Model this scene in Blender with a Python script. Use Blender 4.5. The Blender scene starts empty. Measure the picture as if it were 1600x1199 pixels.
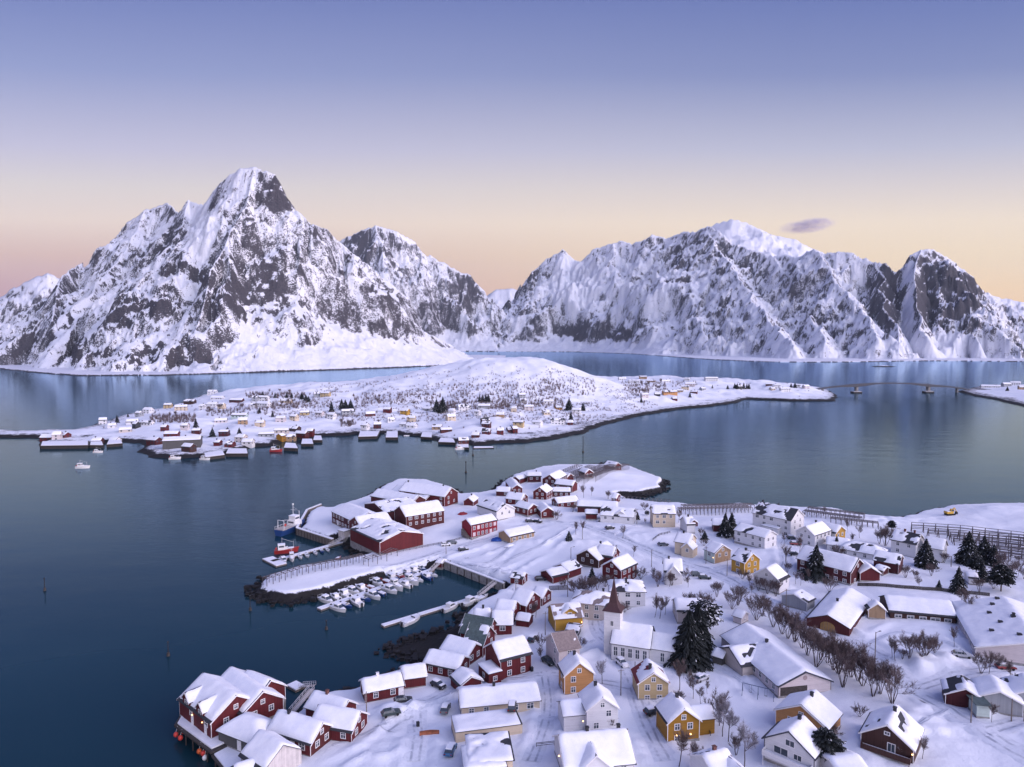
import bpy, math, random
import numpy as np
from mathutils import Vector

# ------------------------------------------------------------------ camera, sky, sun, exposure
sc = bpy.context.scene
CAMH, FPX, CX, CY, HORIZON = 90.0, 1067.0, 800.0, 599.5, 530.0
PITCH = math.atan((CY - HORIZON) / FPX)
cam_d = bpy.data.cameras.new('camera')
cam = bpy.data.objects.new('camera', cam_d)
sc.collection.objects.link(cam)
cam.location = (0, 0, CAMH)
cam.rotation_euler = (math.pi / 2 - PITCH, 0, 0)
cam_d.sensor_width = 36.0
cam_d.lens = 36.0 * FPX / 1600.0
cam_d.clip_start = 1.0
cam_d.clip_end = 60000.0
sc.camera = cam

SUN_AZ = math.radians(110)      # compass-like: 0 = +Y (view direction), clockwise; behind the camera on the right
SUN_EL = math.radians(15)
sund = bpy.data.lights.new('sun', 'SUN')
sund.energy = 1.9
sund.angle = math.radians(48)
sund.color = (1.0, 0.74, 0.70)
sun = bpy.data.objects.new('sun', sund)
sc.collection.objects.link(sun)
sdir = Vector((math.sin(SUN_AZ) * math.cos(SUN_EL), math.cos(SUN_AZ) * math.cos(SUN_EL), math.sin(SUN_EL)))
sun.rotation_euler = (-sdir).to_track_quat('-Z', 'Y').to_euler()
sun.location = (0, -50, 300)

world = bpy.data.worlds.new('World')
sc.world = world
world.use_nodes = True
wn = world.node_tree
wn.nodes.clear()
def wnode(t, **kw):
    n = wn.nodes.new(t)
    for k, v in kw.items():
        setattr(n, k, v)
    return n
def ramp_set(r, stops, interp='LINEAR'):
    cr = r.color_ramp
    cr.interpolation = interp
    while len(cr.elements) > 1:
        cr.elements.remove(cr.elements[-1])
    cr.elements[0].position = stops[0][0]
    cr.elements[0].color = (*stops[0][1], 1)
    for p, c in stops[1:]:
        e = cr.elements.new(p)
        e.color = (*c, 1)
def lin(r, g, b):
    f = lambda v: (v / 255 / 12.92) if v / 255 <= 0.04045 else ((v / 255 + 0.055) / 1.055) ** 2.4
    return (f(r), f(g), f(b))
w_out = wnode('ShaderNodeOutputWorld')
w_bg = wnode('ShaderNodeBackground')
w_sky = wnode('ShaderNodeTexSky', sky_type='NISHITA', sun_disc=False, sun_elevation=math.radians(2.0), sun_rotation=SUN_AZ, altitude=50, air_density=1.0, dust_density=1.0, ozone_density=4.0)
w_tc = wnode('ShaderNodeTexCoord')
w_sep = wnode('ShaderNodeSeparateXYZ')
wn.links.new(w_tc.outputs['Generated'], w_sep.inputs[0])
# twilight gradient by elevation (sin of the elevation 0..1); two ramps mixed by the compass direction
w_ra = wnode('ShaderNodeValToRGB')   # left of the view: pinkish band
w_rb = wnode('ShaderNodeValToRGB')   # right of the view: yellow band
ramp_set(w_ra, [(0.0, lin(176, 134, 158)), (0.072, lin(206, 164, 168)), (0.117, lin(222, 186, 172)), (0.165, lin(236, 214, 200)), (0.212, lin(222, 210, 206)), (0.26, lin(198, 192, 212)), (0.353, lin(148, 155, 197)), (0.44, lin(115, 126, 181)), (0.7, lin(104, 116, 184)), (1.0, lin(100, 112, 184))])
ramp_set(w_rb, [(0.0, lin(253, 204, 158)), (0.072, lin(254, 219, 174)), (0.117, lin(250, 224, 187)), (0.165, lin(246, 226, 202)), (0.212, lin(222, 210, 206)), (0.262, lin(190, 189, 208)), (0.353, lin(133, 142, 186)), (0.44, lin(103, 117, 175)), (0.7, lin(96, 112, 182)), (1.0, lin(100, 112, 184))])
w_x2 = wnode('ShaderNodeMath', operation='MULTIPLY'); wn.links.new(w_sep.outputs['X'], w_x2.inputs[0]); wn.links.new(w_sep.outputs['X'], w_x2.inputs[1])
w_x3 = wnode('ShaderNodeMath', operation='MULTIPLY_ADD'); wn.links.new(w_x2.outputs[0], w_x3.inputs[0]); w_x3.inputs[1].default_value = 0.55; w_x3.inputs[2].default_value = 1.0
w_el = wnode('ShaderNodeMath', operation='MULTIPLY'); wn.links.new(w_sep.outputs['Z'], w_el.inputs[0]); wn.links.new(w_x3.outputs[0], w_el.inputs[1])
wn.links.new(w_el.outputs[0], w_ra.inputs[0])
wn.links.new(w_el.outputs[0], w_rb.inputs[0])
w_az = wnode('ShaderNodeMapRange', interpolation_type='SMOOTHSTEP')
w_az.inputs['From Min'].default_value = -0.62
w_az.inputs['From Max'].default_value = 0.62
wn.links.new(w_sep.outputs['X'], w_az.inputs['Value'])
w_mx = wnode('ShaderNodeMix', data_type='RGBA')
wn.links.new(w_az.outputs[0], w_mx.inputs[0])
wn.links.new(w_ra.outputs[0], w_mx.inputs[6])
wn.links.new(w_rb.outputs[0], w_mx.inputs[7])
# the dawn side of the sky, behind the camera, is brighter and warmer
w_dot = wnode('ShaderNodeVectorMath', operation='DOT_PRODUCT')
w_dot.inputs[1].default_value = (math.sin(SUN_AZ + 0.38), math.cos(SUN_AZ + 0.38), 0.10)
wn.links.new(w_tc.outputs['Generated'], w_dot.inputs[0])
w_gl = wnode('ShaderNodeMapRange', interpolation_type='SMOOTHSTEP')
w_gl.inputs['From Min'].default_value = 0.18
w_gl.inputs['From Max'].default_value = 1.0
wn.links.new(w_dot.outputs['Value'], w_gl.inputs['Value'])
w_gc = wnode('ShaderNodeMix', data_type='RGBA', blend_type='ADD')
w_gc.inputs[7].default_value = (2.45, 2.40, 2.95, 1)
wn.links.new(w_gl.outputs[0], w_gc.inputs[0])
wn.links.new(w_mx.outputs[2], w_gc.inputs[6])
# plus the physical sky at low strength
w_ns = wnode('ShaderNodeVectorMath', operation='SCALE')
w_ns.inputs['Scale'].default_value = 0.05
wn.links.new(w_sky.outputs[0], w_ns.inputs[0])
w_add = wnode('ShaderNodeMix', data_type='RGBA', blend_type='ADD')
w_add.inputs[0].default_value = 1.0
wn.links.new(w_gc.outputs[2], w_add.inputs[6])
wn.links.new(w_ns.outputs[0], w_add.inputs[7])
w_bg.inputs['Strength'].default_value = 1.0
wn.links.new(w_add.outputs[2], w_bg.inputs['Color'])
wn.links.new(w_bg.outputs[0], w_out.inputs[0])

sc.view_settings.view_transform = 'Standard'
sc.view_settings.look = 'None'
sc.view_settings.exposure = 0.0
sc.view_settings.gamma = 1.0
sc.view_settings.use_curve_mapping = False
sc.render.engine = 'CYCLES'
cy = sc.cycles
cy.use_denoising = True
cy.max_bounces = 5
cy.diffuse_bounces = 2
cy.glossy_bounces = 3
cy.transmission_bounces = 2
cy.transparent_max_bounces = 4
cy.volume_bounces = 0
cy.volume_step_rate = 4.0
cy.caustics_reflective = False
cy.caustics_refractive = False
cy.sample_clamp_indirect = 4.0

# ------------------------------------------------------------------ numbers: noise, polygons, pixels to places
rng = random.Random(7)
def _hash(ix, iy, seed):
    h = (ix.astype(np.int64) * 374761393 + iy.astype(np.int64) * 668265263 + seed * 1442695041) & 0x7fffffff
    h = ((h ^ (h >> 13)) * 1274126177) & 0x7fffffff
    h = ((h ^ (h >> 16)) * 1911520717) & 0x7fffffff
    return (h ^ (h >> 15)) & 0xffff
def pnoise(x, y, seed=0):
    x = np.asarray(x, float); y = np.asarray(y, float)
    ix = np.floor(x); iy = np.floor(y)
    fx = x - ix; fy = y - iy
    u = fx * fx * fx * (fx * (fx * 6 - 15) + 10); v = fy * fy * fy * (fy * (fy * 6 - 15) + 10)
    def g(dx, dy):
        a = _hash(ix + dx, iy + dy, seed) * (2 * math.pi / 65536.0)
        return np.cos(a) * (fx - dx) + np.sin(a) * (fy - dy)
    n0 = g(0, 0) * (1 - u) + g(1, 0) * u
    n1 = g(0, 1) * (1 - u) + g(1, 1) * u
    return (n0 * (1 - v) + n1 * v) * 1.5
def fbm(x, y, seed=0, oct=5, gain=0.5):
    t = 0.0; a = 1.0
    for k in range(oct):
        t = t + a * pnoise(x, y, seed + k * 17); x = x * 2.03 + 11.3; y = y * 2.03 - 7.1; a *= gain
    return t
def ridged(x, y, seed=0, oct=5, gain=0.5):
    t = 0.0; a = 1.0; w = 1.0
    for k in range(oct):
        n = (1 - np.abs(pnoise(x, y, seed + k * 31))) ** 2
        t = t + a * n * w; w = np.clip(n * 1.4, 0, 1)
        x = x * 2.07 + 5.3; y = y * 2.07 - 3.7; a *= gain
    return t
def sstep(a, b, x):
    t = np.clip((x - a) / (b - a), 0, 1)
    return t * t * (3 - 2 * t)
def ray(px, py):
    u = (px - CX) / FPX; v = (CY - py) / FPX
    return np.array((u, math.cos(PITCH) + v * math.sin(PITCH), -math.sin(PITCH) + v * math.cos(PITCH)))
def at_depth(px, py, D):
    d = ray(px, py); t = D / d[1]
    return np.array((d[0] * t, D, CAMH + d[2] * t))
def at_z(px, py, z=0.0):
    d = ray(px, py); t = (z - CAMH) / d[2]
    return np.array((d[0] * t, d[1] * t, z))
def poly_px(pts, z=0.0):
    return np.array([at_z(p[0], p[1], z)[:2] for p in pts])
def seg_dist(X, Y, a, b):
    dx, dy = b[0] - a[0], b[1] - a[1]
    L = dx * dx + dy * dy + 1e-9
    t = np.clip(((X - a[0]) * dx + (Y - a[1]) * dy) / L, 0, 1)
    return np.hypot(X - (a[0] + t * dx), Y - (a[1] + t * dy)), t
def poly_sd(X, Y, P):
    X = np.asarray(X, float); Y = np.asarray(Y, float)
    D = np.full(X.shape, 1e9); ins = np.zeros(X.shape, bool)
    for i in range(len(P)):
        a = P[i - 1]; b = P[i]
        d, _ = seg_dist(X, Y, a, b)
        D = np.minimum(D, d)
        c = ((a[1] > Y) != (b[1] > Y))
        if abs(b[1] - a[1]) > 1e-9:
            xi = a[0] + (Y - a[1]) * (b[0] - a[0]) / (b[1] - a[1])
            ins ^= c & (X < xi)
    return np.where(ins, D, -D)

# ------------------------------------------------------------------ objects and materials
COL = sc.collection
def tag(o, label=None, cat=None, group=None, kind=None):
    if label: o['label'] = label
    if cat: o['category'] = cat
    if group: o['group'] = group
    if kind: o['kind'] = kind
    return o
def empty(name, loc, rz=0.0):
    o = bpy.data.objects.new(name, None)
    COL.objects.link(o)
    o.location = loc
    o.rotation_euler = (0, 0, rz)
    o.empty_display_size = 0.5
    return o
class MB:
    """collects shapes and links them as one mesh object"""
    def __init__(s):
        s.v = []; s.f = []; s.m = []
    def add(s, vs, fs, mi=0):
        o = len(s.v)
        s.v.extend([tuple(p) for p in vs])
        for f in fs:
            s.f.append(tuple(o + i for i in f)); s.m.append(mi)
    def box(s, x0, y0, z0, x1, y1, z1, mi=0):
        s.add([(x0, y0, z0), (x1, y0, z0), (x1, y1, z0), (x0, y1, z0), (x0, y0, z1), (x1, y0, z1), (x1, y1, z1), (x0, y1, z1)],
              [(0, 3, 2, 1), (4, 5, 6, 7), (0, 1, 5, 4), (1, 2, 6, 5), (2, 3, 7, 6), (3, 0, 4, 7)], mi)
    def prism(s, poly, z0, z1, mi=0):
        n = len(poly)
        s.add([(p[0], p[1], z0) for p in poly] + [(p[0], p[1], z1) for p in poly],
              [tuple(range(n - 1, -1, -1)), tuple(range(n, 2 * n))] + [(i, (i + 1) % n, n + (i + 1) % n, n + i) for i in range(n)], mi)
    def bar(s, a, b, r0, r1=None, n=4, mi=0):
        r1 = r0 if r1 is None else r1
        a = Vector(a); b = Vector(b)
        d = (b - a)
        if d.length < 1e-6: return
        d.normalize()
        u = d.cross(Vector((0, 0, 1)) if abs(d.z) < 0.95 else Vector((1, 0, 0))).normalized()
        w = d.cross(u)
        vs = []
        for c, r in ((a, r0), (b, r1)):
            for k in range(n):
                t = 2 * math.pi * (k + 0.5) / n
                vs.append(c + (u * math.cos(t) + w * math.sin(t)) * r)
        s.add(vs, [tuple(range(n - 1, -1, -1)), tuple(range(n, 2 * n))] + [(i, (i + 1) % n, n + (i + 1) % n, n + i) for i in range(n)], mi)
    def ball(s, c, r, n=8, m=6, sz=1.0, mi=0):
        vs = [(c[0], c[1], c[2] - r * sz)]
        for j in range(1, m):
            t = -math.pi / 2 + math.pi * j / m
            for k in range(n):
                a = 2 * math.pi * k / n
                vs.append((c[0] + r * math.cos(t) * math.cos(a), c[1] + r * math.cos(t) * math.sin(a), c[2] + r * sz * math.sin(t)))
        vs.append((c[0], c[1], c[2] + r * sz))
        fs = [(0, 1 + (k + 1) % n, 1 + k) for k in range(n)]
        for j in range(m - 2):
            for k in range(n):
                a = 1 + j * n; b = a + n
                fs.append((a + k, a + (k + 1) % n, b + (k + 1) % n, b + k))
        e = 1 + (m - 2) * n
        fs += [(e + k, e + (k + 1) % n, len(vs) - 1) for k in range(n)]
        s.add(vs, fs, mi)
    def mesh(s, name, mats, smooth=False):
        me = bpy.data.meshes.new(name)
        me.from_pydata(s.v, [], s.f)
        for m in (mats if isinstance(mats, (list, tuple)) else [mats]):
            me.materials.append(m)
        if any(s.m): me.polygons.foreach_set('material_index', s.m)
        if smooth: me.polygons.foreach_set('use_smooth', [True] * len(s.f))
        me.update()
        return me
    def build(s, name, mats, parent=None, smooth=False):
        return link(name, s.mesh(name, mats, smooth), parent)
def link(name, me, parent=None):
    o = bpy.data.objects.new(name, me)
    COL.objects.link(o)
    if parent is not None: o.parent = parent
    return o
KIDS = {}
def copy_tree(o, parent=None):
    c = o.copy()
    COL.objects.link(c)
    if parent is not None: c.parent = parent
    for ch in o.children:
        copy_tree(ch, c)
    return c

def grid_mesh(name, X, Y, Z, mat, attrs=None, smooth=True, keep=None):
    """a height sheet from 2-D arrays; keep = boolean per cell"""
    ny, nx = X.shape
    idx = np.arange(ny * nx).reshape(ny, nx)
    q = np.stack([idx[:-1, :-1], idx[:-1, 1:], idx[1:, 1:], idx[1:, :-1]], -1).reshape(-1, 4)
    if keep is not None: q = q[keep.reshape(-1)]
    used = np.unique(q)
    re = np.full(ny * nx, -1, np.int64); re[used] = np.arange(len(used))
    q = re[q]
    co = np.stack([X, Y, Z], -1).reshape(-1, 3)[used]
    me = bpy.data.meshes.new(name)
    me.vertices.add(len(co)); me.vertices.foreach_set('co', co.astype(np.float32).ravel())
    me.loops.add(q.size); me.loops.foreach_set('vertex_index', q.astype(np.int32).ravel())
    me.polygons.add(len(q)); me.polygons.foreach_set('loop_start', np.arange(0, q.size, 4, dtype=np.int32))
    me.polygons.foreach_set('loop_total', np.full(len(q), 4, np.int32))
    me.update(calc_edges=True)
    if smooth: me.polygons.foreach_set('use_smooth', np.ones(len(q), bool))
    for k, A in (attrs or {}).items():
        at = me.attributes.new(k, 'FLOAT', 'POINT')
        at.data.foreach_set('value', A.reshape(-1)[used].astype(np.float32))
    me.materials.append(mat)
    me.validate()
    return me

class NT:
    """short hand for building a node material"""
    def __init__(s, name):
        s.mat = bpy.data.materials.new(name); s.mat.use_nodes = True
        s.t = s.mat.node_tree; s.t.nodes.clear()
        s.out = s.n('ShaderNodeOutputMaterial')
        s.b = s.n('ShaderNodeBsdfPrincipled')
        s.l(s.b.outputs[0], s.out.inputs[0])
    def n(s, t, **kw):
        x = s.t.nodes.new(t)
        for k, v in kw.items(): setattr(x, k, v)
        return x
    def l(s, a, b): s.t.links.new(a, b)
    def pos(s):
        return s.n('ShaderNodeNewGeometry').outputs['Position']
    def obj(s):
        return s.n('ShaderNodeTexCoord').outputs['Object']
    def noise(s, vec, scale, detail=4, rough=0.55, dist=0.0, dim='3D'):
        x = s.n('ShaderNodeTexNoise'); x.inputs['Scale'].default_value = scale; x.inputs['Detail'].default_value = detail
        x.inputs['Roughness'].default_value = rough; x.inputs['Distortion'].default_value = dist
        s.l(vec, x.inputs['Vector']); return x.outputs['Fac']
    def math(s, op, a, b=None, c=None, clamp=False):
        x = s.n('ShaderNodeMath', operation=op, use_clamp=clamp)
        for i, v in enumerate((a, b, c)):
            if v is None: continue
            if isinstance(v, (int, float)): x.inputs[i].default_value = v
            else: s.l(v, x.inputs[i])
        return x.outputs[0]
    def mix(s, f, a, b):
        x = s.n('ShaderNodeMix', data_type='RGBA')
        for i, v in ((0, f), (6, a), (7, b)):
            if isinstance(v, (int, float)): x.inputs[i].default_value = v
            elif isinstance(v, tuple): x.inputs[i].default_value = (*v[:3], 1)
            else: s.l(v, x.inputs[i])
        return x.outputs[2]
    def smooth(s, v, a, b):
        x = s.n('ShaderNodeMapRange', interpolation_type='SMOOTHSTEP')
        x.inputs['From Min'].default_value = a; x.inputs['From Max'].default_value = b
        s.l(v, x.inputs['Value']); return x.outputs[0]
    def mapping(s, vec, scale=(1, 1, 1), rot=(0, 0, 0)):
        x = s.n('ShaderNodeMapping'); x.inputs['Scale'].default_value = scale; x.inputs['Rotation'].default_value = rot
        s.l(vec, x.inputs['Vector']); return x.outputs[0]
    def bump(s, h, strength=0.3, dist=0.1):
        x = s.n('ShaderNodeBump'); x.inputs['Strength'].default_value = strength; x.inputs['Distance'].default_value = dist
        s.l(h, x.inputs['Height']); s.l(x.outputs[0], s.b.inputs['Normal']); return x
    def set(s, **kw):
        for k, v in kw.items():
            i = s.b.inputs[k.replace('_', ' ')]
            if isinstance(v, tuple): i.default_value = (*v[:3], 1)
            elif isinstance(v, (int, float)): i.default_value = v
            else: s.l(v, i)
        return s

SNOW = (0.80, 0.81, 0.84)
def make_snow(name, road=0.0):
    m = NT(name); p = m.pos()
    a = m.noise(p, 0.05, 4); b = m.noise(p, 0.6, 5, 0.6); c = m.noise(p, 5.0, 3, 0.6)
    col = m.mix(m.smooth(a, 0.35, 0.65), SNOW, (0.74, 0.76, 0.80))
    if road:
        ac = m.math('ABSOLUTE', m.n('ShaderNodeAttribute', attribute_name='across').outputs['Fac'])
        rut = m.math('SUBTRACT', 1.0, m.smooth(m.math('ABSOLUTE', m.math('SUBTRACT', ac, 0.36)), 0.05, 0.17))
        t = m.noise(m.mapping(p, (1, 1, 1)), 0.9, 5, 0.65)
        col = m.mix(m.math('MULTIPLY', m.smooth(t, 0.40, 0.7), 0.6), (0.70, 0.72, 0.77), (0.52, 0.54, 0.60))
        col = m.mix(m.math('MULTIPLY', rut, m.smooth(m.noise(p, 0.35, 4), 0.35, 0.65)), col, (0.36, 0.38, 0.44))
    h = m.math('ADD', m.math('MULTIPLY', b, 0.7), m.math('MULTIPLY', c, 0.10))
    m.set(Base_Color=col, Roughness=0.75)
    m.b.inputs['Specular IOR Level'].default_value = 0.25
    m.bump(h, 0.45 if not road else 0.3, 0.55)
    return m.mat
M = {}
M['snow'] = make_snow('snow')
M['road'] = make_snow('packed_snow', 1.0)
# ------------------------------------------------------------------ the land: shorelines traced at sea level, real heights
REINE_PX = [(345, 1240), (372, 1199), (400, 1165), (455, 1125), (480, 1100), (520, 1088), (548, 1086), (562, 1080), (580, 1066), (625, 1054), (660, 1042), (640, 1032), (605, 1020), (612, 1010), (640, 1000), (680, 988), (706, 984),
 (724, 962), (738, 950), (765, 938), (790, 924), (786, 922), (684, 886), (650, 895), (597, 908), (563, 917), (523, 929), (497, 937), (452, 944), (420, 942), (396, 932), (398, 921), (413, 909), (470, 891), (540, 882), (568, 874), (545, 853), (522, 846), (515, 852),
 (464, 834), (478, 806), (500, 797), (518, 799), (555, 786), (580, 777), (600, 762), (622, 754), (668, 755), (712, 768), (722, 777), (745, 776), (768, 771), (778, 762), (800, 747), (842, 735), (882, 730), (920, 730), (950, 724), (988, 734), (1018, 746),
 (1040, 753), (1036, 768), (1004, 777), (968, 777), (985, 786), (1030, 791), (1060, 792), (1100, 797), (1150, 793), (1180, 795), (1250, 799), (1300, 800), (1345, 811), (1400, 817), (1432, 806), (1482, 796), (1560, 793), (1720, 792), (2050, 800), (2300, 1000)]
ISLAND_PX = [(-40, 684), (60, 685), (62, 697), (140, 697), (165, 693), (190, 691), (226, 693), (214, 706), (236, 714), (270, 718), (350, 711), (386, 702), (396, 699), (430, 696), (452, 689), (500, 683), (545, 681), (556, 679), (600, 677), (650, 683), (680, 689), (715, 692),
 (740, 696), (800, 693), (860, 688), (915, 677), (928, 669), (1000, 650), (1060, 640), (1120, 634), (1152, 629), (1168, 624), (1240, 627), (1302, 627), (1309, 620), (1298, 612), (1285, 607), (1240, 602), (1190, 600), (1150, 597), (1100, 592), (1000, 588), (940, 587), (880, 588), (760, 592),
 (640, 600), (560, 606), (510, 608), (480, 606), (430, 603), (380, 609), (310, 620), (262, 638), (190, 651), (150, 664), (118, 673), (60, 675), (-40, 675)]
EAST_PX = [(1497, 612), (1520, 619), (1550, 624), (1580, 631), (1640, 645), (1760, 650), (1800, 612), (1640, 602), (1530, 604)]
REINE = np.vstack([poly_px(REINE_PX), [[420, 60], [360, -60], [-75, -60], [-70, 60]]]); ISLAND = poly_px(ISLAND_PX); EAST = poly_px(EAST_PX)

BLOBS_PX = [(1460, 1040, 9, 5, 2.2), (1425, 1043, 5, 4, 1.2), (780, 880, 9, 6, 2.0), (735, 872, 7, 4, 1.2), (760, 866, 8, 4, 1.0), (655, 1080, 10, 3.5, 1.3), (620, 1085, 7, 3, 1.2), (590, 1100, 6, 3, 1.0), (700, 872, 7, 3, 1.0), (860, 790, 8, 4, .9), (1225, 862, 7, 4, 1.2), (1012, 838, 10, 4, .9), (1345, 1165, 6, 6, 1.6), (1440, 1130, 5, 8, 1.2), (1500, 960, 9, 6, 1.4), (905, 842, 6, 3, 1.2), (620, 1140, 9, 7, 1.0), (1330, 955, 10, 5, .8), (830, 838, 6, 3, .8), (930, 1010, 4, 3, .8), (1478, 1110, 5, 5, .9), (1530, 1150, 6, 4, .9), (600, 868, 10, 2, .8), (1390, 800, 22, 9, 1.6)]
BLOBS = [(*at_z(b[0], b[1], 8.0)[:2], b[2], b[3], b[4]) for b in BLOBS_PX]      # ploughed snow heaps
ROADS = [([(600, 893), (660, 873), (720, 853), (790, 834), (850, 812), (900, 818), (960, 838), (1010, 858), (1060, 878), (1110, 892), (1150, 912), (1200, 944), (1262, 968)], 5.5),
         ([(700, 884), (760, 893), (830, 902), (900, 912), (930, 950), (930, 985), (962, 1015), (985, 1060), (1000, 1110), (1040, 1190)], 4.5),
         ([(780, 1062), (850, 1052), (900, 1058), (985, 1075)], 4.0), ([(600, 1140), (640, 1105), (690, 1088), (740, 1062), (780, 1062)], 6.5), ([(648, 1190), (655, 1150), (650, 1110)], 4.5), ([(850, 1050), (858, 1100), (850, 1140), (830, 1190)], 4.0),
         ([(1620, 1190), (1540, 1145), (1480, 1108), (1420, 1075), (1390, 1030), (1350, 1010), (1300, 985), (1262, 968)], 6.5), ([(1430, 1078), (1500, 1052), (1570, 1048), (1640, 1050)], 5.0), ([(1262, 968), (1220, 930), (1215, 905), (1228, 880), (1222, 850), (1232, 838)], 4.0), ([(1540, 1145), (1620, 1120)], 5)]
PATHS = [([(1040, 1115), (1030, 1095), (1010, 1085)], 1.4), ([(930, 1000), (905, 1010), (880, 1020)], 1.5), ([(930, 985), (955, 1005), (985, 1010)], 1.4), ([(690, 1090), (640, 1110), (585, 1140), (520, 1165)], 1.6), ([(790, 1058), (775, 1035), (760, 1030)], 1.3), ([(1180, 1085), (1150, 1055), (1120, 1040), (1100, 1035)], 1.4), ([(1480, 1108), (1440, 1130), (1400, 1150)], 1.6), ([(1110, 892), (1140, 880), (1170, 888)], 1.4), ([(1262, 968), (1300, 975), (1360, 960)], 2.0), ([(820, 838), (800, 850), (760, 880)], 2.2), ([(960, 838), (985, 822), (1030, 820)], 1.4), ([(1350, 1010), (1400, 985), (1480, 1000), (1520, 1030)], 1.8), ([(855, 1120), (880, 1125), (910, 1110)], 1.3), ([(760, 890), (800, 872), (850, 850), (900, 822)], 3.0)]
ROADS = ROADS + PATHS
ROADW = [(np.array([at_z(p[0], p[1], 8.0)[:2] for p in P]), W) for P, W in ROADS]
def road_shape(x, y, z, flat):
    """ploughed lanes: a level track with a bank of thrown snow on each side"""
    d = np.full(np.shape(x), 1e9)
    for P, W in ROADW:
        for i in range(len(P) - 1):
            q, _ = seg_dist(x, y, P[i], P[i + 1]); d = np.minimum(d, q - W / 2)
    k = sstep(1.6, -0.6, d)
    z = z * (1 - k) + (flat - 0.22) * k
    bank = np.exp(-((d - 1.3) / 0.95) ** 2)
    z = z + bank * (0.55 + 0.5 * pnoise(np.asarray(x) / 2.7, np.asarray(y) / 2.7, 88)) * sstep(0.15, 0.6, 0.45 + 0.8 * pnoise(np.asarray(x) / 17, np.asarray(y) / 17, 89))
    # trodden and driven ruts inside the lane
    return z, k
def h_reine(x, y):
    x = np.asarray(x, float); y = np.asarray(y, float)
    wob = fbm(x / 9, y / 9, 3, 3) * 1.2
    sd = poly_sd(x, y, REINE) + wob * sstep(160, 330, y)
    z = 3.3 * sstep(-0.5, 4.0, sd) + 3.2 * sstep(8, 60, sd) + 3.0 * sstep(40, 160, sd)
    z = z + 4.0 * np.exp(-(((x - 245) / 70) ** 2 + ((y - 345) / 40) ** 2)) * sstep(0, 30, sd)
    z = z + 2.5 * np.exp(-(((x - 50) / 26) ** 2 + ((y - 425) / 22) ** 2)) * sstep(0, 18, sd)
    flat = z + fbm(x / 34, y / 34, 5, 3) * 0.9 * sstep(6, 30, sd)
    z = z + (fbm(x / 34, y / 34, 5, 3) * 0.9 + fbm(x / 8, y / 8, 9, 4, .5) * 0.20) * sstep(6, 30, sd)
    z = np.where(sd > 2, road_shape(x, y, z, flat)[0], z)
    for bx, by, rx, ry, bh in BLOBS:
        q = np.exp(-(((x - bx) / rx) ** 2 + ((y - by) / ry) ** 2))
        z = z + bh * q * (0.75 + 0.5 * pnoise(x / 3.1, y / 3.1, 41))
    # seaweed spit below the red cabins stays a low dark rock
    z = np.where(sd < 0, np.maximum(-4.0, sd * 0.7), z)
    spit = at_z(655, 1008)
    q = np.exp(-(((x - spit[0]) / 16) ** 2 + ((y - spit[1]) / 12) ** 2))
    z = z * (1 - 0.86 * sstep(0.25, 0.7, q))
    return z
HILL = at_z(800, 650)
def h_island(x, y):
    x = np.asarray(x, float); y = np.asarray(y, float)
    wob = fbm(x / 22, y / 22, 13, 4) * 4.0
    sd = poly_sd(x, y, ISLAND) + wob
    z = 2.6 * sstep(-0.5, 7, sd) + 4.0 * sstep(8, 70, sd) + 6 * sstep(50, 160, sd)
    # the round snowy hill, and the lower rise by the back shore
    hx, hy = 2.0, 1010.0
    ax = np.where(x < hx, 200.0, 140.0); ay = np.where(y < hy, 115.0, 120.0)
    q = ((x - hx) / ax) ** 2 + ((y - hy) / ay) ** 2
    z = z + 50.0 * np.exp(-q ** 1.15 * 1.1) * sstep(0, 60, sd)
    z = z + 12.0 * np.exp(-(((x + 330) / 130) ** 2 + ((y - 960) / 110) ** 2)) * sstep(0, 70, sd)
    z = z + 9.0 * np.exp(-(((x - 330) / 120) ** 2 + ((y - 1180) / 110) ** 2)) * sstep(0, 60, sd)
    z = z + 6.0 * np.exp(-(((x - 480) / 60) ** 2 + ((y - 1150) / 60) ** 2)) * sstep(0, 50, sd)
    z = z + (fbm(x / 60, y / 60, 15, 4) * 3.2 + fbm(x / 16, y / 16, 19, 4) * 1.1) * sstep(6, 60, sd)
    return np.where(sd < 0, np.maximum(-5.0, sd * 0.6), z)
def h_east(x, y):
    x = np.asarray(x, float); y = np.asarray(y, float)
    sd = poly_sd(x, y, EAST) + fbm(x / 22, y / 22, 23, 4) * 3.0
    z = 2.4 * sstep(-0.5, 7, sd) + 5.0 * sstep(10, 90, sd) + fbm(x / 50, y / 50, 25, 3) * 1.6 * sstep(6, 50, sd)
    return np.where(sd < 0, np.maximum(-5.0, sd * 0.6), z)
def hgt(x, y):
    x = np.atleast_1d(np.asarray(x, float)); y = np.atleast_1d(np.asarray(y, float))
    m = float(np.mean(y))
    if m < 470: return np.maximum(h_reine(x, y), 0)
    return np.maximum(np.maximum(h_island(x, y), h_east(x, y)), 0)
def make_table(fn, x0, x1, y0, y1, st):
    xs = np.arange(x0, x1, st); ys = np.arange(y0, y1, st); X, Y = np.meshgrid(xs, ys)
    return (np.maximum(fn(X, Y), 0), x0, y0, st)
TABLES = None
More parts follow.
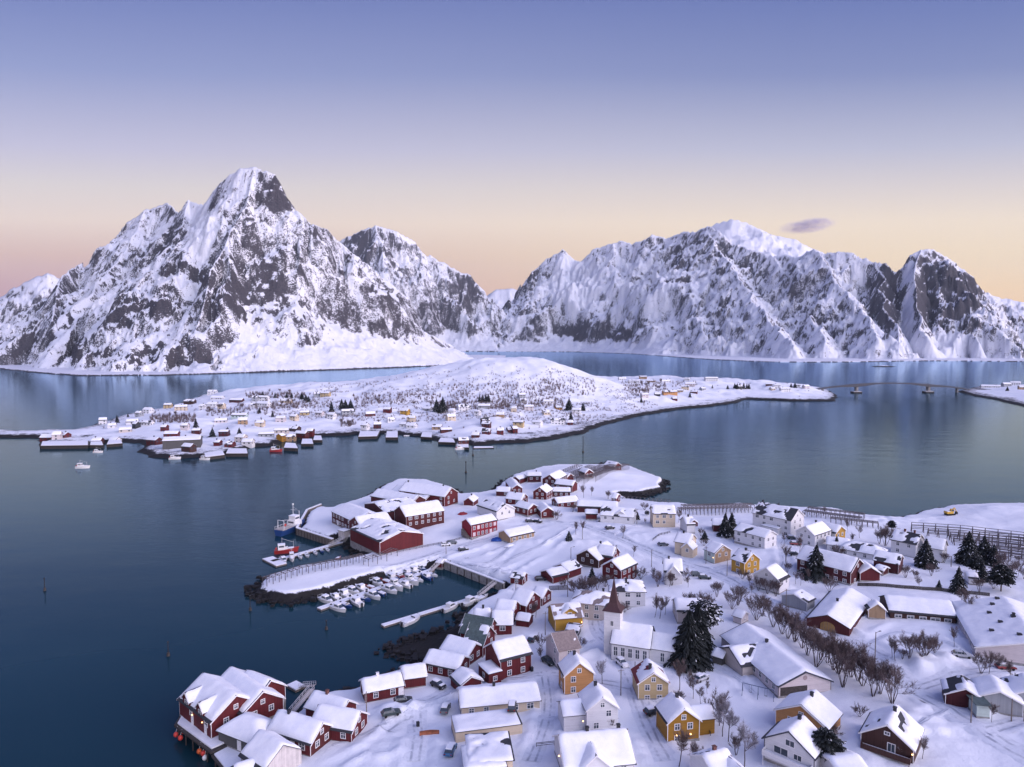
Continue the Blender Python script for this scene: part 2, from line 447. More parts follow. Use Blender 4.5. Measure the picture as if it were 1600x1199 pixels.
def gz(x, y):
    """ground level from precomputed tables"""
    global TABLES
    if TABLES is None: TABLES = [make_table(h_reine, -200, 480, 95, 475, 1.0), make_table(h_island, -720, 760, 480, 1440, 4.0), make_table(h_east, 600, 1240, 680, 1420, 6.0)]
    best = 0.0
    for T, x0, y0, st in TABLES:
        u = (x - x0) / st; v = (y - y0) / st
        i, j = int(math.floor(u)), int(math.floor(v))
        if 0 <= i < T.shape[1] - 1 and 0 <= j < T.shape[0] - 1:
            a, b = u - i, v - j
            best = max(best, float(T[j, i] * (1 - a) * (1 - b) + T[j, i + 1] * a * (1 - b) + T[j + 1, i] * (1 - a) * b + T[j + 1, i + 1] * a * b))
    return best
def hit(px, py, up=0.0):
    """where the line of sight through a pixel first meets the land (or a level 'up' metres above it)"""
    d = ray(px, py); d = d / d[1]
    lo = 90.0; y = 96.0; f = lambda y: CAMH + d[2] * y - gz(d[0] * y, y) - up
    while y < 1500 and f(y) > 0 and CAMH + d[2] * y > up:
        lo = y; y += 2.5 if y < 470 else 5.0
    hi = y
    for _ in range(14):
        m = (lo + hi) / 2
        if f(m) > 0: lo = m
        else: hi = m
    return np.array((d[0] * hi, hi, gz(d[0] * hi, hi)))

def make_ground_mat(name, snow_lo, snow_hi, shrub=0.0):
    """snow over dark sea-washed rock; rock shows in the tide band and, on the hill, as scrub between the drifts"""
    m = NT(name); p = m.pos()
    sep = m.n('ShaderNodeSeparateXYZ'); m.l(p, sep.inputs[0])
    nz = m.noise(p, 0.22, 5, 0.65); nf = m.noise(p, 1.3, 4, 0.6)
    hh = m.math('ADD', sep.outputs['Z'], m.math('MULTIPLY', m.math('SUBTRACT', nz, 0.5), 2.6))
    hh = m.math('ADD', hh, m.math('MULTIPLY', m.math('SUBTRACT', nf, 0.5), 1.2))
    f = m.smooth(hh, snow_lo, snow_hi)
    a = m.noise(p, 0.05, 4); b = m.noise(p, 0.5, 5, 0.6); c = m.noise(p, 4.0, 3, 0.6)
    snow = m.mix(m.smooth(a, 0.35, 0.65), SNOW, (0.73, 0.75, 0.80))
    rock = m.mix(nf, (0.008, 0.0075, 0.008), (0.024, 0.021, 0.020))
    col = m.mix(f, rock, snow)
    h = m.math('ADD', m.math('MULTIPLY', b, 0.8), m.math('MULTIPLY', c, 0.12))
    h = m.math('ADD', h, m.math('MULTIPLY', m.math('MULTIPLY', nf, m.math('SUBTRACT', 1.0, f)), 1.6))
    m.set(Base_Color=col, Roughness=0.8)
    m.b.inputs['Specular IOR Level'].default_value = 0.25
    m.bump(h, 0.5, 0.6)
    return m.mat
M['ground_near'] = make_ground_mat('village_snow', 2.35, 2.8)
M['ground_far'] = make_ground_mat('island_snow', 2.1, 2.9)

def polar_sheet(fn, px0, px1, npx, D0, D1, nD, log=False):
    u = (np.linspace(px0, px1, npx) - CX) / FPX
    D = np.geomspace(D0, D1, nD) if log else np.linspace(D0, D1, nD)
    UU, DD = np.meshgrid(u, D)
    X = UU * DD; Y = DD
    return X, Y

def build_land():
    xs = np.arange(-190, 470, 1.0); ys = np.concatenate([np.arange(20, 112, 2.3), np.arange(112, 260, 0.8), np.arange(260, 470, 1.3)])
    X, Y = np.meshgrid(xs, ys)
    Z = h_reine(X, Y)
    k = (np.maximum.reduce([Z[:-1, :-1], Z[1:, :-1], Z[:-1, 1:], Z[1:, 1:]]) > -3.0) & (np.abs(X[:-1, :-1]) < Y[:-1, :-1] * 0.80 + 80)
    tag(link('village_ground', grid_mesh('village_ground', X, Y, Z, M['ground_near'], keep=k)), kind='structure')
    xs = np.arange(-700, 730, 3.2); ys = np.arange(490, 1420, 3.2)
    X, Y = np.meshgrid(xs, ys)
    Z = h_island(X, Y)
    k = np.maximum.reduce([Z[:-1, :-1], Z[1:, :-1], Z[:-1, 1:], Z[1:, 1:]]) > -4.0
    tag(link('island_ground', grid_mesh('island_ground', X, Y, Z, M['ground_far'], keep=k)), kind='structure')
    xs = np.arange(640, 1200, 4); ys = np.arange(700, 1400, 4)
    X, Y = np.meshgrid(xs, ys)
    Z = h_east(X, Y)
    k = np.maximum.reduce([Z[:-1, :-1], Z[1:, :-1], Z[:-1, 1:], Z[1:, 1:]]) > -4.0
    tag(link('islet_ground', grid_mesh('islet_ground', X, Y, Z, M['ground_far'], keep=k)), kind='structure')
    # a low skerry far out
    c = at_z(1380, 573)
    xs = np.arange(c[0] - 70, c[0] + 70, 2); ys = np.arange(c[1] - 40, c[1] + 40, 2)
    X, Y = np.meshgrid(xs, ys)
    Z = 5.0 * np.exp(-(((X - c[0]) / 42) ** 2 + ((Y - c[1]) / 17) ** 2) * 1.5) - 1.2 + fbm(X / 12, Y / 12, 3, 3) * 0.5
    tag(link('skerry_ground', grid_mesh('skerry_ground', X, Y, Z, M['ground_far'])), kind='structure')

# ------------------------------------------------------------------ water
def build_water():
    m = NT('fjord_water'); p = m.pos()
    big = m.noise(m.mapping(p, (1, 1.6, 1)), 0.004, 3, 0.5)
    a = m.noise(m.mapping(p, (0.6, 1.4, 1), (0, 0, 0.35)), 0.34, 3, 0.55)
    b = m.noise(m.mapping(p, (0.6, 1.4, 1), (0, 0, -0.3)), 1.3, 3, 0.6)
    c = m.noise(m.mapping(p, (0.7, 1.3, 1)), 0.05, 2, 0.5)
    h = m.math('ADD', m.math('MULTIPLY', a, 0.45), m.math('MULTIPLY', b, 0.14))
    h = m.math('ADD', h, m.math('MULTIPLY', c, 1.2))
    m.t.nodes.remove(m.b)
    body = m.mix(m.smooth(big, 0.35, 0.65), (0.006, 0.027, 0.038), (0.009, 0.038, 0.050))
    df = m.n('ShaderNodeBsdfDiffuse'); m.l(body, df.inputs[0])
    gl = m.n('ShaderNodeBsdfGlossy'); gl.inputs['Color'].default_value = (0.63, 0.82, 1.0, 1); gl.inputs['Roughness'].default_value = 0.10
    bp = m.n('ShaderNodeBump'); bp.inputs['Strength'].default_value = 0.20; bp.inputs['Distance'].default_value = 0.7; m.l(h, bp.inputs['Height']); m.l(bp.outputs[0], gl.inputs['Normal'])
    fr = m.n('ShaderNodeFresnel'); fr.inputs['IOR'].default_value = 1.27
    mx = m.n('ShaderNodeMixShader'); m.l(fr.outputs[0], mx.inputs[0]); m.l(df.outputs[0], mx.inputs[1]); m.l(gl.outputs[0], mx.inputs[2]); m.l(mx.outputs[0], m.out.inputs[0])
    mb = MB()
    S = 11500
    mb.add([(-S, -2000, 0), (S, -2000, 0), (S, 11500, 0), (-S, 11500, 0)], [(0, 1, 2, 3)])
    tag(mb.build('sea_water', m.mat), kind='structure')

# ------------------------------------------------------------------ mountains
def make_mountain_mat(name):
    m = NT(name); p = m.pos()
    at = m.n('ShaderNodeAttribute', attribute_name='rock').outputs['Fac']
    st = m.mapping(p, (1, 1, 0.55), (0.0, 0.5, 0.4))
    n1 = m.noise(st, 0.013, 5, 0.62, 0.8)
    n2 = m.noise(m.mapping(p, (1, 1, 0.5), (0.45, -0.5, 0.2)), 0.045, 5, 0.62, 1.0)
    n3 = m.noise(m.mapping(p, (1, 1, 1.3), (-0.3, 0.3, 0)), 0.24, 4, 0.62)
    cx_ = m.n('ShaderNodeCombineXYZ'); m.l(m.n('ShaderNodeAttribute', attribute_name='along').outputs['Fac'], cx_.inputs[0])
    m.l(m.math('MULTIPLY', m.n('ShaderNodeAttribute', attribute_name='down').outputs['Fac'], 0.22), cx_.inputs[1])
    n4 = m.noise(cx_.outputs[0], 0.040, 5, 0.6, 0.9)
    at = m.math('ADD', at, m.math('MULTIPLY', m.math('SUBTRACT', n4, 0.5), 1.35))
    v = m.math('ADD', at, m.math('MULTIPLY', m.math('SUBTRACT', n1, 0.5), 0.5))
    v = m.math('ADD', v, m.math('MULTIPLY', m.math('SUBTRACT', n2, 0.5), 0.85))
    v = m.math('ADD', v, m.math('MULTIPLY', m.math('SUBTRACT', n3, 0.5), 1.1))
    f = m.smooth(v, 0.42, 0.54)
    rock = m.mix(m.smooth(n3, 0.3, 0.7), (0.028, 0.027, 0.034), (0.085, 0.078, 0.088))
    snow = m.mix(m.smooth(n1, 0.3, 0.7), (0.74, 0.745, 0.78), (0.64, 0.66, 0.725))
    m.set(Base_Color=m.mix(f, snow, rock), Roughness=0.85)
    m.b.inputs['Specular IOR Level'].default_value = 0.15
    h = m.math('ADD', m.math('MULTIPLY', n2, 1.0), m.math('MULTIPLY', n3, 0.25))
    h = m.math('ADD', h, m.math('MULTIPLY', f, -0.15))
    m.bump(h, 0.6, 9.0)
    return m.mat
M['mountain'] = make_mountain_mat('snowy_rock')

def ridge_world(pts, seed, first):
    """ridge points with crooked pieces between them; the first ridge is the skyline"""
    W = [at_depth(*p) for p in pts]
    out = [W[0]]
    for i in range(len(W) - 1):
        a, b = W[i], W[i + 1]
        L = math.hypot(b[0] - a[0], b[1] - a[1]); n = max(1, int(L / 70))
        nx, ny = -(b[1] - a[1]) / (L + 1e-6), (b[0] - a[0]) / (L + 1e-6)
        for k in range(1, n + 1):
            t = k / n; p = a + (b - a) * t
            if k < n:
                w = float(pnoise(p[0] / 130, p[1] / 130, seed)) * (14 if first else 42) + float(pnoise(p[0] / 60, p[1] / 60, seed + 1)) * (4 if first else 16)
                p = p + np.array((nx * w, ny * w, float(pnoise(p[0] / 70, p[1] / 70, seed + 2)) * (5 if first else 16)))
            out.append(p)
    return out
def mountain(name, px0, px1, npx, D0, D1, nD, ridges, shore=None, apron=0.55, seed=1, amp=1.0, gul=1.0, rockbias=0.0, blobs=(), base=0.0, foot=0.0, footw=170.0):
    """ridges: list of (pixel-and-distance points, steep slope, gentle slope, width of the steep part)"""
    X, Y = polar_sheet(None, px0, px1, npx, D0, D1, nD)
    wx = X + fbm(X / 260, Y / 260, seed, 4) * 70 * amp
    wy = Y + fbm(X / 260, Y / 260, seed + 5, 4) * 70 * amp
    wx = X * 0.45 + wx * 0.55 if amp < 0.6 else wx
    best = np.full(X.shape, -1e9); gu = np.zeros_like(X); gd = np.zeros_like(X)
    off = 0.0
    for pts, s1, s2, d0 in ridges:
        W = ridge_world(pts, seed + 91, off == 0.0)
        for i in range(len(W) - 1):
            a, b = W[i], W[i + 1]
            # warp fades out at the crest itself so that crests stay where they stand
            d, t = seg_dist(X, Y, a, b)
            k = sstep(20, 160, d)
            d2, t2 = seg_dist(X + (wx - X) * k, Y + (wy - Y) * k, a, b)
            zr = a[2] + (b[2] - a[2]) * t2
            c = zr - (s2 * d2 + (s1 - s2) * d0 * (1 - np.exp(-d2 / d0)))
            L = math.hypot(b[0] - a[0], b[1] - a[1])
            up = c > best
            best = np.where(up, c, best)
            gu = np.where(up, off + t2 * L, gu); gd = np.where(up, d2, gd)
            off += L
        off += 500
    away = sstep(0, 140, gd)
    g = ridged(gu / 95 + fbm(X / 120, Y / 120, seed + 71, 3) * 0.6, gd / 420, seed + 3, 4, 0.5)
    Z = best + (np.minimum(g, 1.15) - 1.15) * 60 * gul * away
    Z = Z + (np.minimum(ridged(X / 210, Y / 210, seed + 9, 6, 0.52), 1.25) - 1.2) * 58 * amp * (0.06 + 0.94 * away)
    Z = Z + fbm(X / 40, Y / 40, seed + 21, 4, 0.55) * 8.0 * amp + (ridged(X / 60 + Y / 200, Y / 60 - X / 200, seed + 27, 4) - 1.0) * 8.0 * amp * (0.5 + 0.5 * away)
    # rock ledges
    st = 26.0 + 10 * fbm(X / 300, Y / 300, seed + 33, 2)
    ph = Z / st + fbm(X / 90, Y / 90, seed + 37, 3) * 0.9
    Z = Z + (np.sin(ph * 2 * math.pi) * 0.10) * st * 0.5 * amp
    if shore is not None:
        sd = poly_sd(X, Y, shore) + fbm(X / 70, Y / 70, seed + 51, 4) * 10
        fw = footw * np.clip(0.75 + 0.9 * pnoise(X / 230, Y / 230, seed + 81), 0.25, 1.7)
        ap = foot + apron * np.maximum(sd, 0) + 1.9 * np.sqrt(np.maximum(sd - fw, 0) ** 2 + 2500) - 95 * np.exp(-np.maximum(sd - fw, 0) / 50) * 1.0 - 1.9 * 50 + 95 * np.exp(-np.maximum(sd - fw, 0) / 50) + fbm(X / 110, Y / 110, seed + 55, 5) * 16 * sstep(20, 200, sd) + (ridged(X / 75, Y / 75, seed + 57, 4) - 0.9) * 9 * sstep(15, 120, sd)
        kk = 60.0
        hh = np.clip(0.5 + 0.5 * (ap - Z) / kk, 0, 1)
        Z = ap * (1 - hh) + Z * hh - kk * hh * (1 - hh)
        low = 3.0 * sstep(-2, 8, sd) + 2 * sstep(10, 60, sd)
        Z = np.where(sd > 0, np.maximum(Z, low), -6 + np.maximum(sd * 0.2, -6))
    else:
        Z = np.maximum(Z, base)
    # rockiness from slope
    gy_, gx_ = np.gradient(Z)
    dX = np.gradient(X, axis=1); dY = np.gradient(Y, axis=0); dXy = np.gradient(X, axis=0)
    zx = gx_ / np.maximum(dX, 1e-3)
    zy = (gy_ - zx * dXy) / np.maximum(dY, 1e-3)
    slope = np.hypot(zx, zy)
    rock = sstep(0.62, 1.75, slope) * 0.66 + rockbias - 0.17
    for bx, bz, rx, rz, val in blobs:          # bare faces and snowfields of the real mountain: centre, size, change
        u = X / Y * FPX + CX
        v = HORIZON - (Z - CAMH) / Y * FPX
        q = ((u - bx) / rx) ** 2 + ((v - bz) / rz) ** 2
        q = q + fbm(X / 90, Y / 90, seed + 61, 4) * 0.5
        rock = rock + val * (1 - sstep(0.55, 1.2, q))
    if shore is not None:
        rock = np.where(sd < 5, 1.2, rock)
    me = grid_mesh(name, X, Y, Z, M['mountain'], {'rock': rock, 'along': gu, 'down': gd})
    o = tag(link(name, me), kind='structure')
    return o

def build_mountains():
    # the steep pyramid across the fjord
    left_shore = poly_px([(-120, 574), (0, 577), (30, 580), (70, 584), (120, 587.5), (250, 587), (400, 582.5), (550, 577.5), (640, 574), (700, 571), (752, 565.5)])
    left_shore = np.vstack([left_shore, [[-40, 3000], [0, 3600], [-900, 4600], [-3200, 4600], [-3000, 2600]]])
    s = 1.35, 0.78, 170
    mountain('pyramid_mountain', -90, 790, 620, 1640, 3700, 430, [
        ([(-90, 560, 2300), (0, 536, 2250), (48, 515, 2300), (80, 480, 2420), (98, 430, 2650), (120, 413, 2750), (152, 402, 2800), (190, 356, 2850), (225, 330, 2850), (262, 317, 2850), (281, 332, 2720), (295, 313, 2620), (318, 320, 2560), (335, 295, 2470), (355, 275, 2430), (378, 262, 2400), (398, 260, 2400),
          (430, 272, 2380), (440, 292, 2370), (452, 315, 2360), (466, 349, 2340), (490, 350, 2350), (512, 359, 2400), (533, 379, 2450)], 2.0, 0.85, 130),
        ([(533, 379, 2450), (560, 402, 2470), (600, 433, 2520), (640, 468, 2580), (680, 508, 2660), (712, 536, 2720), (744, 564, 2790)], 1.0, 0.7, 120),
        ([(398, 260, 2400), (385, 320, 2290), (352, 385, 2150), (330, 420, 2060), (318, 480, 1960), (300, 530, 1880)], 1.6, 0.75, 150),
        ([(352, 385, 2150), (400, 405, 2060), (430, 430, 2020), (450, 480, 1960), (470, 530, 1930)], 1.5, 0.75, 150),
        ([(466, 349, 2340), (470, 400, 2230), (490, 450, 2150), (520, 500, 2090), (545, 545, 2070)], 1.3, 0.8, 120),
        ([(533, 379, 2450), (548, 430, 2300), (580, 475, 2210), (615, 510, 2150), (660, 545, 2130)], 1.2, 0.75, 120),
        ([(295, 313, 2620), (285, 350, 2500), (262, 390, 2400), (228, 440, 2250), (180, 500, 2060), (130, 555, 1900)], 1.4, 0.8, 150),
        ([(225, 330, 2850), (195, 390, 2650), (150, 440, 2450), (112, 500, 2200), (70, 550, 2020)], 1.2, 0.8, 150),
        ([(98, 430, 2650), (88, 470, 2450), (95, 510, 2200)], 1.6, 0.9, 120),
    ], left_shore, 0.60, 11, 0.8, 0.9, 0.02, [(385, 450, 85, 52, 0.14), (430, 320, 32, 42, 0.12), (100, 475, 32, 40, 0.12), (275, 385, 45, 50, 0.08), (385, 290, 30, 30, -0.15), (320, 350, 22, 70, -0.25), (235, 350, 30, 60, -0.12), (600, 480, 60, 40, 0.04), (330, 550, 420, 26, 0.07), (90, 540, 60, 22, 0.1)])
    # its lower neighbour behind
    sh = poly_px([(690, 549.5), (735, 549.5), (800, 549.8), (880, 550.2)])
    sh = np.vstack([[[-2400, 3700], [-800, 4100]], sh, [[900, 7500], [-900, 9500], [-3200, 7000]]])
    mountain('square_topped_mountain', 470, 860, 330, 4300, 8200, 330, [
        ([(470, 430, 5700), (500, 400, 5600), (535, 373, 5500), (560, 362, 5450), (587, 352, 5400), (620, 361, 5400), (648, 376, 5450), (656, 410, 5450), (670, 401, 5450), (686, 407, 5450), (705, 417, 5450), (720, 426, 5450), (735, 430, 5450), (746, 460, 5500), (765, 490, 5600), (790, 520, 5650), (812, 543, 5700)], 1.6, 0.8, 260),
        ([(587, 352, 5400), (600, 410, 5100), (640, 460, 5000), (690, 510, 5000)], 1.2, 0.8, 200),
        ([(735, 430, 5450), (722, 470, 5300), (740, 520, 5150)], 1.3, 0.8, 160),
    ], sh, 0.6, 23, 1.0, 1.1, 0.02, [(640, 365, 22, 18, -0.3), (565, 390, 25, 35, 0.2), (735, 455, 18, 40, 0.2), (720, 535, 80, 14, -0.2)])
    # the long massif on the right
    sh = poly_px([(740, 549.3), (800, 549.4), (900, 550.3), (985, 553.2), (1040, 557), (1100, 561.5), (1160, 564.5), (1220, 566.3), (1300, 566.3), (1450, 564.3), (1560, 565), (1700, 566)])
    sh = np.vstack([sh, [[4200, 3200], [6000, 7000], [0, 9000], [-500, 7000]]])
    mountain('long_mountain_massif', 770, 1680, 700, 2560, 7200, 520, [
        ([(783, 495, 6000), (800, 470, 5900), (815, 448, 5850), (832, 424, 5800), (852, 405, 5800), (880, 390, 5750), (898, 406, 5700), (908, 408, 5650), (925, 391, 5600), (945, 383, 5550), (957, 379, 5500), (977, 376, 5450), (988, 381, 5400), (1010, 373, 5300), (1019, 366, 5250), (1040, 373, 5200), (1070, 362, 5050), (1086, 363, 4950), (1104, 353, 4850),
          (1122, 360, 4700), (1142, 378, 4600), (1170, 388, 4450), (1205, 398, 4300), (1250, 400, 4100), (1272, 388, 3950), (1290, 395, 3900), (1310, 391, 3850), (1332, 395, 3800), (1352, 404, 3750), (1366, 409, 3700), (1384, 411, 3650), (1398, 426, 3600), (1412, 414, 3600), (1425, 396, 3600), (1440, 388, 3600), (1460, 391, 3600), (1485, 403, 3600), (1505, 424, 3600), (1515, 447, 3580), (1525, 468, 3550), (1545, 500, 3500), (1590, 535, 3400), (1680, 560, 3300)], 1.35, 0.62, 260),
        ([(1366, 409, 3700), (1372, 450, 3500), (1390, 495, 3250), (1404, 535, 3000)], 1.7, 0.7, 150),
        ([(1272, 388, 3950), (1300, 430, 3650), (1345, 480, 3350), (1370, 530, 3000)], 1.1, 0.7, 150),
        ([(1440, 388, 3600), (1428, 430, 3450), (1432, 480, 3280), (1450, 525, 3050)], 1.8, 0.75, 150),
        ([(1485, 403, 3600), (1500, 450, 3430), (1512, 500, 3250), (1530, 535, 3050)], 1.9, 0.75, 150),
        ([(1104, 353, 4850), (1130, 400, 4400), (1165, 450, 3900), (1200, 500, 3450), (1240, 540, 3000)], 1.1, 0.62, 180),
        ([(1040, 373, 5200), (1065, 420, 4700), (1070, 470, 4300), (1100, 520, 3700)], 1.2, 0.62, 180),
        ([(1205, 398, 4250), (1230, 440, 3950), (1270, 490, 3500), (1290, 535, 3050)], 1.1, 0.62, 180),
        ([(957, 379, 5500), (960, 430, 5100), (985, 480, 4700), (1010, 525, 4250)], 1.2, 0.62, 180),
        ([(832, 424, 5800), (822, 470, 5500), (818, 515, 5200)], 1.4, 0.7, 180),
    ], sh, 0.48, 37, 1.0, 1.0, 0.03, [(1470, 460, 65, 55, 0.30), (1385, 465, 26, 55, 0.26), (1060, 440, 22, 40, 0.15), (960, 440, 150, 70, -0.12), (820, 440, 22, 30, 0.2), (900, 440, 45, 50, -0.25), (1415, 470, 12, 60, -0.4), (1330, 440, 20, 40, -0.15), (1100, 400, 90, 30, 0.12), (1200, 545, 420, 22, -0.12), (930, 520, 70, 18, 0.15), (1480, 540, 90, 18, -0.25)])
    # farther snows
    mountain('far_snow_dome', 1050, 1360, 140, 5000, 9000, 90, [([(1060, 380, 7400), (1100, 362, 7300), (1120, 348, 7200), (1145, 341.5, 7100), (1172, 349, 7000), (1205, 365, 7000), (1240, 372, 7000), (1268, 386, 7000), (1330, 410, 7000)], 0.8, 0.5, 200)], None, seed=41, amp=0.5, gul=0.6, rockbias=-0.6)
    mountain('far_left_ridge', -420, 200, 260, 3100, 5000, 110, [([(-420, 528, 3700), (-260, 500, 3800), (-140, 490, 3900), (-60, 474, 3900), (0, 463, 3900), (40, 440, 3900), (60, 430, 3900), (76, 427, 3900), (94, 435, 3900), (115, 460, 3900), (160, 490, 3900)], 1.2, 0.55, 260)], None, seed=47, amp=0.9, gul=0.8)
    mountain('far_gap_peak', 690, 900, 120, 6500, 9800, 80, [([(690, 500, 9000), (735, 478, 9000), (752, 468, 9000), (775, 452, 9000), (800, 450, 9000), (815, 455, 9000), (850, 470, 9000), (900, 490, 9000)], 1.0, 0.5, 300)], None, seed=53, amp=0.6, gul=0.8, rockbias=-0.1)
    mountain('far_right_snows', 1470, 1760, 140, 3600, 8000, 110, [([(1470, 470, 6000), (1520, 452, 6000), (1545, 458, 6000), (1575, 466, 6000), (1600, 470, 6000), (1680, 462, 6000), (1760, 455, 6000)], 0.8, 0.45, 300), ([(1545, 458, 6000), (1575, 500, 5300), (1600, 525, 4900)], 0.8, 0.45, 200)], None, seed=59, amp=0.6, gul=0.7, rockbias=-0.1)
build_land(); build_water(); build_mountains()

def build_haze():
    m = bpy.data.materials.new('haze_air'); m.use_nodes = True; t = m.node_tree; t.nodes.clear()
    out = t.nodes.new('ShaderNodeOutputMaterial'); v = t.nodes.new('ShaderNodeVolumePrincipled')
    v.inputs['Color'].default_value = (0.72, 0.84, 1.0, 1); v.inputs['Density'].default_value = 2.2e-5; v.inputs['Anisotropy'].default_value = 0.0
    t.links.new(v.outputs[0], out.inputs['Volume'])
    b = MB(); b.box(-11800, -2300, -11, 11800, 11800, 1350)
    tag(b.build('haze', m), kind='stuff')
build_haze()
# ------------------------------------------------------------------ materials of the built things
def boards(name, col, rough=0.7, scale=5.5, vary=0.25, horiz=False):
    m = NT(name); o = m.obj()
    sep = m.n('ShaderNodeSeparateXYZ'); m.l(o, sep.inputs[0])
    if horiz: c = sep.outputs['Z']
    else: c = m.math('ADD', sep.outputs['X'], sep.outputs['Y'])
    w = m.math('FRACT', m.math('MULTIPLY', c, scale))
    g = m.smooth(w, 0.0, 0.16)
    idn = m.n('ShaderNodeTexWhiteNoise', noise_dimensions='1D'); m.l(m.math('FLOOR', m.math('MULTIPLY', c, scale)), idn.inputs['W'])
    n = m.noise(o, 1.1, 4, 0.6)
    f = m.math('ADD', m.math('MULTIPLY', idn.outputs['Value'], 0.5), m.math('MULTIPLY', n, 0.9))
    dark = tuple(v * (1 - vary) for v in col); lite = tuple(min(1, v * (1 + vary * 0.7)) for v in col)
    m.set(Base_Color=m.mix(m.smooth(f, 0.2, 1.0), dark, lite), Roughness=rough)
    m.b.inputs['Specular IOR Level'].default_value = 0.3
    m.bump(g, 0.5, 0.03)
    return m.mat
def plain(name, col, rough=0.6, metal=0.0, nz=0.15, ns=2.0, spec=0.4):
    m = NT(name); o = m.obj()
    n = m.noise(o, ns, 4, 0.6)
    m.set(Base_Color=m.mix(m.smooth(n, 0.3, 0.7), tuple(v * (1 - nz) for v in col), tuple(min(1, v * (1 + nz)) for v in col)), Roughness=rough, Metallic=metal)
    m.b.inputs['Specular IOR Level'].default_value = spec
    return m.mat
def glow(name, col, e):
    m = NT(name); m.set(Base_Color=col, Roughness=0.5)
    m.b.inputs['Emission Color'].default_value = (*col, 1); m.b.inputs['Emission Strength'].default_value = e
    return m.mat
WALL = {
    'red': boards('red_boards', (0.098, 0.0125, 0.015)), 'litred': boards('lit_red_boards', (0.21, 0.014, 0.026)), 'darkred': boards('dark_red_boards', (0.062, 0.011, 0.014)),  # the inn's red is brightened: strong light on it put into the colour
    'white': boards('white_boards', (0.64, 0.63, 0.64), vary=0.08, horiz=True), 'cream': boards('cream_boards', (0.56, 0.46, 0.34), vary=0.1, horiz=True), 'paleyellow': boards('pale_yellow_boards', (0.46, 0.35, 0.19), vary=0.1, horiz=True),
    'yellow': boards('yellow_boards', (0.42, 0.235, 0.035), vary=0.12, horiz=True), 'ochre': boards('ochre_boards', (0.29, 0.145, 0.016), vary=0.12, horiz=True), 'orange': boards('orange_boards', (0.45, 0.225, 0.085), vary=0.12, horiz=True),
    'grey': boards('grey_boards', (0.30, 0.31, 0.33), vary=0.12), 'beige': boards('beige_boards', (0.50, 0.44, 0.40), vary=0.1, horiz=True), 'pinkgrey': boards('pinkish_grey_boards', (0.55, 0.49, 0.49), vary=0.1, horiz=True),
    'brown': boards('brown_boards', (0.050, 0.022, 0.018)), 'redbrown': boards('red_brown_boards', (0.072, 0.014, 0.014)), 'palegreen': boards('pale_green_boards', (0.42, 0.50, 0.47), vary=0.1, horiz=True),
    'weathered': boards('weathered_boards', (0.52, 0.48, 0.46), vary=0.22), 'olive': boards('olive_boards', (0.085, 0.082, 0.080), vary=0.15), 'black': boards('black_boards', (0.03, 0.03, 0.035)), 'tan': boards('tan_boards', (0.33, 0.22, 0.13), vary=0.15),
}
ROOF = {
    'dark': plain('dark_roof_tiles', (0.035, 0.036, 0.042), 0.8), 'green': plain('green_slate_roof', (0.075, 0.105, 0.100), 0.75, nz=0.25, ns=1.2), 'brown': plain('brown_roof_sheet', (0.22, 0.175, 0.165), 0.75), 'redtile': plain('red_roof_tiles', (0.16, 0.022, 0.026), 0.7),
}
M['trim'] = plain('white_trim_paint', (0.74, 0.72, 0.72), 0.6, nz=0.05)
M['darktrim'] = plain('dark_trim_paint', (0.04, 0.045, 0.06), 0.6)
M['concrete'] = plain('concrete', (0.27, 0.26, 0.25), 0.85, nz=0.25, ns=0.8)
M['brick'] = plain('chimney_brick', (0.13, 0.055, 0.045), 0.85, nz=0.3)
M['blackmetal'] = plain('black_metal', (0.02, 0.02, 0.024), 0.5)
M['wood'] = plain('grey_weathered_wood', (0.16, 0.135, 0.12), 0.85, nz=0.3)
M['darkwood'] = plain('dark_wet_wood', (0.05, 0.042, 0.038), 0.8, nz=0.3)
M['glass'] = NT('window_glass').set(Base_Color=(0.05, 0.065, 0.085), Roughness=0.08).mat
M['warm'] = glow('warm_lamp', (1.0, 0.55, 0.22), 6.0)
M['warmglass'] = glow('lit_window_glass', (1.0, 0.62, 0.30), 1.3)
M['skylitglass'] = NT('sky_lit_glass').set(Base_Color=(0.62, 0.50, 0.50), Roughness=0.25).mat  # pink sky reflection put into the pane colour
snow_m = NT('roof_snow'); _o = snow_m.pos()
_b = snow_m.noise(_o, 0.9, 4, 0.55); _c = snow_m.noise(_o, 6.0, 3, 0.6)
snow_m.set(Base_Color=snow_m.mix(snow_m.smooth(_b, 0.3, 0.7), (0.84, 0.84, 0.86), (0.78, 0.79, 0.83)), Roughness=0.75)
snow_m.b.inputs['Specular IOR Level'].default_value = 0.25
snow_m.bump(snow_m.math('ADD', snow_m.math('MULTIPLY', _b, 0.6), snow_m.math('MULTIPLY', _c, 0.1)), 0.3, 0.4)
M['roofsnow'] = snow_m.mat

THINGS = []        # (object, base label or None, short landmark phrase or None, pixel position)
LM = []
def px_of(x, y, z):
    d = np.array((x, y, z - CAMH))
    f = d[1] * math.cos(PITCH) - d[2] * math.sin(PITCH)
    v = d[1] * math.sin(PITCH) + d[2] * math.cos(PITCH)
    return (CX + FPX * d[0] / f, CY - FPX * v / f)
def thing(name, loc, rz=0.0, label=None, cat=None, group=None, lm=None, base=None):
    o = empty(name, loc, rz)
    tag(o, label, cat, group)
    reg(o, base, lm)
    return o
def reg(o, base=None, lm=None, noun=None):
    p = px_of(*o.location)
    THINGS.append((o, base, p))
    if lm: LM.append((lm, o, p))

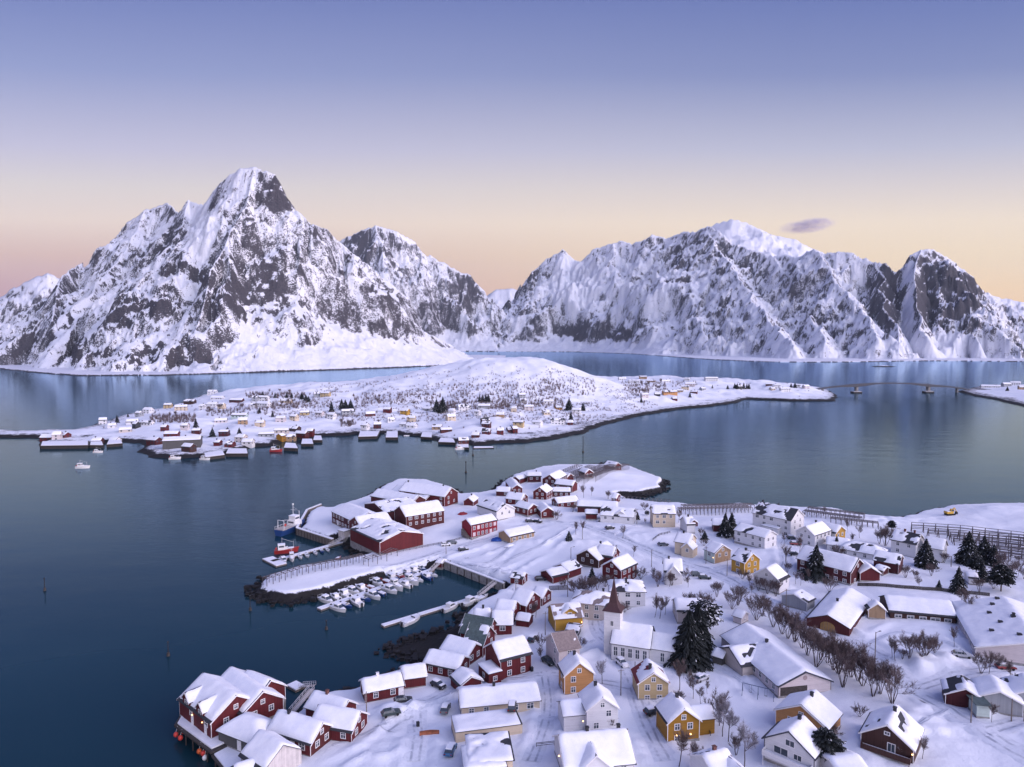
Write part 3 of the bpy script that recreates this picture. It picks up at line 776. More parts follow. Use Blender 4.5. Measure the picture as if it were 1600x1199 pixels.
# ------------------------------------------------------------------ houses
_wcache = {}
def win_meshes(w, h, kind):
    k = (round(w, 2), round(h, 2), kind)
    if k in _wcache: return _wcache[k]
    f = MB(); t = 0.13 if kind != 'plain' else 0.09
    f.box(-w / 2 - t, -0.07, -h / 2 - t, w / 2 + t, 0.0, -h / 2); f.box(-w / 2 - t, -0.07, h / 2, w / 2 + t, 0.0, h / 2 + t)
    f.box(-w / 2 - t, -0.07, -h / 2, -w / 2, 0.0, h / 2); f.box(w / 2, -0.07, -h / 2, w / 2 + t, 0.0, h / 2)
    if kind == 'cross': f.box(-0.04, -0.05, -h / 2, 0.04, -0.004, h / 2); f.box(-w / 2, -0.048, 0.12, w / 2, -0.006, 0.2)
    elif kind == 'post': f.box(-0.04, -0.05, -h / 2, 0.04, -0.004, h / 2)
    g = MB(); g.add([(-w / 2, -0.02, -h / 2), (w / 2, -0.02, -h / 2), (w / 2, -0.02, h / 2), (-w / 2, -0.02, h / 2)], [(0, 1, 2, 3)])
    _wcache[k] = (f.mesh('window_frame', M['trim']), {p: g.mesh('window_pane', M[p]) for p in ('glass', 'warmglass', 'skylitglass')})
    return _wcache[k]
def put_window(parent, x, y, z, ang, w=1.0, h=1.2, kind='cross', pane='glass', far=False):
    """ang: direction the outside faces, in the house's own axes (0 = -y)"""
    fm, gm = win_meshes(w, h, kind)
    if far:
        o = link('window', gm[pane], parent); o.location = (x, y, z); o.rotation_euler = (0, 0, ang); 
        return o
    o = link('window', fm, parent); o.location = (x, y, z); o.rotation_euler = (0, 0, ang)
    link('window_pane', gm[pane], o)
    return o
def put_door(parent, x, y, z, ang, w=0.95, h=2.05, mat='trim'):
    d = MB(); d.box(-w / 2, -0.06, 0, w / 2, 0.0, h)
    d.box(-w / 2 - 0.12, -0.045, 0, -w / 2, 0.0, h + 0.12); d.box(w / 2, -0.045, 0, w / 2 + 0.12, 0.0, h + 0.12); d.box(-w / 2, -0.045, h, w / 2, 0.0, h + 0.12)
    o = d.build('door', M[mat] if mat in M else WALL[mat], parent); o.location = (x, y, z); o.rotation_euler = (0, 0, ang)
    k = MB(); k.ball((w * 0.34, -0.09, h * 0.48), 0.05, 6, 4); k.build('door_handle', M['blackmetal'], o)
    return o
def snow_sheet(name, fz, x0, x1, y0, y1, T, parent, bare=0.0, seed=1, nx=None, ny=None, round_to=0.35):
    """a pillow of snow lying on a surface z = fz(x, y); bare > 0 leaves patches of the roof uncovered"""
    nx = nx or max(6, int((x1 - x0) / 0.7)); ny = ny or max(8, int((y1 - y0) / 0.6))
    def spaced(a, b, n):
        t = np.linspace(0, 1, n)
        e = 0.02
        return np.concatenate([[a], a + (b - a) * (e + (1 - 2 * e) * t), [b]])
    xs = spaced(x0, x1, nx); ys = spaced(y0, y1, ny)
    X, Y = np.meshgrid(xs, ys)
    dx = np.minimum(X - x0, x1 - X); dy = np.minimum(Y - y0, y1 - Y)
    e = np.minimum(dx, dy)
    t = T * (0.45 + 0.55 * sstep(0.0, round_to * 2.2, e)) * (1 + 0.35 * fbm(X / 2.6 + seed * 3.1, Y / 2.6, seed, 3))
    if bare: t = np.where(fbm(X / 4.6 + seed, Y / 3.4 - seed, seed + 5, 3) > 0.55 - bare, -0.25, t)
    Z0 = fz(X, Y)
    Z = Z0 + t
    rim = (e < 1e-6)
    Z = np.where(rim, Z0 - 0.05, Z)
    return link(name, grid_mesh(name, X, Y, Z, M['roofsnow']), parent)
def roof_fn(kind, L, W, wall, h, ov):
    k = (h - wall) / (W / 2)
    if kind == 'gable': return lambda x, y: h - k * np.sqrt(np.asarray(y, float) ** 2 + 0.03) + 0.0 * x
    if kind == 'hip': return lambda x, y: np.minimum(h - k * np.sqrt(np.asarray(y, float) ** 2 + 0.03), wall + k * 1.15 * (L / 2 - np.abs(x)))
    if kind == 'flat': return lambda x, y: h + 0.0 * np.asarray(x, float) + 0.0 * np.asarray(y, float)
    if kind == 'shed': return lambda x, y: wall + (h - wall) * (np.asarray(y, float) + W / 2) / W + 0.0 * np.asarray(x, float)
def shell(parent, L, W, wall, h, kind, wmat, rmat, ov=0.4, snow=0.38, bare=0.0, seed=1, trim='trim', deep=2.6, names=('wall', 'roof'), sag=0.0, gablemat=None, found=True):
    """walls, roof, snow, boards and footing of one simple volume, ridge along x, centred on the parent's origin"""
    mb = MB(); k = (h - wall) / (W / 2)
    l, w = L / 2, W / 2
    if kind == 'gable':
        v = [(-l, -w, -deep), (l, -w, -deep), (l, w, -deep), (-l, w, -deep), (-l, -w, wall), (l, -w, wall), (l, w, wall), (-l, w, wall), (-l, 0, h), (l, 0, h)]
        mb.add(v, [(0, 1, 5, 4), (2, 3, 7, 6)], 0); mb.add(v, [(1, 2, 6, 9, 5), (3, 0, 4, 8, 7)], 1 if gablemat else 0); mb.add(v, [(4, 5, 9, 8), (6, 7, 8, 9), (0, 3, 2, 1)], 0)
    elif kind == 'shed':
        v = [(-l, -w, -deep), (l, -w, -deep), (l, w, -deep), (-l, w, -deep), (-l, -w, wall), (l, -w, wall), (l, w, h), (-l, w, h)]
        mb.add(v, [(0, 1, 5, 4), (1, 2, 6, 5), (2, 3, 7, 6), (3, 0, 4, 7), (4, 5, 6, 7), (0, 3, 2, 1)])
    else:
        mb.box(-l, -w, -deep, l, w, wall if kind == 'hip' else h - 0.05)
    mats = [WALL[wmat]] + ([WALL[gablemat]] if gablemat else [])
    mb.build(names[0], mats, parent)
    rb = MB(); th = 0.14
    lo, wo = l + ov, w + ov
    if kind == 'gable':
        ze = h - k * wo
        for s in (1, -1):
            vs = [(-lo, 0, h + th), (lo, 0, h + th), (lo, -s * wo, ze + th), (-lo, -s * wo, ze + th), (-lo, 0, h + 0.012), (lo, 0, h + 0.012), (lo, -s * wo, ze + 0.012), (-lo, -s * wo, ze + 0.012)]
            fs = [(0, 3, 2, 1), (4, 5, 6, 7), (2, 3, 7, 6), (1, 2, 6, 5), (3, 0, 4, 7)]
            rb.add(vs, fs if s > 0 else [tuple(reversed(f)) for f in fs])
    elif kind == 'hip':
        ze = wall - k * ov; ins = w / 1.15
        top = [(-l + ins, 0, h + th), (l - ins, 0, h + th)]; ee = [(-lo, -wo, ze + th), (lo, -wo, ze + th), (lo, wo, ze + th), (-lo, wo, ze + th)]; lw = [(a, b, c - th - 0.02) for a, b, c in ee]
        rb.add(top + ee + lw, [(0, 2, 3, 1), (1, 3, 4), (1, 4, 5, 0), (0, 5, 2), (2, 6, 7, 3), (3, 7, 8, 4), (4, 8, 9, 5), (5, 9, 6, 2), (6, 9, 8, 7)])
    elif kind == 'shed':
        q = (h - wall) / W; a, b = wall - q * ov, h + q * ov
        rb.add([(-lo, -wo, a + th), (lo, -wo, a + th), (lo, wo, b + th), (-lo, wo, b + th), (-lo, -wo, a + .012), (lo, -wo, a + .012), (lo, wo, b + .012), (-lo, wo, b + .012)], [(0, 1, 2, 3), (4, 7, 6, 5), (0, 4, 5, 1), (1, 5, 6, 2), (2, 6, 7, 3), (3, 7, 4, 0)])
    else:
        rb.box(-lo, -wo, h, lo, wo, h + th)
    roof = rb.build(names[1], ROOF[rmat], parent)
    rf = roof_fn(kind, L, W, wall, h, ov)
    f2 = lambda x, y: rf(x, y) + th + 0.01
    if snow > 0:
        sf = f2
        if kind == 'hip': sf = lambda x, y: np.maximum(f2(x, y), wall - k * ov + th)
        rs = random.Random(seed + 1); ya, yb = -wo, wo; xa, xb = -lo, lo      # some roofs have shed a strip at the eaves or the verge
        if kind == 'gable' and rs.random() < .5: ya += rs.uniform(.15, .8)
        if kind == 'gable' and rs.random() < .3: yb -= rs.uniform(.15, .8)
        if rs.random() < .3: xb -= rs.uniform(.1, .35)
        if not bare and rs.random() < .22: bare = rs.uniform(.08, .2)
        snow_sheet('roof_snow', sf, xa, xb, ya, yb, snow * rs.uniform(.75, 1.2), roof, bare, seed)
    if trim and kind in ('gable', 'shed'):
        for sx in (-1, 1):
            tb = MB()
            for sy in (-1, 1):
                top = wall if kind == 'gable' else (wall if sy < 0 else h)
                tb.box(sx * l - 0.02 if sx > 0 else -l - 0.03, sy * w - 0.11 if sy > 0 else -w - 0.03, -0.3, sx * l + 0.03 if sx > 0 else -l + 0.02, sy * w + 0.03 if sy > 0 else -w + 0.11, top - 0.1)
            if kind == 'gable':
                x = sx * (lo + 0.03)
                for sy in (-1, 1):
                    ze = h - k * wo
                    vs = [(x - 0.03, 0, h - 0.14), (x + 0.03, 0, h - 0.14), (x + 0.03, sy * wo, ze - 0.14), (x - 0.03, sy * wo, ze - 0.14), (x - 0.03, 0, h + 0.17), (x + 0.03, 0, h + 0.17), (x + 0.03, sy * wo, ze + 0.17), (x - 0.03, sy * wo, ze + 0.17)]
                    tb.add(vs, [(0, 1, 2, 3), (4, 7, 6, 5), (0, 4, 5, 1), (1, 5, 6, 2), (2, 6, 7, 3), (3, 7, 4, 0)])
            tb.build('trim_boards', M[trim], parent)
    if found:
        fb = MB(); fb.box(-l - 0.04, -w - 0.04, -deep, l + 0.04, w + 0.04, 0.28)
        fb.build('foundation', M['concrete'], parent)
    return roof, f2
def chimney(roof, f2, x, y, brick='brick', w=0.6, up=1.0):
    z = float(f2(np.array(x), np.array(y)))
    c = MB(); c.box(x - w / 2, y - w / 2, z - 0.6, x + w / 2, y + w / 2, z + up); c.box(x - w / 2 - 0.07, y - w / 2 - 0.07, z + up, x + w / 2 + 0.07, y + w / 2 + 0.07, z + up + 0.12)
    o = c.build('chimney', M[brick], roof)
    return o
def cross_gable(parent, x, side, w, out, W, wall, h, wmat, rmat, snow=0.36, seed=1, win=(1.0, 1.2), pane='glass', name='dormer', y_in=0.0, trim='trim'):
    """a small gabled volume standing out of a long side; its parts are one deeper"""
    y1 = W / 2 + out
    mb = MB(); hw = w / 2
    S = side
    z0 = -2.6 if out > -0.3 else wall - 1.6
    v = [(x - hw, S * y1, z0), (x + hw, S * y1, z0), (x + hw, S * y_in, z0), (x - hw, S * y_in, z0), (x - hw, S * y1, wall), (x + hw, S * y1, wall), (x + hw, S * y_in, wall), (x - hw, S * y_in, wall), (x, S * y1, h), (x, S * y_in, h)]
    f = [(0, 1, 5, 8, 4), (1, 2, 6, 5), (3, 0, 4, 7), (5, 6, 9, 8), (7, 4, 8, 9), (2, 3, 7, 9, 6)]
    mb.add(v, f if S < 0 else [tuple(reversed(q)) for q in f])
    d = mb.build(name, WALL[wmat], parent)
    k = (h - wall) / hw; ov = 0.3; th = 0.12
    rb = MB(); ya, yb = S * y_in, S * (y1 + ov)
    for s in (-1, 1):
        ze = h - k * (hw + ov); xe = x + s * (hw + ov)
        vs = [(x, ya, h + th), (x, yb, h + th), (xe, yb, ze + th), (xe, ya, ze + th), (x, ya, h + .012), (x, yb, h + .012), (xe, yb, ze + .012), (xe, ya, ze + .012)]
        rb.add(vs, [(0, 1, 2, 3), (4, 7, 6, 5), (1, 5, 6, 2), (2, 6, 7, 3)])
    rb.build('dormer_roof', ROOF[rmat], d)
    fz = lambda X, Y: h - k * np.sqrt((X - x) ** 2 + 0.03) + th + 0.01
    snow_sheet('dormer_snow', fz, x - hw - ov, x + hw + ov, min(ya, yb), max(ya, yb), snow, d, 0, seed)
    if trim:
        tb = MB()
        for s in (-1, 1):
            ze = h - k * (hw + ov); xe = x + s * (hw + ov); yy = S * (y1 + ov + 0.03)
            vs = [(x, yy - .03, h - .12), (x, yy + .03, h - .12), (xe, yy + .03, ze - .12), (xe, yy - .03, ze - .12), (x, yy - .03, h + .15), (x, yy + .03, h + .15), (xe, yy + .03, ze + .15), (xe, yy - .03, ze + .15)]
            tb.add(vs, [(0, 1, 2, 3), (4, 7, 6, 5), (0, 4, 5, 1), (1, 5, 6, 2), (2, 6, 7, 3), (3, 7, 4, 0)])
        tb.build('trim_boards', M[trim], d)
    if win:
        put_window(d, x, S * y1, wall - 0.75, 0 if S < 0 else math.pi, win[0], win[1], 'cross', pane)
    return d
def place_ridge(r, h, lift=0.0):
    """ridge ends as pixels -> centre, heading, length, ground level"""
    a = hit(r[0], r[1], h); b = hit(r[2], r[3], h)
    z0 = min(a[2], b[2]) * 0.5 + 0.25 * (a[2] + b[2]) + lift
    a = at_z(r[0], r[1], z0 + h + 0.35); b = at_z(r[2], r[3], z0 + h + 0.35)
    c = (a + b) / 2
    return c, math.atan2(b[1] - a[1], b[0] - a[0]), math.hypot(b[0] - a[0], b[1] - a[1]), z0
def house(name, r, h, W, wall, wmat, label=None, cat='house', group=None, lm=None, base=None, kind='gable', roof='dark', snow=0.38, bare=0.0, win='auto', panes=None, chim=1, brick='blackmetal', trim='trim', ov=0.4, far=False, gables=(), doors=(), lamps=(), lift=0.0, gablemat=None, z0=None, wsize=(1.0, 1.2), rows=None, wkind='cross', deep=2.6, maxL=None, found=True):
    c, rz, L, zb = place_ridge(r, h, lift)
    if z0 is not None: zb = z0
    L = max(2.5, L - 2 * ov)
    if kind == 'hip': L = L + W / 1.15
    if maxL: L = min(L, maxL)
    o = thing(name, (c[0], c[1], zb), rz, label, cat, group, lm, base)
    seed = len(THINGS) * 7 + 3
    rf, f2 = shell(o, L, W, wall, h, kind, wmat, roof, ov, snow, bare, seed, trim if not far else None, deep, gablemat=gablemat, found=found and not far)
    r2 = random.Random(seed)
    if chim:
        for q in range(chim if isinstance(chim, int) else 1):
            chimney(rf, f2, (r2.uniform(-0.25, 0.25) + (q - (chim - 1) / 2) * 0.4) * L, r2.uniform(-0.06, 0.06) * W, brick, 0.6 if not far else 0.8)
    # windows on the walls that can be seen from the village's open side
    tc = math.atan2(-c[1], -c[0])
    if win:
        for side in range(4):
            an = (-math.pi / 2, 0, math.pi / 2, math.pi)[side]     # outward normal in the house axes
            if math.cos(rz + an - tc) < 0.12: continue
            if win != 'auto' and str(side) not in win: continue
            n = rows or (1 if wall < 4.3 else 2)
            ww, wh = wsize
            if side in (0, 2):
                cols = max(1, int((L - 0.8) / (2.9 if not far else 3.6)))
                for rr in range(n):
                    for q in range(cols):
                        x = (q + 0.5) / cols * (L - 1.0) - (L - 1.0) / 2
                        if any(abs(x - g[0]) < g[2] / 2 + 0.5 and g[1] == (-1 if side == 0 else 1) for g in gables): continue
                        if r2.random() < (0.12 if not far else 0.2): continue
                        z = wall - 1.15 - (n - 1 - rr) * 2.5
                        put_window(o, x, (-W / 2 if side == 0 else W / 2), z, 0 if side == 0 else math.pi, ww * (1.0 if r2.random() < .7 else 1.4), wh, wkind, (panes or 'glass') if r2.random() < .8 else 'glass', far)
            else:
                cols = 2 if W > 5.5 else 1
                for rr in range(n + (1 if h - wall > 2.3 else 0)):
                    attic = rr == n
                    cc = 1 if attic else cols
                    for q in range(cc):
                        y = ((q + 0.5) / cc - 0.5) * W * 0.8
                        if not attic and r2.random() < 0.12: continue
                        z = wall + (h - wall) * 0.30 if attic else wall - 1.15 - (n - 1 - rr) * 2.5
                        put_window(o, (L / 2 if side == 1 else -L / 2), y, z, math.pi / 2 if side == 1 else -math.pi / 2, ww * (0.8 if attic else 1), wh * (0.75 if attic else 1), wkind, (panes or 'glass') if r2.random() < .8 else 'glass', far)
    for g in gables:
        cross_gable(o, g[0], g[1], g[2], g[3], W, g[4], g[5], g[6] if len(g) > 6 else wmat, roof, seed=seed + 3)
    for d in doors:      # (side, offset along that wall, material)
        s, off, mt = d
        if s in (0, 2): put_door(o, off, -W / 2 if s == 0 else W / 2, 0.25, 0 if s == 0 else math.pi, mat=mt)
        else: put_door(o, L / 2 if s == 1 else -L / 2, off, 0.25, math.pi / 2 if s == 1 else -math.pi / 2, mat=mt)
    for q in lamps:
        s, off, z = q
        b = MB()
        if s in (0, 2): p = (off, (-W / 2 - 0.22) if s == 0 else W / 2 + 0.22, z)
        else: p = ((L / 2 + 0.22) if s == 1 else -L / 2 - 0.22, off, z)
        b.ball(p, 0.13, 8, 6); b.build('porch_lamp', M['warm'], o)
    o['L'] = L; o['W'] = W
    return o
def annex(parent, x, y, L, W, wall, h, wmat, kind='gable', roof='dark', rz=0.0, name='annex', snow=0.36, win=None, seed=5, trim='trim'):
    """a lower wing of a house: a part with sub-parts"""
    mb = MB()
    l, w = L / 2, W / 2
    if kind == 'gable':
        v = [(-l, -w, -2.5), (l, -w, -2.5), (l, w, -2.5), (-l, w, -2.5), (-l, -w, wall), (l, -w, wall), (l, w, wall), (-l, w, wall), (-l, 0, h), (l, 0, h)]
        mb.add(v, [(0, 1, 5, 4), (2, 3, 7, 6), (1, 2, 6, 9, 5), (3, 0, 4, 8, 7), (4, 5, 9, 8), (6, 7, 8, 9), (0, 3, 2, 1)])
    else:
        mb.box(-l, -w, -2.5, l, w, h - 0.02)
    a = mb.build(name, WALL[wmat], parent); a.location = (x, y, 0); a.rotation_euler = (0, 0, rz)
    k = (h - wall) / w if kind == 'gable' else 0.0
    rb = MB(); ov, th = 0.3, 0.12
    if kind == 'gable':
        for s in (-1, 1):
            ye = s * (w + ov); ze = h - k * (w + ov)
            vs = [(-l - ov, 0, h + th), (l + ov, 0, h + th), (l + ov, ye, ze + th), (-l - ov, ye, ze + th), (-l - ov, 0, h + .012), (l + ov, 0, h + .012), (l + ov, ye, ze + .012), (-l - ov, ye, ze + .012)]
            rb.add(vs, [(0, 1, 2, 3), (4, 7, 6, 5), (1, 5, 6, 2), (2, 6, 7, 3), (3, 7, 4, 0)])
    else: rb.box(-l - ov, -w - ov, h, l + ov, w + ov, h + th)
    rb.build('annex_roof', ROOF[roof], a)
    fz = (lambda X, Y: h - k * np.sqrt(Y ** 2 + 0.03) + th + 0.01) if kind == 'gable' else (lambda X, Y: h + th + 0.01 + 0 * X)
    snow_sheet('annex_snow', fz, -l - ov, l + ov, -w - ov, w + ov, snow, a, 0, seed)
    for q in (win or ()):
        side, off, z, ww, wh = q
        if side == 0: put_window(a, off, -w, z, 0, ww, wh)
        elif side == 2: put_window(a, off, w, z, math.pi, ww, wh)
        elif side == 1: put_window(a, l, off, z, math.pi / 2, ww, wh)
        else: put_window(a, -l, off, z, -math.pi / 2, ww, wh)
    return a
# ------------------------------------------------------------------ the near village, house by house
def H(r, h, W, wall, col, label, name='wooden_house', **kw):
    return house(name, r, h, W, wall, col, label, **kw)
RORBU = 'red waterfront cabins of the near village'
# south-west quay
pier_house = H((317, 1070, 370, 1106), 7.6, 11.5, 3.9, 'red', 'large red boathouse with two dormers on a pier hung with round buoys', 'boathouse', z0=3.1, chim=0, win='013', gables=((-4.0, -1, 3.4, 0.05, 5.0, 6.7), (2.6, -1, 3.4, 0.05, 5.0, 6.7)), lamps=((0, -0.8, 2.6), (0, 3.9, 2.6)), doors=((0, -1.2, 'trim'), (0, 5, 'trim')), lm='the red boathouse with two dormers')
H((360, 1059, 412, 1099), 7.0, 10, 3.6, 'red', 'snow-roofed red shed pressed behind the two-dormer pier boathouse', 'boathouse', z0=3.0, chim=0, win='1')
H((386, 1064, 424, 1081), 6.4, 8.5, 3.4, 'red', 'red shed with a white-framed end door, hindmost of the pier sheds', 'boathouse', z0=3.0, chim=0, win='', doors=((1, 0, 'trim'),), lamps=((1, -2.4, 2.6),))
H((435, 1107, 505, 1128), 5.6, 7.2, 3.0, 'red', 'long red house with a pale garage door and brick gable stack near the quay', chim=1, win='01', gablemat='redbrown', doors=((0, 1.0, 'trim'),), lm='the long red quay house')
H((497, 1099, 564, 1110), 5.4, 7.2, 2.9, 'red', 'red house with one white window on its front and a pole at its gable', chim=0, win='01')
H((490, 1077, 545, 1093), 5.0, 6.2, 2.8, 'red', 'red house with a brick chimney beside the slipway gangway', brick='brick', win='01')
H((380, 1127, 404, 1136), 5.2, 8.0, 3.0, 'olive', 'small dark grey boathouse with a round snowy roof between pier and barn', 'boathouse', kind='hip', z0=2.6, chim=0, win='', doors=((0, 1.0, 'trim'),), roof='dark')
barn = H((404, 1133, 443, 1157), 7.0, 8.6, 4.0, 'weathered', 'tall bare-board barn with a pale weathered gable by the water', 'barn', z0=2.6, chim=0, win='', trim=None, lm='the pale weathered barn')
H((364, 1189, 413, 1173), 4.6, 5.4, 2.8, 'weathered', 'low open-fronted lean-to reaching from the weathered barn over the water', 'shed', z0=2.4, chim=0, win='', trim=None)
M['brickish'] = plain('dull_vent', (0.30, 0.24, 0.24), 0.7)
M['amber'] = plain('amber_glass', (0.30, 0.17, 0.05), 0.4)
# along the water towards the marina
H((564, 1061, 628, 1049), 4.4, 6.2, 2.8, 'red', 'long low red cabin nearest the end of the shore road, one white vent pipe', 'waterfront_cabin', group=RORBU, brick='trim', win='0', doors=((0, 4.0, 'trim'),))
H((626, 1041, 665, 1036), 4.2, 6.2, 2.7, 'red', 'short red cabin with a white lattice fence along its front', 'waterfront_cabin', group=RORBU, chim=0, win='')
H((671, 1013, 726, 1024), 4.9, 7.2, 2.9, 'red', 'red cabin with a sagging snowy roof above the seaweed spit', 'waterfront_cabin', group=RORBU, chim=0, win='01', lift=-0.4)
H((700, 991, 744, 1004), 5.2, 7.2, 3.0, 'red', 'red cabin with an open front porch between sagging roof and green roof', 'waterfront_cabin', group=RORBU, chim=0, win='01')
big_red = H((768, 1003, 819, 991), 8.2, 8.8, 5.3, 'red', 'big red two-storey house with a porch annex and lit lamp beside the lane', chim=0, win='0', lm='the big red house with a porch annex', lamps=((0, -4.6, 2.4),))
annex(big_red, -6.3, -2.0, 3.4, 6.0, 2.7, 3.0, 'red', 'flat', win=((0, 0.0, 1.5, 0.9, 1.0), (3, 0, 1.5, 1.0, 1.0)))
H((720, 1040, 737, 1056), 4.0, 6.0, 2.4, 'red', 'small red garage with a white-edged door beside the car park', 'garage', chim=0, win='', doors=((1, 0, 'red'),), lm='the small red garage')
H((734, 971, 766, 977), 7.2, 7.8, 3.6, 'red', 'red cabin with a half-bare green roof and a glass lean-to, front one', 'waterfront_cabin', group=RORBU, roof='green', bare=0.62, chim=0, win='01')
H((727, 957, 772, 965), 7.4, 7.6, 3.6, 'red', 'red cabin with a steep mostly bare green roof, rear one of the green pair', 'waterfront_cabin', group=RORBU, roof='green', bare=0.6, chim=0, win='1')
H((769, 952, 802, 952), 6.0, 8.0, 3.4, 'red', 'red cabin with a square white roof and plain front behind the green roofs', 'waterfront_cabin', group=RORBU, chim=0, win='01')
H((740, 948, 768, 948), 5.6, 6.6, 3.0, 'red', 'red cabin end jutting over the marina behind the green roofs', 'waterfront_cabin', group=RORBU, chim=1, win='', z0=3.0)
p_ = H((778, 934, 808, 938), 6.2, 8.4, 3.4, 'red', 'red cabin with a posted side porch beside the marina', 'waterfront_cabin', group=RORBU, chim=0, win='1')
annex(p_, 6.2, -2.0, 4.0, 4.4, 2.3, 3.5, 'red', rz=0, name='porch')
H((808, 917, 835, 924), 7.0, 8.2, 4.0, 'red', 'red cabin with a tall white-framed gable below the quay bend', 'waterfront_cabin', group=RORBU, chim=0, win='01', lm='the red cabin below the quay bend')
H((837, 915, 856, 919), 5.0, 6.4, 3.0, 'red', 'low red cabin last in the row towards the village street', 'waterfront_cabin', group=RORBU, chim=0, win='01')
# the fish factory and the hotel
H((580, 809, 628.5, 829), 8.0, 20.5, 5.2, 'red', 'wide red factory hall with a blank gable facing the breakwater', 'factory_hall', chim=0, win='', lm='the blank-gabled red factory hall', ov=0.25)
H((554, 807, 604, 799), 9.0, 14, 5.6, 'red', 'red factory hall with a narrow pointed gable at the ramp', 'factory_hall', chim=0, win='3', ov=0.25)
H((541, 785, 577, 800), 8.2, 15, 5.2, 'darkred', 'red factory hall with a row of windows facing the snowy quay', 'factory_hall', chim=0, win='0', ov=0.25, doors=((0, -5, 'trim'),), lm='the windowed factory hall on the quay')
H((585, 785, 640, 776), 7.4, 22, 4.8, 'darkred', 'broad snow-covered factory shed with an open roof pit in the middle', 'factory_hall', chim=0, win='', ov=0.25)
H((624, 790, 685, 781), 10.4, 12.5, 7.0, 'redbrown', 'tall red-brown warehouse block with two rows of small white windows', 'warehouse', chim=0, win='0', rows=2, lm='the tall red-brown warehouse')
hotel = H((728, 810, 770, 801.5), 7.6, 7.4, 5.6, 'litred', 'bright red inn with two even rows of white-framed windows', 'inn', chim=0, win='', lm='the bright red inn')
for q in range(6):
    for zz in (1.4, 4.1):
        put_window(hotel, (q + 0.5 - 3) * hotel['L'] / 6.2, -3.7, zz, 0, 1.0, 1.3, 'cross', 'skylitglass' if (q + int(zz)) % 4 == 1 else 'glass')
st_ = MB()
for q in range(9): st_.box(-hotel['L'] / 2 - 1.3, -2.6 + q * 0.55, 0.0, -hotel['L'] / 2 - 0.1, -2.05 + q * 0.55, 0.35 + q * 0.32)
st_.build('outside_stair', M['wood'], hotel)
H((634, 752, 706, 761.5), 9.0, 12, 5.6, 'red', 'red sea house with a tall gable of white windows at the north quay', 'sea_house', win='01', chim=2, lm='the red sea house')
H((621, 757, 677, 768.5), 7.0, 10, 4.4, 'redbrown', 'red-brown warehouse, middle of the three stepped gables by the water', 'warehouse', chim=0, win='')
H((590, 763, 655, 774), 7.0, 10.5, 4.2, 'redbrown', 'red-brown warehouse with a black far gable, lowest of the stepped gables', 'warehouse', chim=0, win='')
H((740, 771, 731.5, 777), 4.6, 5.2, 2.7, 'red', 'small red shed with a pointed gable alone behind the inn', 'shed', chim=1, win='')
H((759, 777, 791, 787), 7.0, 10.5, 4.2, 'white', 'white house with a balconied gable behind the bright red inn', win='1', chim=0, lm='the balconied white house')
H((787, 828, 826, 820), 4.6, 8.6, 2.7, 'tan', 'low brown house with a broad snowy roof beside the blue tarpaulin', win='0', chim=0, lm='the low brown house')
H((823, 737, 846, 737), 5.6, 7, 3.6, 'darkred', 'dark red long cabin at the water north of the point', 'cabin', win='0', chim=1)
H((805, 744, 818, 740), 4.4, 6, 2.8, 'red', 'little red cabin with a low roof at the north rocks', 'cabin', win='', chim=0)
H((798, 745, 808, 757), 5.0, 6.2, 3.0, 'red', 'red cabin turned end-on with its gable to the street, by the north rocks', 'cabin', win='1', chim=0)
H((776, 760, 799, 761), 4.5, 6.2, 2.8, 'darkred', 'dark red cabin perched on the north shore rocks', 'cabin', win='0', chim=0)
H((794, 768, 821, 771), 5.6, 7.4, 3.2, 'red', 'red cabin with a bright red end wall in the north cluster', 'cabin', win='01', chim=1)
H((858.5, 741, 875, 733), 8.2, 9, 5.4, 'darkred', 'tall dark red house with two windows in a dark gable on the point', win='03', rows=2, chim=0, lm='the tall dark red house on the point')
H((843, 760.5, 853.5, 754.5), 7.2, 7.6, 4.6, 'red', 'red house with a steep white-edged gable in the north cluster', win='30', chim=1)
H((870, 748, 899, 751), 6.0, 8, 3.8, 'red', 'red house with an orange-lit brick end in the north cluster', win='0', chim=0)
H((862, 761, 892, 761.5), 4.6, 6.2, 2.9, 'darkred', 'long low dark cabin with a shaded front near the bare trees', 'cabin', win='0', chim=0)
H((866, 777, 901, 773.5), 5.0, 7.2, 3.1, 'red', 'red cabin with four white windows in a row near the point', 'cabin', win='03', chim=0)
H((902, 781, 966, 783.5), 5.2, 9, 3.2, 'darkred', 'long dark red barn with an unbroken white roof', 'barn', win='', chim=0, lm='the long dark red barn')
H((914, 795, 934, 795.5), 4.0, 5.6, 2.6, 'red', 'small red outhouse in front of the long dark red barn', 'shed', win='', chim=0)
H((940, 790, 993, 794), 6.6, 9, 3.8, 'white', 'white house with a black dormer behind bare trees', win='01', chim=0, gables=((1.5, -1, 3.6, -0.8, 4.8, 5.9),), lm='the white house with a black dormer')
H((1017, 788, 1054, 788.5), 9.0, 9, 6.2, 'cream', 'cream two-storey house with eight windows across its front', win='01', rows=2, chim=0, lm='the cream two-storey house')
H((910, 730, 921, 733), 5.0, 6, 3.0, 'red', 'red cabin with two windows in its gable beside the fish racks', 'cabin', win='1', chim=0)
H((881, 737, 892, 739.5), 4.6, 5.4, 2.8, 'red', 'tiny red cabin between the tall dark house and the fish racks', 'cabin', win='1', chim=0)
H((958, 770, 967, 771), 4.6, 6.6, 2.9, 'red', 'red cabin below the snowy knoll at the cove', 'cabin', win='01', chim=0)
H((949, 719.5, 966, 722.5), 5.2, 7.4, 3.0, 'red', 'red hut crowning the tip of the point among racks', 'cabin', win='1', chim=0)
H((811, 781.5, 834, 787), 5.2, 7.2, 3.2, 'red', 'red cabin with a lit gable beside the white balconied house', 'cabin', win='01', chim=1)
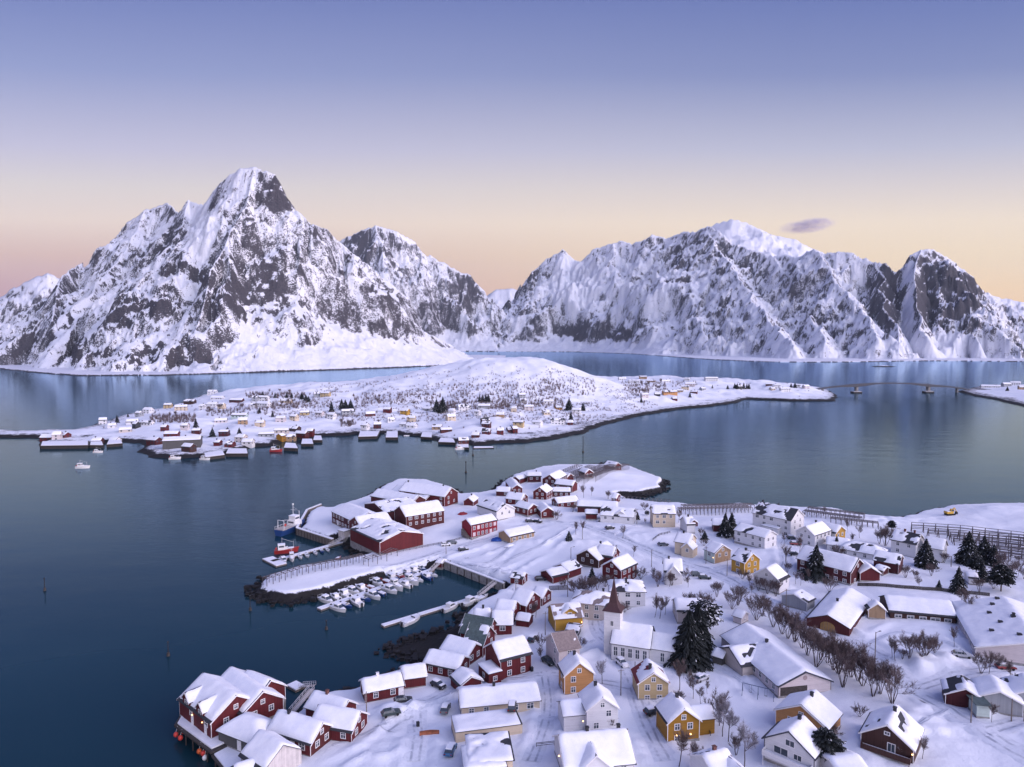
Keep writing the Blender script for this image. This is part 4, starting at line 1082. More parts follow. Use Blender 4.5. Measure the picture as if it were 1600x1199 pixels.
H((845, 782, 856, 792), 5.2, 6.2, 3.2, 'red', 'red cabin end-on with one square window by the ploughed field', 'cabin', win='1', chim=0)
# the middle of the village
H((917, 858, 949, 844), 6.4, 10, 3.4, 'brown', 'dark brown gabled house with a snow-capped front porch', win='3', chim=1, trim='trim', gables=((4.2, -1, 5.5, 0.6, 3.2, 5.6, 'red'),), lm='the dark brown gabled house')
H((936, 850, 964, 854.5), 6.2, 7.2, 3.4, 'red', 'red house with a bright gable wedged behind the brown one', win='1', chim=0)
H((955, 875, 981, 864), 7.8, 8, 5.2, 'red', 'tall red house with one big square gable window and a side porch', win='03', rows=2, chim=0, lm='the tall red house with a square gable window')
H((853, 890, 879, 884), 4.0, 7.4, 2.5, 'red', 'low red garage row with a flat-looking snow roof', 'garage', win='', chim=0)
H((876, 880, 898, 873), 4.8, 7.2, 3.0, 'red', 'red house tucked behind the low red garages', win='1', chim=0)
H((800, 891, 822, 894), 3.8, 5, 2.5, 'red', 'little red kiosk alone on the snowy quay field', 'kiosk', win='01', chim=0, lm='the little red kiosk')
H((1059, 830, 1084, 834), 7.6, 8.4, 5.0, 'cream', 'cream house with a low side wing among garden trees', win='01', chim=1, lm='the cream house with a side wing', gables=((2.5, -1, 4.5, 1.2, 3.4, 5.4),))
H((1067, 806.5, 1082, 806), 6.2, 8, 3.8, 'white', 'white house with a red upper dormer near the shore racks', win='01', chim=1, gables=((1.5, -1, 3.4, -0.6, 4.4, 5.7, 'red'),))
H((1112, 809, 1131, 810), 5.0, 7, 3.2, 'darkred', 'dark red outbuilding half hidden by twin spruces', 'shed', win='', chim=0)
H((1036, 871, 1066, 872.5), 7.8, 8.4, 4.6, 'white', 'white villa with a black bare strip along its roof ridge', win='013', chim=1, gables=((0, -1, 4.6, 0.6, 4.2, 6.8),), lm='the white villa with a black ridge')
hall = H((1186, 783, 1248, 795), 11.4, 11.5, 7.6, 'white', 'big white three-storey house with a patchy black roof', roof='dark', bare=0.52, win='01', rows=3, chim=2, brick='blackmetal', lm='the big white house with a black roof')
annex(hall, 0.5, -6.4, 7.5, 3.0, 3.0, 3.4, 'white', 'flat', win=((0, -2.2, 1.7, 1.0, 1.2), (0, 0.8, 1.7, 1.4, 1.6)))
H((1156, 816, 1206, 828.5), 7.0, 8, 4.9, 'white', 'long white house with twelve small windows below the big white one', win='01', rows=2, bare=0.15, chim=0, lm='the long white house')
H((1258, 821.5, 1285, 813), 7.8, 8, 5.0, 'white', 'plain white house with a bright snow roof beside the parked cars', win='03', chim=1, lm='the plain white house by the parked cars')
H((1287, 815, 1315, 821.5), 6.0, 7.6, 3.7, 'white', 'white long-walled house with a yellow gable end', gablemat='yellow', win='01', chim=0, lm='the house with a yellow gable end')
H((1291, 838, 1328, 842), 4.4, 8, 2.7, 'white', 'low white bungalow behind the big spruce', win='0', chim=0)
H((1332, 845, 1366, 851), 5.2, 9, 3.0, 'white', 'low white house with a black bare gable roof', win='03', kind='hip', roof='dark', bare=0.3, chim=0)
H((1112, 844, 1131, 851), 6.6, 8, 4.2, 'palegreen', 'pale green house with a lit lamp and tan gable', gablemat='tan', win='01', chim=0, lamps=((0, 2.2, 2.3),), lm='the pale green house')
H((1154, 856, 1177, 863.5), 7.4, 8, 4.6, 'yellow', 'bright yellow house with a railed deck along its front', win='01', chim=1, lm='the bright yellow house', gables=())
H((1197, 886.5, 1214, 878.5), 7.6, 9, 4.4, 'white', 'white gabled house with a snow-roofed lean-to on the tree-lined slope', win='30', rows=1, chim=0, lm='the white house on the tree-lined slope')
H((1240, 927, 1254, 920.5), 4.4, 8.2, 3.0, 'grey', 'blue-grey windowless shed beside the bare tree row', 'shed', win='', chim=0, lm='the blue-grey shed')
H((1256, 851, 1343, 872), 7.8, 10.4, 4.4, 'darkred', 'long dark red hall with white windows behind a big spruce', 'village_hall', win='01', chim=0, lm='the long dark red hall')
H((1346, 873.5, 1361, 885), 5.0, 6.4, 3.0, 'red', 'small red annex house at the end of the long dark red hall', 'shed', win='', chim=0)
H((1368, 859, 1410, 866.5), 6.2, 8, 4.0, 'darkred', 'red barn with two snow-roofed lean-tos at its foot', 'barn', win='', chim=0, lm='the red barn with lean-tos')
H((1370, 881, 1386, 885), 2.8, 4.2, 2.0, 'darkred', 'small red lean-to shed under the red barn wall', 'shed', win='', chim=0)
H((1398, 826, 1440, 834), 8.4, 9, 5.4, 'white', 'white villa with a half-bare dark roof and two brick chimneys', bare=0.45, win='01', rows=2, chim=2, brick='brick', lm='the white villa with two brick chimneys')
H((1447, 836.5, 1479, 842), 8.0, 7.6, 5.0, 'white', 'white house with a tall pink-lit gable in front of the long racks', win='1', rows=2, chim=0, lm='the white house with a pink-lit gable')
H((1509, 893, 1526, 894.5), 3.2, 5, 2.2, 'white', 'tiny snow-roofed shed between dark conifers', 'shed', win='', chim=0)
# the school and the long brown house
wing = H((1293, 960, 1329, 917), 4.9, 11.2, 2.6, 'redbrown', 'brown wing with an arched yellow window in its gable', 'community_house', win='', chim=1, lm='the brown wing with an arched window', trim=None)
H((1381, 929, 1486, 938), 5.2, 11.5, 2.7, 'brown', 'long low brown house under one great unbroken snow roof', 'community_house', win='0', rows=1, chim=0, lm='the long low brown house', trim=None, lift=-.8, wsize=(1.6, .8))
H((1366, 935, 1371.5, 942), 4.6, 4.6, 2.8, 'tan', 'timber entrance porch between the two brown wings', 'entrance_porch', win='', chim=0, doors=((1, 0, 'tan'),))
vh = H((1568, 931, 1624, 1002), 6.4, 26, 2.8, 'pinkgrey', 'very large hall with black vents across its snowy roof', 'sports_hall', win='0', chim=2, lm='the very large hall')
H((1502.5, 1052.5, 1509.5, 1074.5), 4.8, 7.4, 2.8, 'darkred', 'small dark red hut with black patches on its roof', 'hut', bare=0.25, win='', chim=0, lm='the dark red hut with a patchy roof')
H((1549, 1053, 1563, 1079), 5.0, 8.6, 3.0, 'grey', 'grey garage with a snow roof next to the dark red hut', 'garage', win='', chim=0, lm='the grey garage')
H((1600, 1050, 1614, 1076), 5.4, 8.6, 3.2, 'grey', 'grey house cut by the frame beyond the grey garage', win='3', chim=0)
aw = MB(); n_ = 12
av = [(-.02, 1.9, .3), (-.02, -1.9, .3)] + [(-.02, -1.9 * math.cos(math.pi * k / n_), 1.7 + 1.2 * math.sin(math.pi * k / n_)) for k in range(n_ + 1)]
aw.add(av, [tuple(range(len(av)))]); ao = aw.build('arched_window', M['amber'], wing); ao.location = (-wing['L'] / 2 - .02, 0, 0)
ab = MB()
for k in range(-2, 3): ab.bar((-.05, k * .7, .3), (-.05, k * .7, 3.0 - .22 * k * k), .05)
ab.build('window_bars', M['wood'], ao)
for x_, y_ in ((-10, -4), (-4, -6), (3, -5), (8, -8), (12, -3), (-14, -2), (0, -1.5)):
    vb = MB(); z_ = 6.4 - 3.6 * abs(y_) / 13; vb.box(x_ - .5, y_ - .5, z_ - .3, x_ + .5, y_ + .5, z_ + .95); vb.build('roof_vent', M['blackmetal'], vh)
school = H((1163, 972, 1260, 1048.5), 5.6, 13.5, 2.8, 'pinkgrey', 'long angled kindergarten with a pale pink gable and round vent', 'kindergarten', win='0', rows=1, chim=1, lm='the pale kindergarten', trim='darktrim')
gb = MB(); gb.box(school['L'] / 2 - .02, -school['W'] / 2 + .5, 0.3, school['L'] / 2 + .03, 0.6, 2.3); gb.build('opening_shade_panel', M['darkwood'], school)  # solid dark panel painted in for the shade inside the open carport
gv = MB(); gv.bar((school['L'] / 2 - .02, 0, 4.1), (school['L'] / 2 + .05, 0, 4.1), .55, n=16); gv.build('round_vent', M['brickish'], school)
H((1139, 1010, 1190, 1003), 5.2, 10.5, 2.8, 'beige', 'snow-roofed side wing of the kindergarten with a dark window band', 'kindergarten_wing', win='0', rows=1, chim=0, trim='darktrim', maxL=15)
H((1118, 1012, 1134, 1017), 3.4, 4.0, 2.4, 'olive', 'open porch shed with a tilted roof at the kindergarten corner', 'shed', win='', chim=0, trim=None)
H((1150.5, 950, 1165, 954.5), 3.4, 4.2, 2.2, 'pinkgrey', 'tiny playhouse with a pink gable at the start of the tree row', 'playhouse', win='1', wsize=(0.6, 0.6), chim=0, lm='the tiny playhouse')
# around the church
H((860, 943, 906, 939.5), 6.6, 8.6, 4.0, 'yellow', 'yellow house with a brown patchy roof, dormer and lit lamp', roof='brown', bare=0.35, win='01', chim=0, gables=((0.5, -1, 4.2, -0.9, 5.2, 6.6),), lamps=((0, 3.8, 2.4),), lm='the yellow house with a lit lamp')
H((914, 921, 943, 924), 7.6, 9.2, 5.4, 'beige', 'beige square house with a hipped roof behind the church spire', kind='hip', roof='brown', bare=0.25, win='01', rows=2, chim=1, lm='the beige hip-roofed house')
H((969, 905.5, 989, 906), 7.0, 8.8, 5.2, 'white', 'white square house with a hipped roof behind the church', kind='hip', win='01', rows=2, chim=1, bare=0.1, lm='the white hip-roofed house')
H((861, 988, 897, 982), 7.8, 8.2, 5.0, 'pinkgrey', 'pinkish grey house with a bare brown roof', roof='brown', bare=1.2, win='013', chim=0, snow=0.2, lm='the house with a bare brown roof')
H((886, 974.5, 907, 977), 2.9, 5.4, 2.3, 'black', 'black open carport half buried behind the bare brown roof', 'carport', bare=0.45, win='', chim=0)
H((1053, 934, 1098, 935), 5.6, 8.0, 3.6, 'beige', 'beige house with a balcony half hidden by bare trees and a big spruce', win='03', chim=1, lm='the beige house with a balcony')
H((895, 1015, 906, 1034), 7.8, 7.2, 4.9, 'orange', 'pale orange house with white windows and a small round attic window', win='01', rows=2, chim=1, lm='the pale orange house')
wh_ = H((928, 1062, 942.5, 1088.5), 7.4, 6.8, 4.9, 'white', 'white house with a low side wing and lit corner lamp', win='1', rows=2, chim=1, lamps=((1, -4.3, 2.6),), lm='the white house with a side wing')
annex(wh_, -1.0, -5.6, 5.0, 5.8, 3.2, 4.8, 'white', rz=math.pi / 2)
low = H((716, 1077, 840, 1066), 4.6, 8.4, 2.9, 'cream', 'very long low cream house with a glazed sun porch', win='0', rows=1, chim=1, lm='the very long cream house', panes='glass')
H((728, 1168, 800, 1163), 3.6, 9, 2.7, 'cream', 'low cream building with dark gaps in its flat snow roof', 'garage_block', kind='flat', bare=0.1, win='', chim=0)
H((722, 1183, 789, 1177), 3.2, 7, 2.4, 'pinkgrey', 'low flat-roofed block at the lower picture edge by the blue car', 'garage_block', kind='flat', win='', chim=0)
bw_ = H((872, 1146, 981, 1137), 6.6, 10.4, 3.2, 'white', 'wide white house with a cross gable and two black chimneys', win='01', rows=1, chim=2, gables=((-1.0, -1, 6.6, 0.8, 2.9, 5.8),), lamps=((3, 0, 2.4),), lm='the wide white house')
H((1011, 1027, 1022, 1050), 6.4, 7.0, 4.0, 'paleyellow', 'pale yellow house with a bare red strip of roof tiles and a gabled porch', roof='redtile', bare=0.30, win='1', rows=2, chim=1, lm='the pale yellow house with red roof tiles')
oc = H((1049, 1079.5, 1070, 1106), 7.0, 7.0, 4.3, 'ochre', 'ochre house with two lit ground-floor windows', win='1', rows=2, chim=1, lm='the ochre house')
annex(oc, -1.0, 5.4, 4.8, 4.4, 3.2, 4.8, 'ochre', rz=math.pi / 2)
for yy in (-1.9, 1.9): 
    b = MB(); b.ball((oc['L'] / 2 + 0.1, yy * .8, 1.4), 0.16, 8, 6); b.build('window_star', M['warm'], oc)
H((1097, 1178, 1137, 1168), 6.4, 8.4, 4.0, 'white', 'white house with a red chimney and gabled front at the picture foot', brick='redbrick' if 'redbrick' in M else 'brick', win='', chim=1, gables=((2.0, -1, 5.5, 1.5, 3.6, 6.0),), lm='the white house with a red chimney')
bal = H((1256, 1116, 1232, 1141), 7.6, 9.6, 4.4, 'white', 'white gabled house with a wide front balcony and grey windows', win='', chim=1, trim='darktrim', lm='the white house with a front balcony')
H((1275, 1076, 1251, 1100), 6.8, 10.6, 3.8, 'orange', 'orange house with a deep rounded snow roof behind the white balcony house', win='1', rows=1, chim=1, lm='the orange house with a deep snow roof')
br = H((1402, 1099, 1386, 1131), 6.4, 9.2, 3.2, 'brown', 'dark brown cabin with a balcony and a lit corner lamp', win='', bare=0.12, chim=1, lamps=((1, 4.4, 2.2),), lm='the dark brown cabin')
H((1295, 1184, 1345, 1180), 4.0, 7.5, 2.8, 'white', 'snow-roofed garage at the picture foot beside a snowy pine', 'garage', win='', chim=0)
def balcony(o, side, L, W, z, out, mat, wins):
    b = MB(); x = L / 2
    b.box(x, -W / 2 + 0.3, z - 0.15, x + out, W / 2 - 0.3, z)
    b.box(x + out - 0.08, -W / 2 + 0.3, z, x + out, W / 2 - 0.3, z + 0.95)
    b.box(x, -W / 2 + 0.3, z, x + out - 0.08, -W / 2 + 0.38, z + 0.95); b.box(x, W / 2 - 0.38, z, x + out - 0.08, W / 2 - 0.3, z + 0.95)
    for yy in (-W / 2 + 0.5, W / 2 - 0.5): b.bar((x + out - 0.15, yy, z - 0.15), (x + out - 0.15, yy, -0.8), 0.09)
    q = b.build('balcony', WALL[mat], o)
    s = MB(); s.box(x + 0.05, -W / 2 + 0.42, z + 0.004, x + out - 0.12, W / 2 - 0.42, z + 0.28); s.build('balcony_snow', M['roofsnow'], q)
    for (y, zz, w, h) in wins: put_window(o, x, y, zz, math.pi / 2, w, h, 'post')
balcony(bal, 1, bal['L'], bal['W'], 1.9, 1.8, 'white', ((-1.5, 3.0, 2.6, 1.3), (1.7, 3.0, 1.4, 1.0), (0.2, 5.2, 1.6, 1.1)))
balcony(br, 1, br['L'], br['W'], 0.9, 1.6, 'brown', ((0.8, 2.0, 1.2, 1.6), (0.0, 4.6, 0.8, 0.5)))

# the white church with its red spire
def church():
    c, rz, L, z0 = place_ridge((961, 969, 1019, 977), 8.6)
    o = thing('church', (c[0], c[1], z0), rz, 'white wooden church with a tall red-brown spire', 'church', lm='the white church')
    W, wall, h = 9.6, 4.8, 8.6
    rf, f2 = shell(o, L, W, wall, h, 'gable', 'white', 'dark', 0.35, 0.38, 0, 77, 'darktrim')
    for q in range(5):
        put_window(o, (q + 0.5 - 2.5) * L / 5.2, -W / 2, 2.7, 0, 0.95, 2.3, 'cross')
    tw = 4.3; tx = -L / 2 - 0.4; tz = 12.0
    t = MB(); t.box(tx - tw / 2, -tw / 2, -2.6, tx + tw / 2, tw / 2, tz)
    tower = t.build('tower', WALL['white'], o)
    e = MB()
    a = tw / 2 + 0.45; prof = [(a, tz), (a * 0.62, tz + 0.9), (a * 0.42, tz + 2.0), (0.36, tz + 6.3), (0.04, tz + 8.6)]
    vs = []; fs = []
    for (q, z) in prof: vs += [(tx - q, -q, z), (tx + q, -q, z), (tx + q, q, z), (tx - q, q, z)]
    for i in range(len(prof) - 1):
        for k in range(4): fs.append((4 * i + k, 4 * i + (k + 1) % 4, 4 * i + 4 + (k + 1) % 4, 4 * i + 4 + k))
    fs.append((3, 2, 1, 0)); e.add(vs, fs)
    sp = e.build('spire', ROOF['spire'], tower)
    k = MB(); k.bar((tx, 0, tz + 8.5), (tx, 0, tz + 10.0), 0.05); k.bar((tx - 0.35, 0, tz + 9.4), (tx + 0.35, 0, tz + 9.4), 0.05); k.build('cross', M['blackmetal'], tower)
    put_window(o, tx, -tw / 2, 8.8, 0, 0.7, 1.3, 'post'); put_window(o, tx + 0, -tw / 2, 5.2, 0, 0.6, 1.0, 'post')
    ch = annex(o, L / 2 + 3.0, 0, 6.4, 7.4, 4.4, 7.0, 'white', name='chancel', win=((0, 0.2, 2.4, 0.9, 2.2),))
    annex(o, L / 2 + 7.4, -0.6, 3.4, 5.6, 2.8, 4.6, 'white', name='sacristy', win=((0, 0, 1.5, 0.8, 1.0),))
    return o
ROOF['spire'] = plain('spire_tiles', (0.060, 0.026, 0.027), 0.6)
church()
# ------------------------------------------------------------------ trees
M['bark'] = plain('dark_bark', (0.085, 0.064, 0.062), 0.9, nz=0.3, ns=6)
M['twig'] = plain('bare_twigs', (0.135, 0.098, 0.096), 0.9, nz=0.2)
M['frost'] = plain('frosted_twigs', (0.30, 0.28, 0.31), 0.9, nz=0.2)
M['needle'] = plain('dark_needles', (0.014, 0.018, 0.018), 0.8, nz=0.4, ns=4)
def bare_tree_mesh(seed, stems, spread, twig_mat, dens=1.0, vase=0.35):
    """unit-height bare tree: trunk mesh and crown (branches and twigs) mesh"""
    r = random.Random(seed)
    tr = MB(); cr = MB()
    def twig(p, d, L, w):
        q = p + d * L
        s = d.cross(Vector((r.uniform(-1, 1), r.uniform(-1, 1), r.uniform(-1, 1))))
        if s.length < 1e-4: return
        s = s.normalized() * w
        cr.add([p - s, p + s, q], [(0, 1, 2)], 1)
    def grow(p, d, L, rad, lev):
        n = 3
        for i in range(n):
            d2 = (d + Vector((r.gauss(0, .10), r.gauss(0, .10), r.gauss(0.05, .06)))).normalized()
            q = p + d2 * (L / n)
            r1 = rad * (1 - 0.22 * (i + 1) / n * (1.6 if lev else 1))
            (tr if lev == 0 else cr).bar(p, q, rad, r1, 4 if lev < 2 else 3)
            p, d, rad = q, d2, r1
            if lev >= 1 or i >= 1:
                for _ in range(int((2 if lev < 2 else 3) * dens)):
                    sd = (d + Vector((r.gauss(0, .55), r.gauss(0, .55), r.gauss(.25, .3)))).normalized()
                    if lev < 2: grow(p, sd, L * r.uniform(.42, .62), rad * .5, lev + 1)
                    else:
                        for _ in range(3):
                            td = (sd + Vector((r.gauss(0, .4), r.gauss(0, .4), r.gauss(.2, .3)))).normalized()
                            twig(p, td, L * r.uniform(.55, .95), 0.0024)
        for _ in range(3):
            td = (d + Vector((r.gauss(0, .35), r.gauss(0, .35), r.gauss(.1, .2)))).normalized()
            twig(p, td, L * r.uniform(.35, .7), 0.0026)
    for s in range(stems):
        a = 2 * math.pi * (s + r.random() * .6) / stems
        lean = spread * r.uniform(.4, 1.0) if stems > 1 else 0.05
        d = Vector((math.cos(a) * lean, math.sin(a) * lean, 1)).normalized()
        p = Vector((math.cos(a), math.sin(a), 0)) * (0.03 if stems > 1 else 0)
        tr.bar(p - Vector((0, 0, .08)), p, 0.0125 if stems > 1 else .017, 0.011 if stems > 1 else .0155, 5)
        grow(p, d, 0.55 if stems > 1 else 0.62, 0.0105 if stems > 1 else .015, 0)
    zm = max(v[2] for v in cr.v)
    for b in (tr, cr): b.v = [(x / zm, y / zm, z / zm) for x, y, z in b.v]
    return tr.mesh('tree_trunk', M['bark']), cr.mesh('tree_crown', [M['bark'], M[twig_mat]])
def spruce_mesh(seed, rad, snow=0.3, ragged=0.25, top=1.0, pine=False, n=30, fine=1.0):
    r = random.Random(seed)
    tr = MB(); cr = MB()
    tr.bar((0, 0, -0.06), (0, 0, 0.97), 0.022, 0.003, 6)
    for i in range(n):
        t = (i + r.random() * .6) / n
        z = (0.10 if not pine else 0.28) + (0.88 if not pine else 0.66) * t
        prof = (1 - t) ** 0.85 if not pine else math.sin(math.pi * (0.22 + 0.72 * t))
        R = rad * prof * r.uniform(1 - ragged, 1 + ragged * .6) + 0.012
        m = max(5, int(14 * (prof ** .5) * fine))
        a0 = r.random() * 6.28
        for k in range(m):
            a = a0 + 2 * math.pi * k / m + r.gauss(0, .12)
            L = R * r.uniform(.7, 1.12)
            dr = -0.30 * L - 0.01 if not pine else r.uniform(-.1, .25) * L
            ca, sa = math.cos(a), math.sin(a)
            lift = 0.12 * L
            for q in range(7):
                f0 = q / 7; f1 = (q + 1.5) / 7
                sidew = 0.30 * L * (1 - f0 * .75) / fine
                for sg in (-1, 1):
                    p0 = Vector((ca * L * f0, sa * L * f0, z + dr * f0 ** 1.3 + lift * math.sin(f0 * 3.1)))
                    p1 = Vector((ca * L * min(1, f1), sa * L * min(1, f1), z + dr * min(1, f1) ** 1.3 + lift * math.sin(min(1, f1) * 3.1)))
                    tip = (p0 + p1) / 2 + Vector((-sa * sg * sidew, ca * sg * sidew, -0.18 * sidew * r.uniform(.4, 1.8))) + (p1 - p0) * r.uniform(.4, 1.1)
                    cr.add([p0, p1, tip], [(0, 1, 2)], 1 if (r.random() < snow and f0 > .25) else 0)
                    hang = tip + Vector((0, 0, -0.022 - .02 * r.random()))
                    cr.add([p0, tip, hang], [(0, 1, 2)], 0)
    return tr.mesh('tree_trunk', M['bark']), cr.mesh('tree_crown', [M['needle'], M['roofsnow']])
TREE = {
    'vase': [bare_tree_mesh(s, 6, 0.46, 'twig', 1.0) for s in (3, 8, 14)],
    'bush': [bare_tree_mesh(s, 9, 0.95, 'twig', 1.0) for s in (21, 25)],
    'tree': [bare_tree_mesh(s, 1, 0.1, 'twig', 1.6) for s in (31, 36, 44)],
    'frost': [bare_tree_mesh(s, 1, 0.1, 'frost', 1.6) for s in (51, 57)],
    'spruce': [spruce_mesh(61, 0.30, .05, .35), spruce_mesh(62, 0.36, .04, .4), spruce_mesh(63, 0.25, .07, .3)],
    'huge': [spruce_mesh(81, 0.27, .012, .45, n=58, fine=1.7), spruce_mesh(82, 0.24, .012, .45, n=58, fine=1.7)],
    'pine': [spruce_mesh(71, 0.36, .30, .4, pine=True), spruce_mesh(72, 0.30, .05, .4, pine=True)],
}
TREE_PARTS = ('trunk', 'crown')
TREE_N = {'vase': 'bare_tree', 'bush': 'bare_shrub', 'tree': 'bare_tree', 'frost': 'frosted_tree', 'spruce': 'spruce_tree', 'pine': 'pine_tree', 'huge': 'spruce_tree'}
TREE_D = {'vase': 'many-stemmed bare tree', 'bush': 'wide bare shrub', 'tree': 'bare brown tree', 'frost': 'frost-whitened bare tree', 'spruce': 'dark spruce', 'pine': 'dark shaggy conifer', 'huge': 'dark spruce'}
tree_rng = random.Random(99)
def plant(kind, px, py, h, label=None, group=None, base=None, lm=None, wide=1.0, var=None):
    p = hit(px, py)
    tm, cm = TREE[kind][var if var is not None else tree_rng.randrange(len(TREE[kind]))]
    cat = {'bush': 'shrub', 'spruce': 'conifer', 'pine': 'conifer', 'huge': 'conifer'}.get(kind, 'tree')
    o = thing(TREE_N[kind], (p[0], p[1], p[2] - 0.05), tree_rng.uniform(0, 6.28), label, cat, group, lm, base or TREE_D[kind])
    hh = h * tree_rng.uniform(.95, 1.06)
    o.scale = (hh * wide, hh * wide, hh)
    link('trunk', tm, o); link('crown', cm, o)
    return o
ROW = 'bare trees in a long diagonal row by the kindergarten'
for i, (x, y, h) in enumerate([(1182, 969, 7.5), (1191, 963, 6.5), (1208, 980, 8), (1222, 991, 7), (1231, 998, 8), (1242, 1003, 7.5), (1253, 1013, 6.5), (1262, 1024, 8.2), (1275, 1042, 8.8), (1282, 1031, 7.2), (1293, 1036, 8), (1302, 1047, 8.2), (1310, 1053, 8.8), (1317, 1074, 7.5), (1330, 1058, 7.5), (1341, 1064, 8.8), (1348, 1072, 7.5), (1364, 1088, 8.2), (1375, 1084, 8.2), (1394, 1099, 8.8)]):
    plant('vase', x, y, h * 1.12, group=ROW, base='bare tree of the long diagonal row', wide=1.0)
ORD = ['first', 'second', 'third', 'fourth', 'fifth', 'sixth', 'seventh', 'eighth', 'ninth', 'tenth', 'eleventh', 'twelfth', 'thirteenth', 'fourteenth', 'fifteenth', 'sixteenth', 'seventeenth', 'eighteenth', 'nineteenth', 'last']
_row = [t for t in THINGS if t[1] == 'bare tree of the long diagonal row']
for n, t in enumerate(sorted(_row, key=lambda t: t[2][0])): t[0]['label'] = 'bare tree, %s in the long diagonal row counting from the tiny playhouse' % ORD[n]
for k, x, y, h in [('tree', 1394, 1028, 6), ('tree', 1399, 1034, 6), ('vase', 1421, 1028, 6.5), ('bush', 1447, 1024, 6.5), ('bush', 1440, 1026, 5.5), ('tree', 1491, 1011, 5.5), ('tree', 1514, 962, 6.5), ('vase', 1507, 948, 6.5), ('vase', 1533, 1053, 6), ('tree', 1545, 1054, 6), ('tree', 1576, 1064, 5.5), ('tree', 1549, 1129, 4.5), ('tree', 1441, 1186, 5), ('vase', 1120, 933, 6), ('vase', 1153, 946, 7.5), ('vase', 1144, 952, 6.5),
                   ('tree', 1172, 919, 5.5), ('vase', 1185, 923, 5.5), ('vase', 1199, 928, 5.5), ('vase', 1212, 932, 6), ('tree', 1243, 913, 5), ('tree', 1251, 915, 5), ('tree', 1264, 911, 5), ('vase', 1296, 926, 6), ('tree', 1228, 881, 7.5), ('tree', 1249, 863, 7), ('tree', 1325, 832, 6.5), ('tree', 1343, 841, 6.5), ('tree', 912, 778, 8), ('tree', 924, 775, 6), ('tree', 900, 836, 6.5), ('tree', 910, 835, 6.5), ('tree', 973, 842, 6),
                   ('bush', 955, 812, 5), ('vase', 950, 780, 5), ('tree', 978, 812, 6), ('tree', 1060, 817, 8), ('bush', 1007, 797, 4), ('tree', 1068, 861, 5), ('tree', 1085, 867, 5), ('bush', 903, 933, 7), ('bush', 915, 930, 7.5), ('vase', 933, 923, 6), ('bush', 946, 917, 5), ('tree', 1023, 965, 8), ('tree', 1031, 967, 7.5), ('tree', 1039, 961, 6), ('bush', 976, 957, 3.5), ('vase', 1028, 917, 6.5), ('tree', 1046, 917, 6), ('vase', 1070, 908, 5),
                   ('bush', 985, 902, 4.5), ('bush', 1001, 905, 4.5), ('bush', 907, 1013, 3.2), ('frost', 941, 1069, 6), ('bush', 956, 1136, 2.6), ('tree', 1083, 1092, 7), ('tree', 1062, 1078, 7.5), ('vase', 1078, 955, 6.5), ('vase', 1098, 960, 7.5), ('tree', 1124, 1134, 9), ('frost', 1129, 1151, 8.5), ('frost', 1138, 1159, 8), ('frost', 1163, 1199, 9.5), ('tree', 1061, 1198, 8.5), ('bush', 1343, 1120, 3.2), ('frost', 1403, 1183, 4), ('bush', 1303, 1154, 3.5),
                   ('tree', 1436, 921, 5), ('vase', 1415, 903, 5), ('vase', 1565, 890, 7.5), ('vase', 1580, 905, 7), ('tree', 1590, 902, 7), ('vase', 1383, 853, 9), ('vase', 1374, 850, 6.5), ('tree', 837, 965, 6), ('tree', 831, 965, 5), ('bush', 1168, 872, 3.4), ('bush', 1100, 853, 3), ('bush', 845, 1010, 3.5), ('bush', 880, 918, 3), ('tree', 1255, 812, 4), ('tree', 1287, 806, 5), ('bush', 1400, 838, 4), ('bush', 1552, 920, 4), ('vase', 1530, 925, 5), ('tree', 1105, 1085, 3.5), ('bush', 1560, 1043, 4), ('tree', 1225, 850, 5), ('bush', 1036, 1015, 2.5), ('bush', 1062, 860, 2.7), ('vase', 1050, 915, 4.6), ('tree', 1075, 918, 4.5), ('vase', 1115, 925, 3.1), ('bush', 1160, 905, 4.0), ('tree', 1150, 890, 4.2), ('vase', 1230, 895, 4.1), ('tree', 1020, 905, 4.7), ('tree', 960, 868, 4.9), ('tree', 990, 870, 4.8), ('tree', 1300, 845, 3.2), ('bush', 1310, 870, 4.7), ('vase', 1430, 905, 3.7), ('vase', 1455, 900, 4.8), ('vase', 1475, 880, 4.7), ('tree', 1525, 945, 2.9), ('bush', 1080, 960, 3.1), ('bush', 1090, 975, 2.9), ('bush', 1110, 945, 2.8), ('tree', 1068, 1060, 3.4), ('tree', 1095, 1100, 4.2), ('bush', 1115, 1125, 5.0), ('vase', 1150, 1180, 4.5), ('tree', 1180, 1170, 3.8), ('vase', 1085, 1190, 4.5), ('vase', 1300, 1000, 3.4), ('vase', 1410, 1030, 2.9), ('vase', 1460, 1020, 4.3), ('vase', 1555, 1090, 4.1), ('bush', 1590, 1075, 3.7), ('vase', 1060, 1100, 3.8), ('vase', 1095, 838, 4.2), ('vase', 1080, 850, 4.7), ('vase', 1148, 848, 3.4), ('tree', 1330, 850, 4.8), ('tree', 1385, 840, 3.6), ('tree', 1420, 845, 3.1), ('vase', 895, 800, 4.5), ('bush', 870, 812, 4.7), ('tree', 1008, 820, 3.2), ('vase', 900, 955, 3.3), ('tree', 845, 1035, 4.6), ('tree', 870, 1015, 3.8), ('tree', 1175, 930, 4.0), ('vase', 1590, 880, 3.3), ('bush', 1572, 915, 3.7), ('vase', 1555, 900, 4.8), ('tree', 1545, 880, 4.7), ('vase', 1600, 905, 4.3)]:
    plant(k, x, y, h)
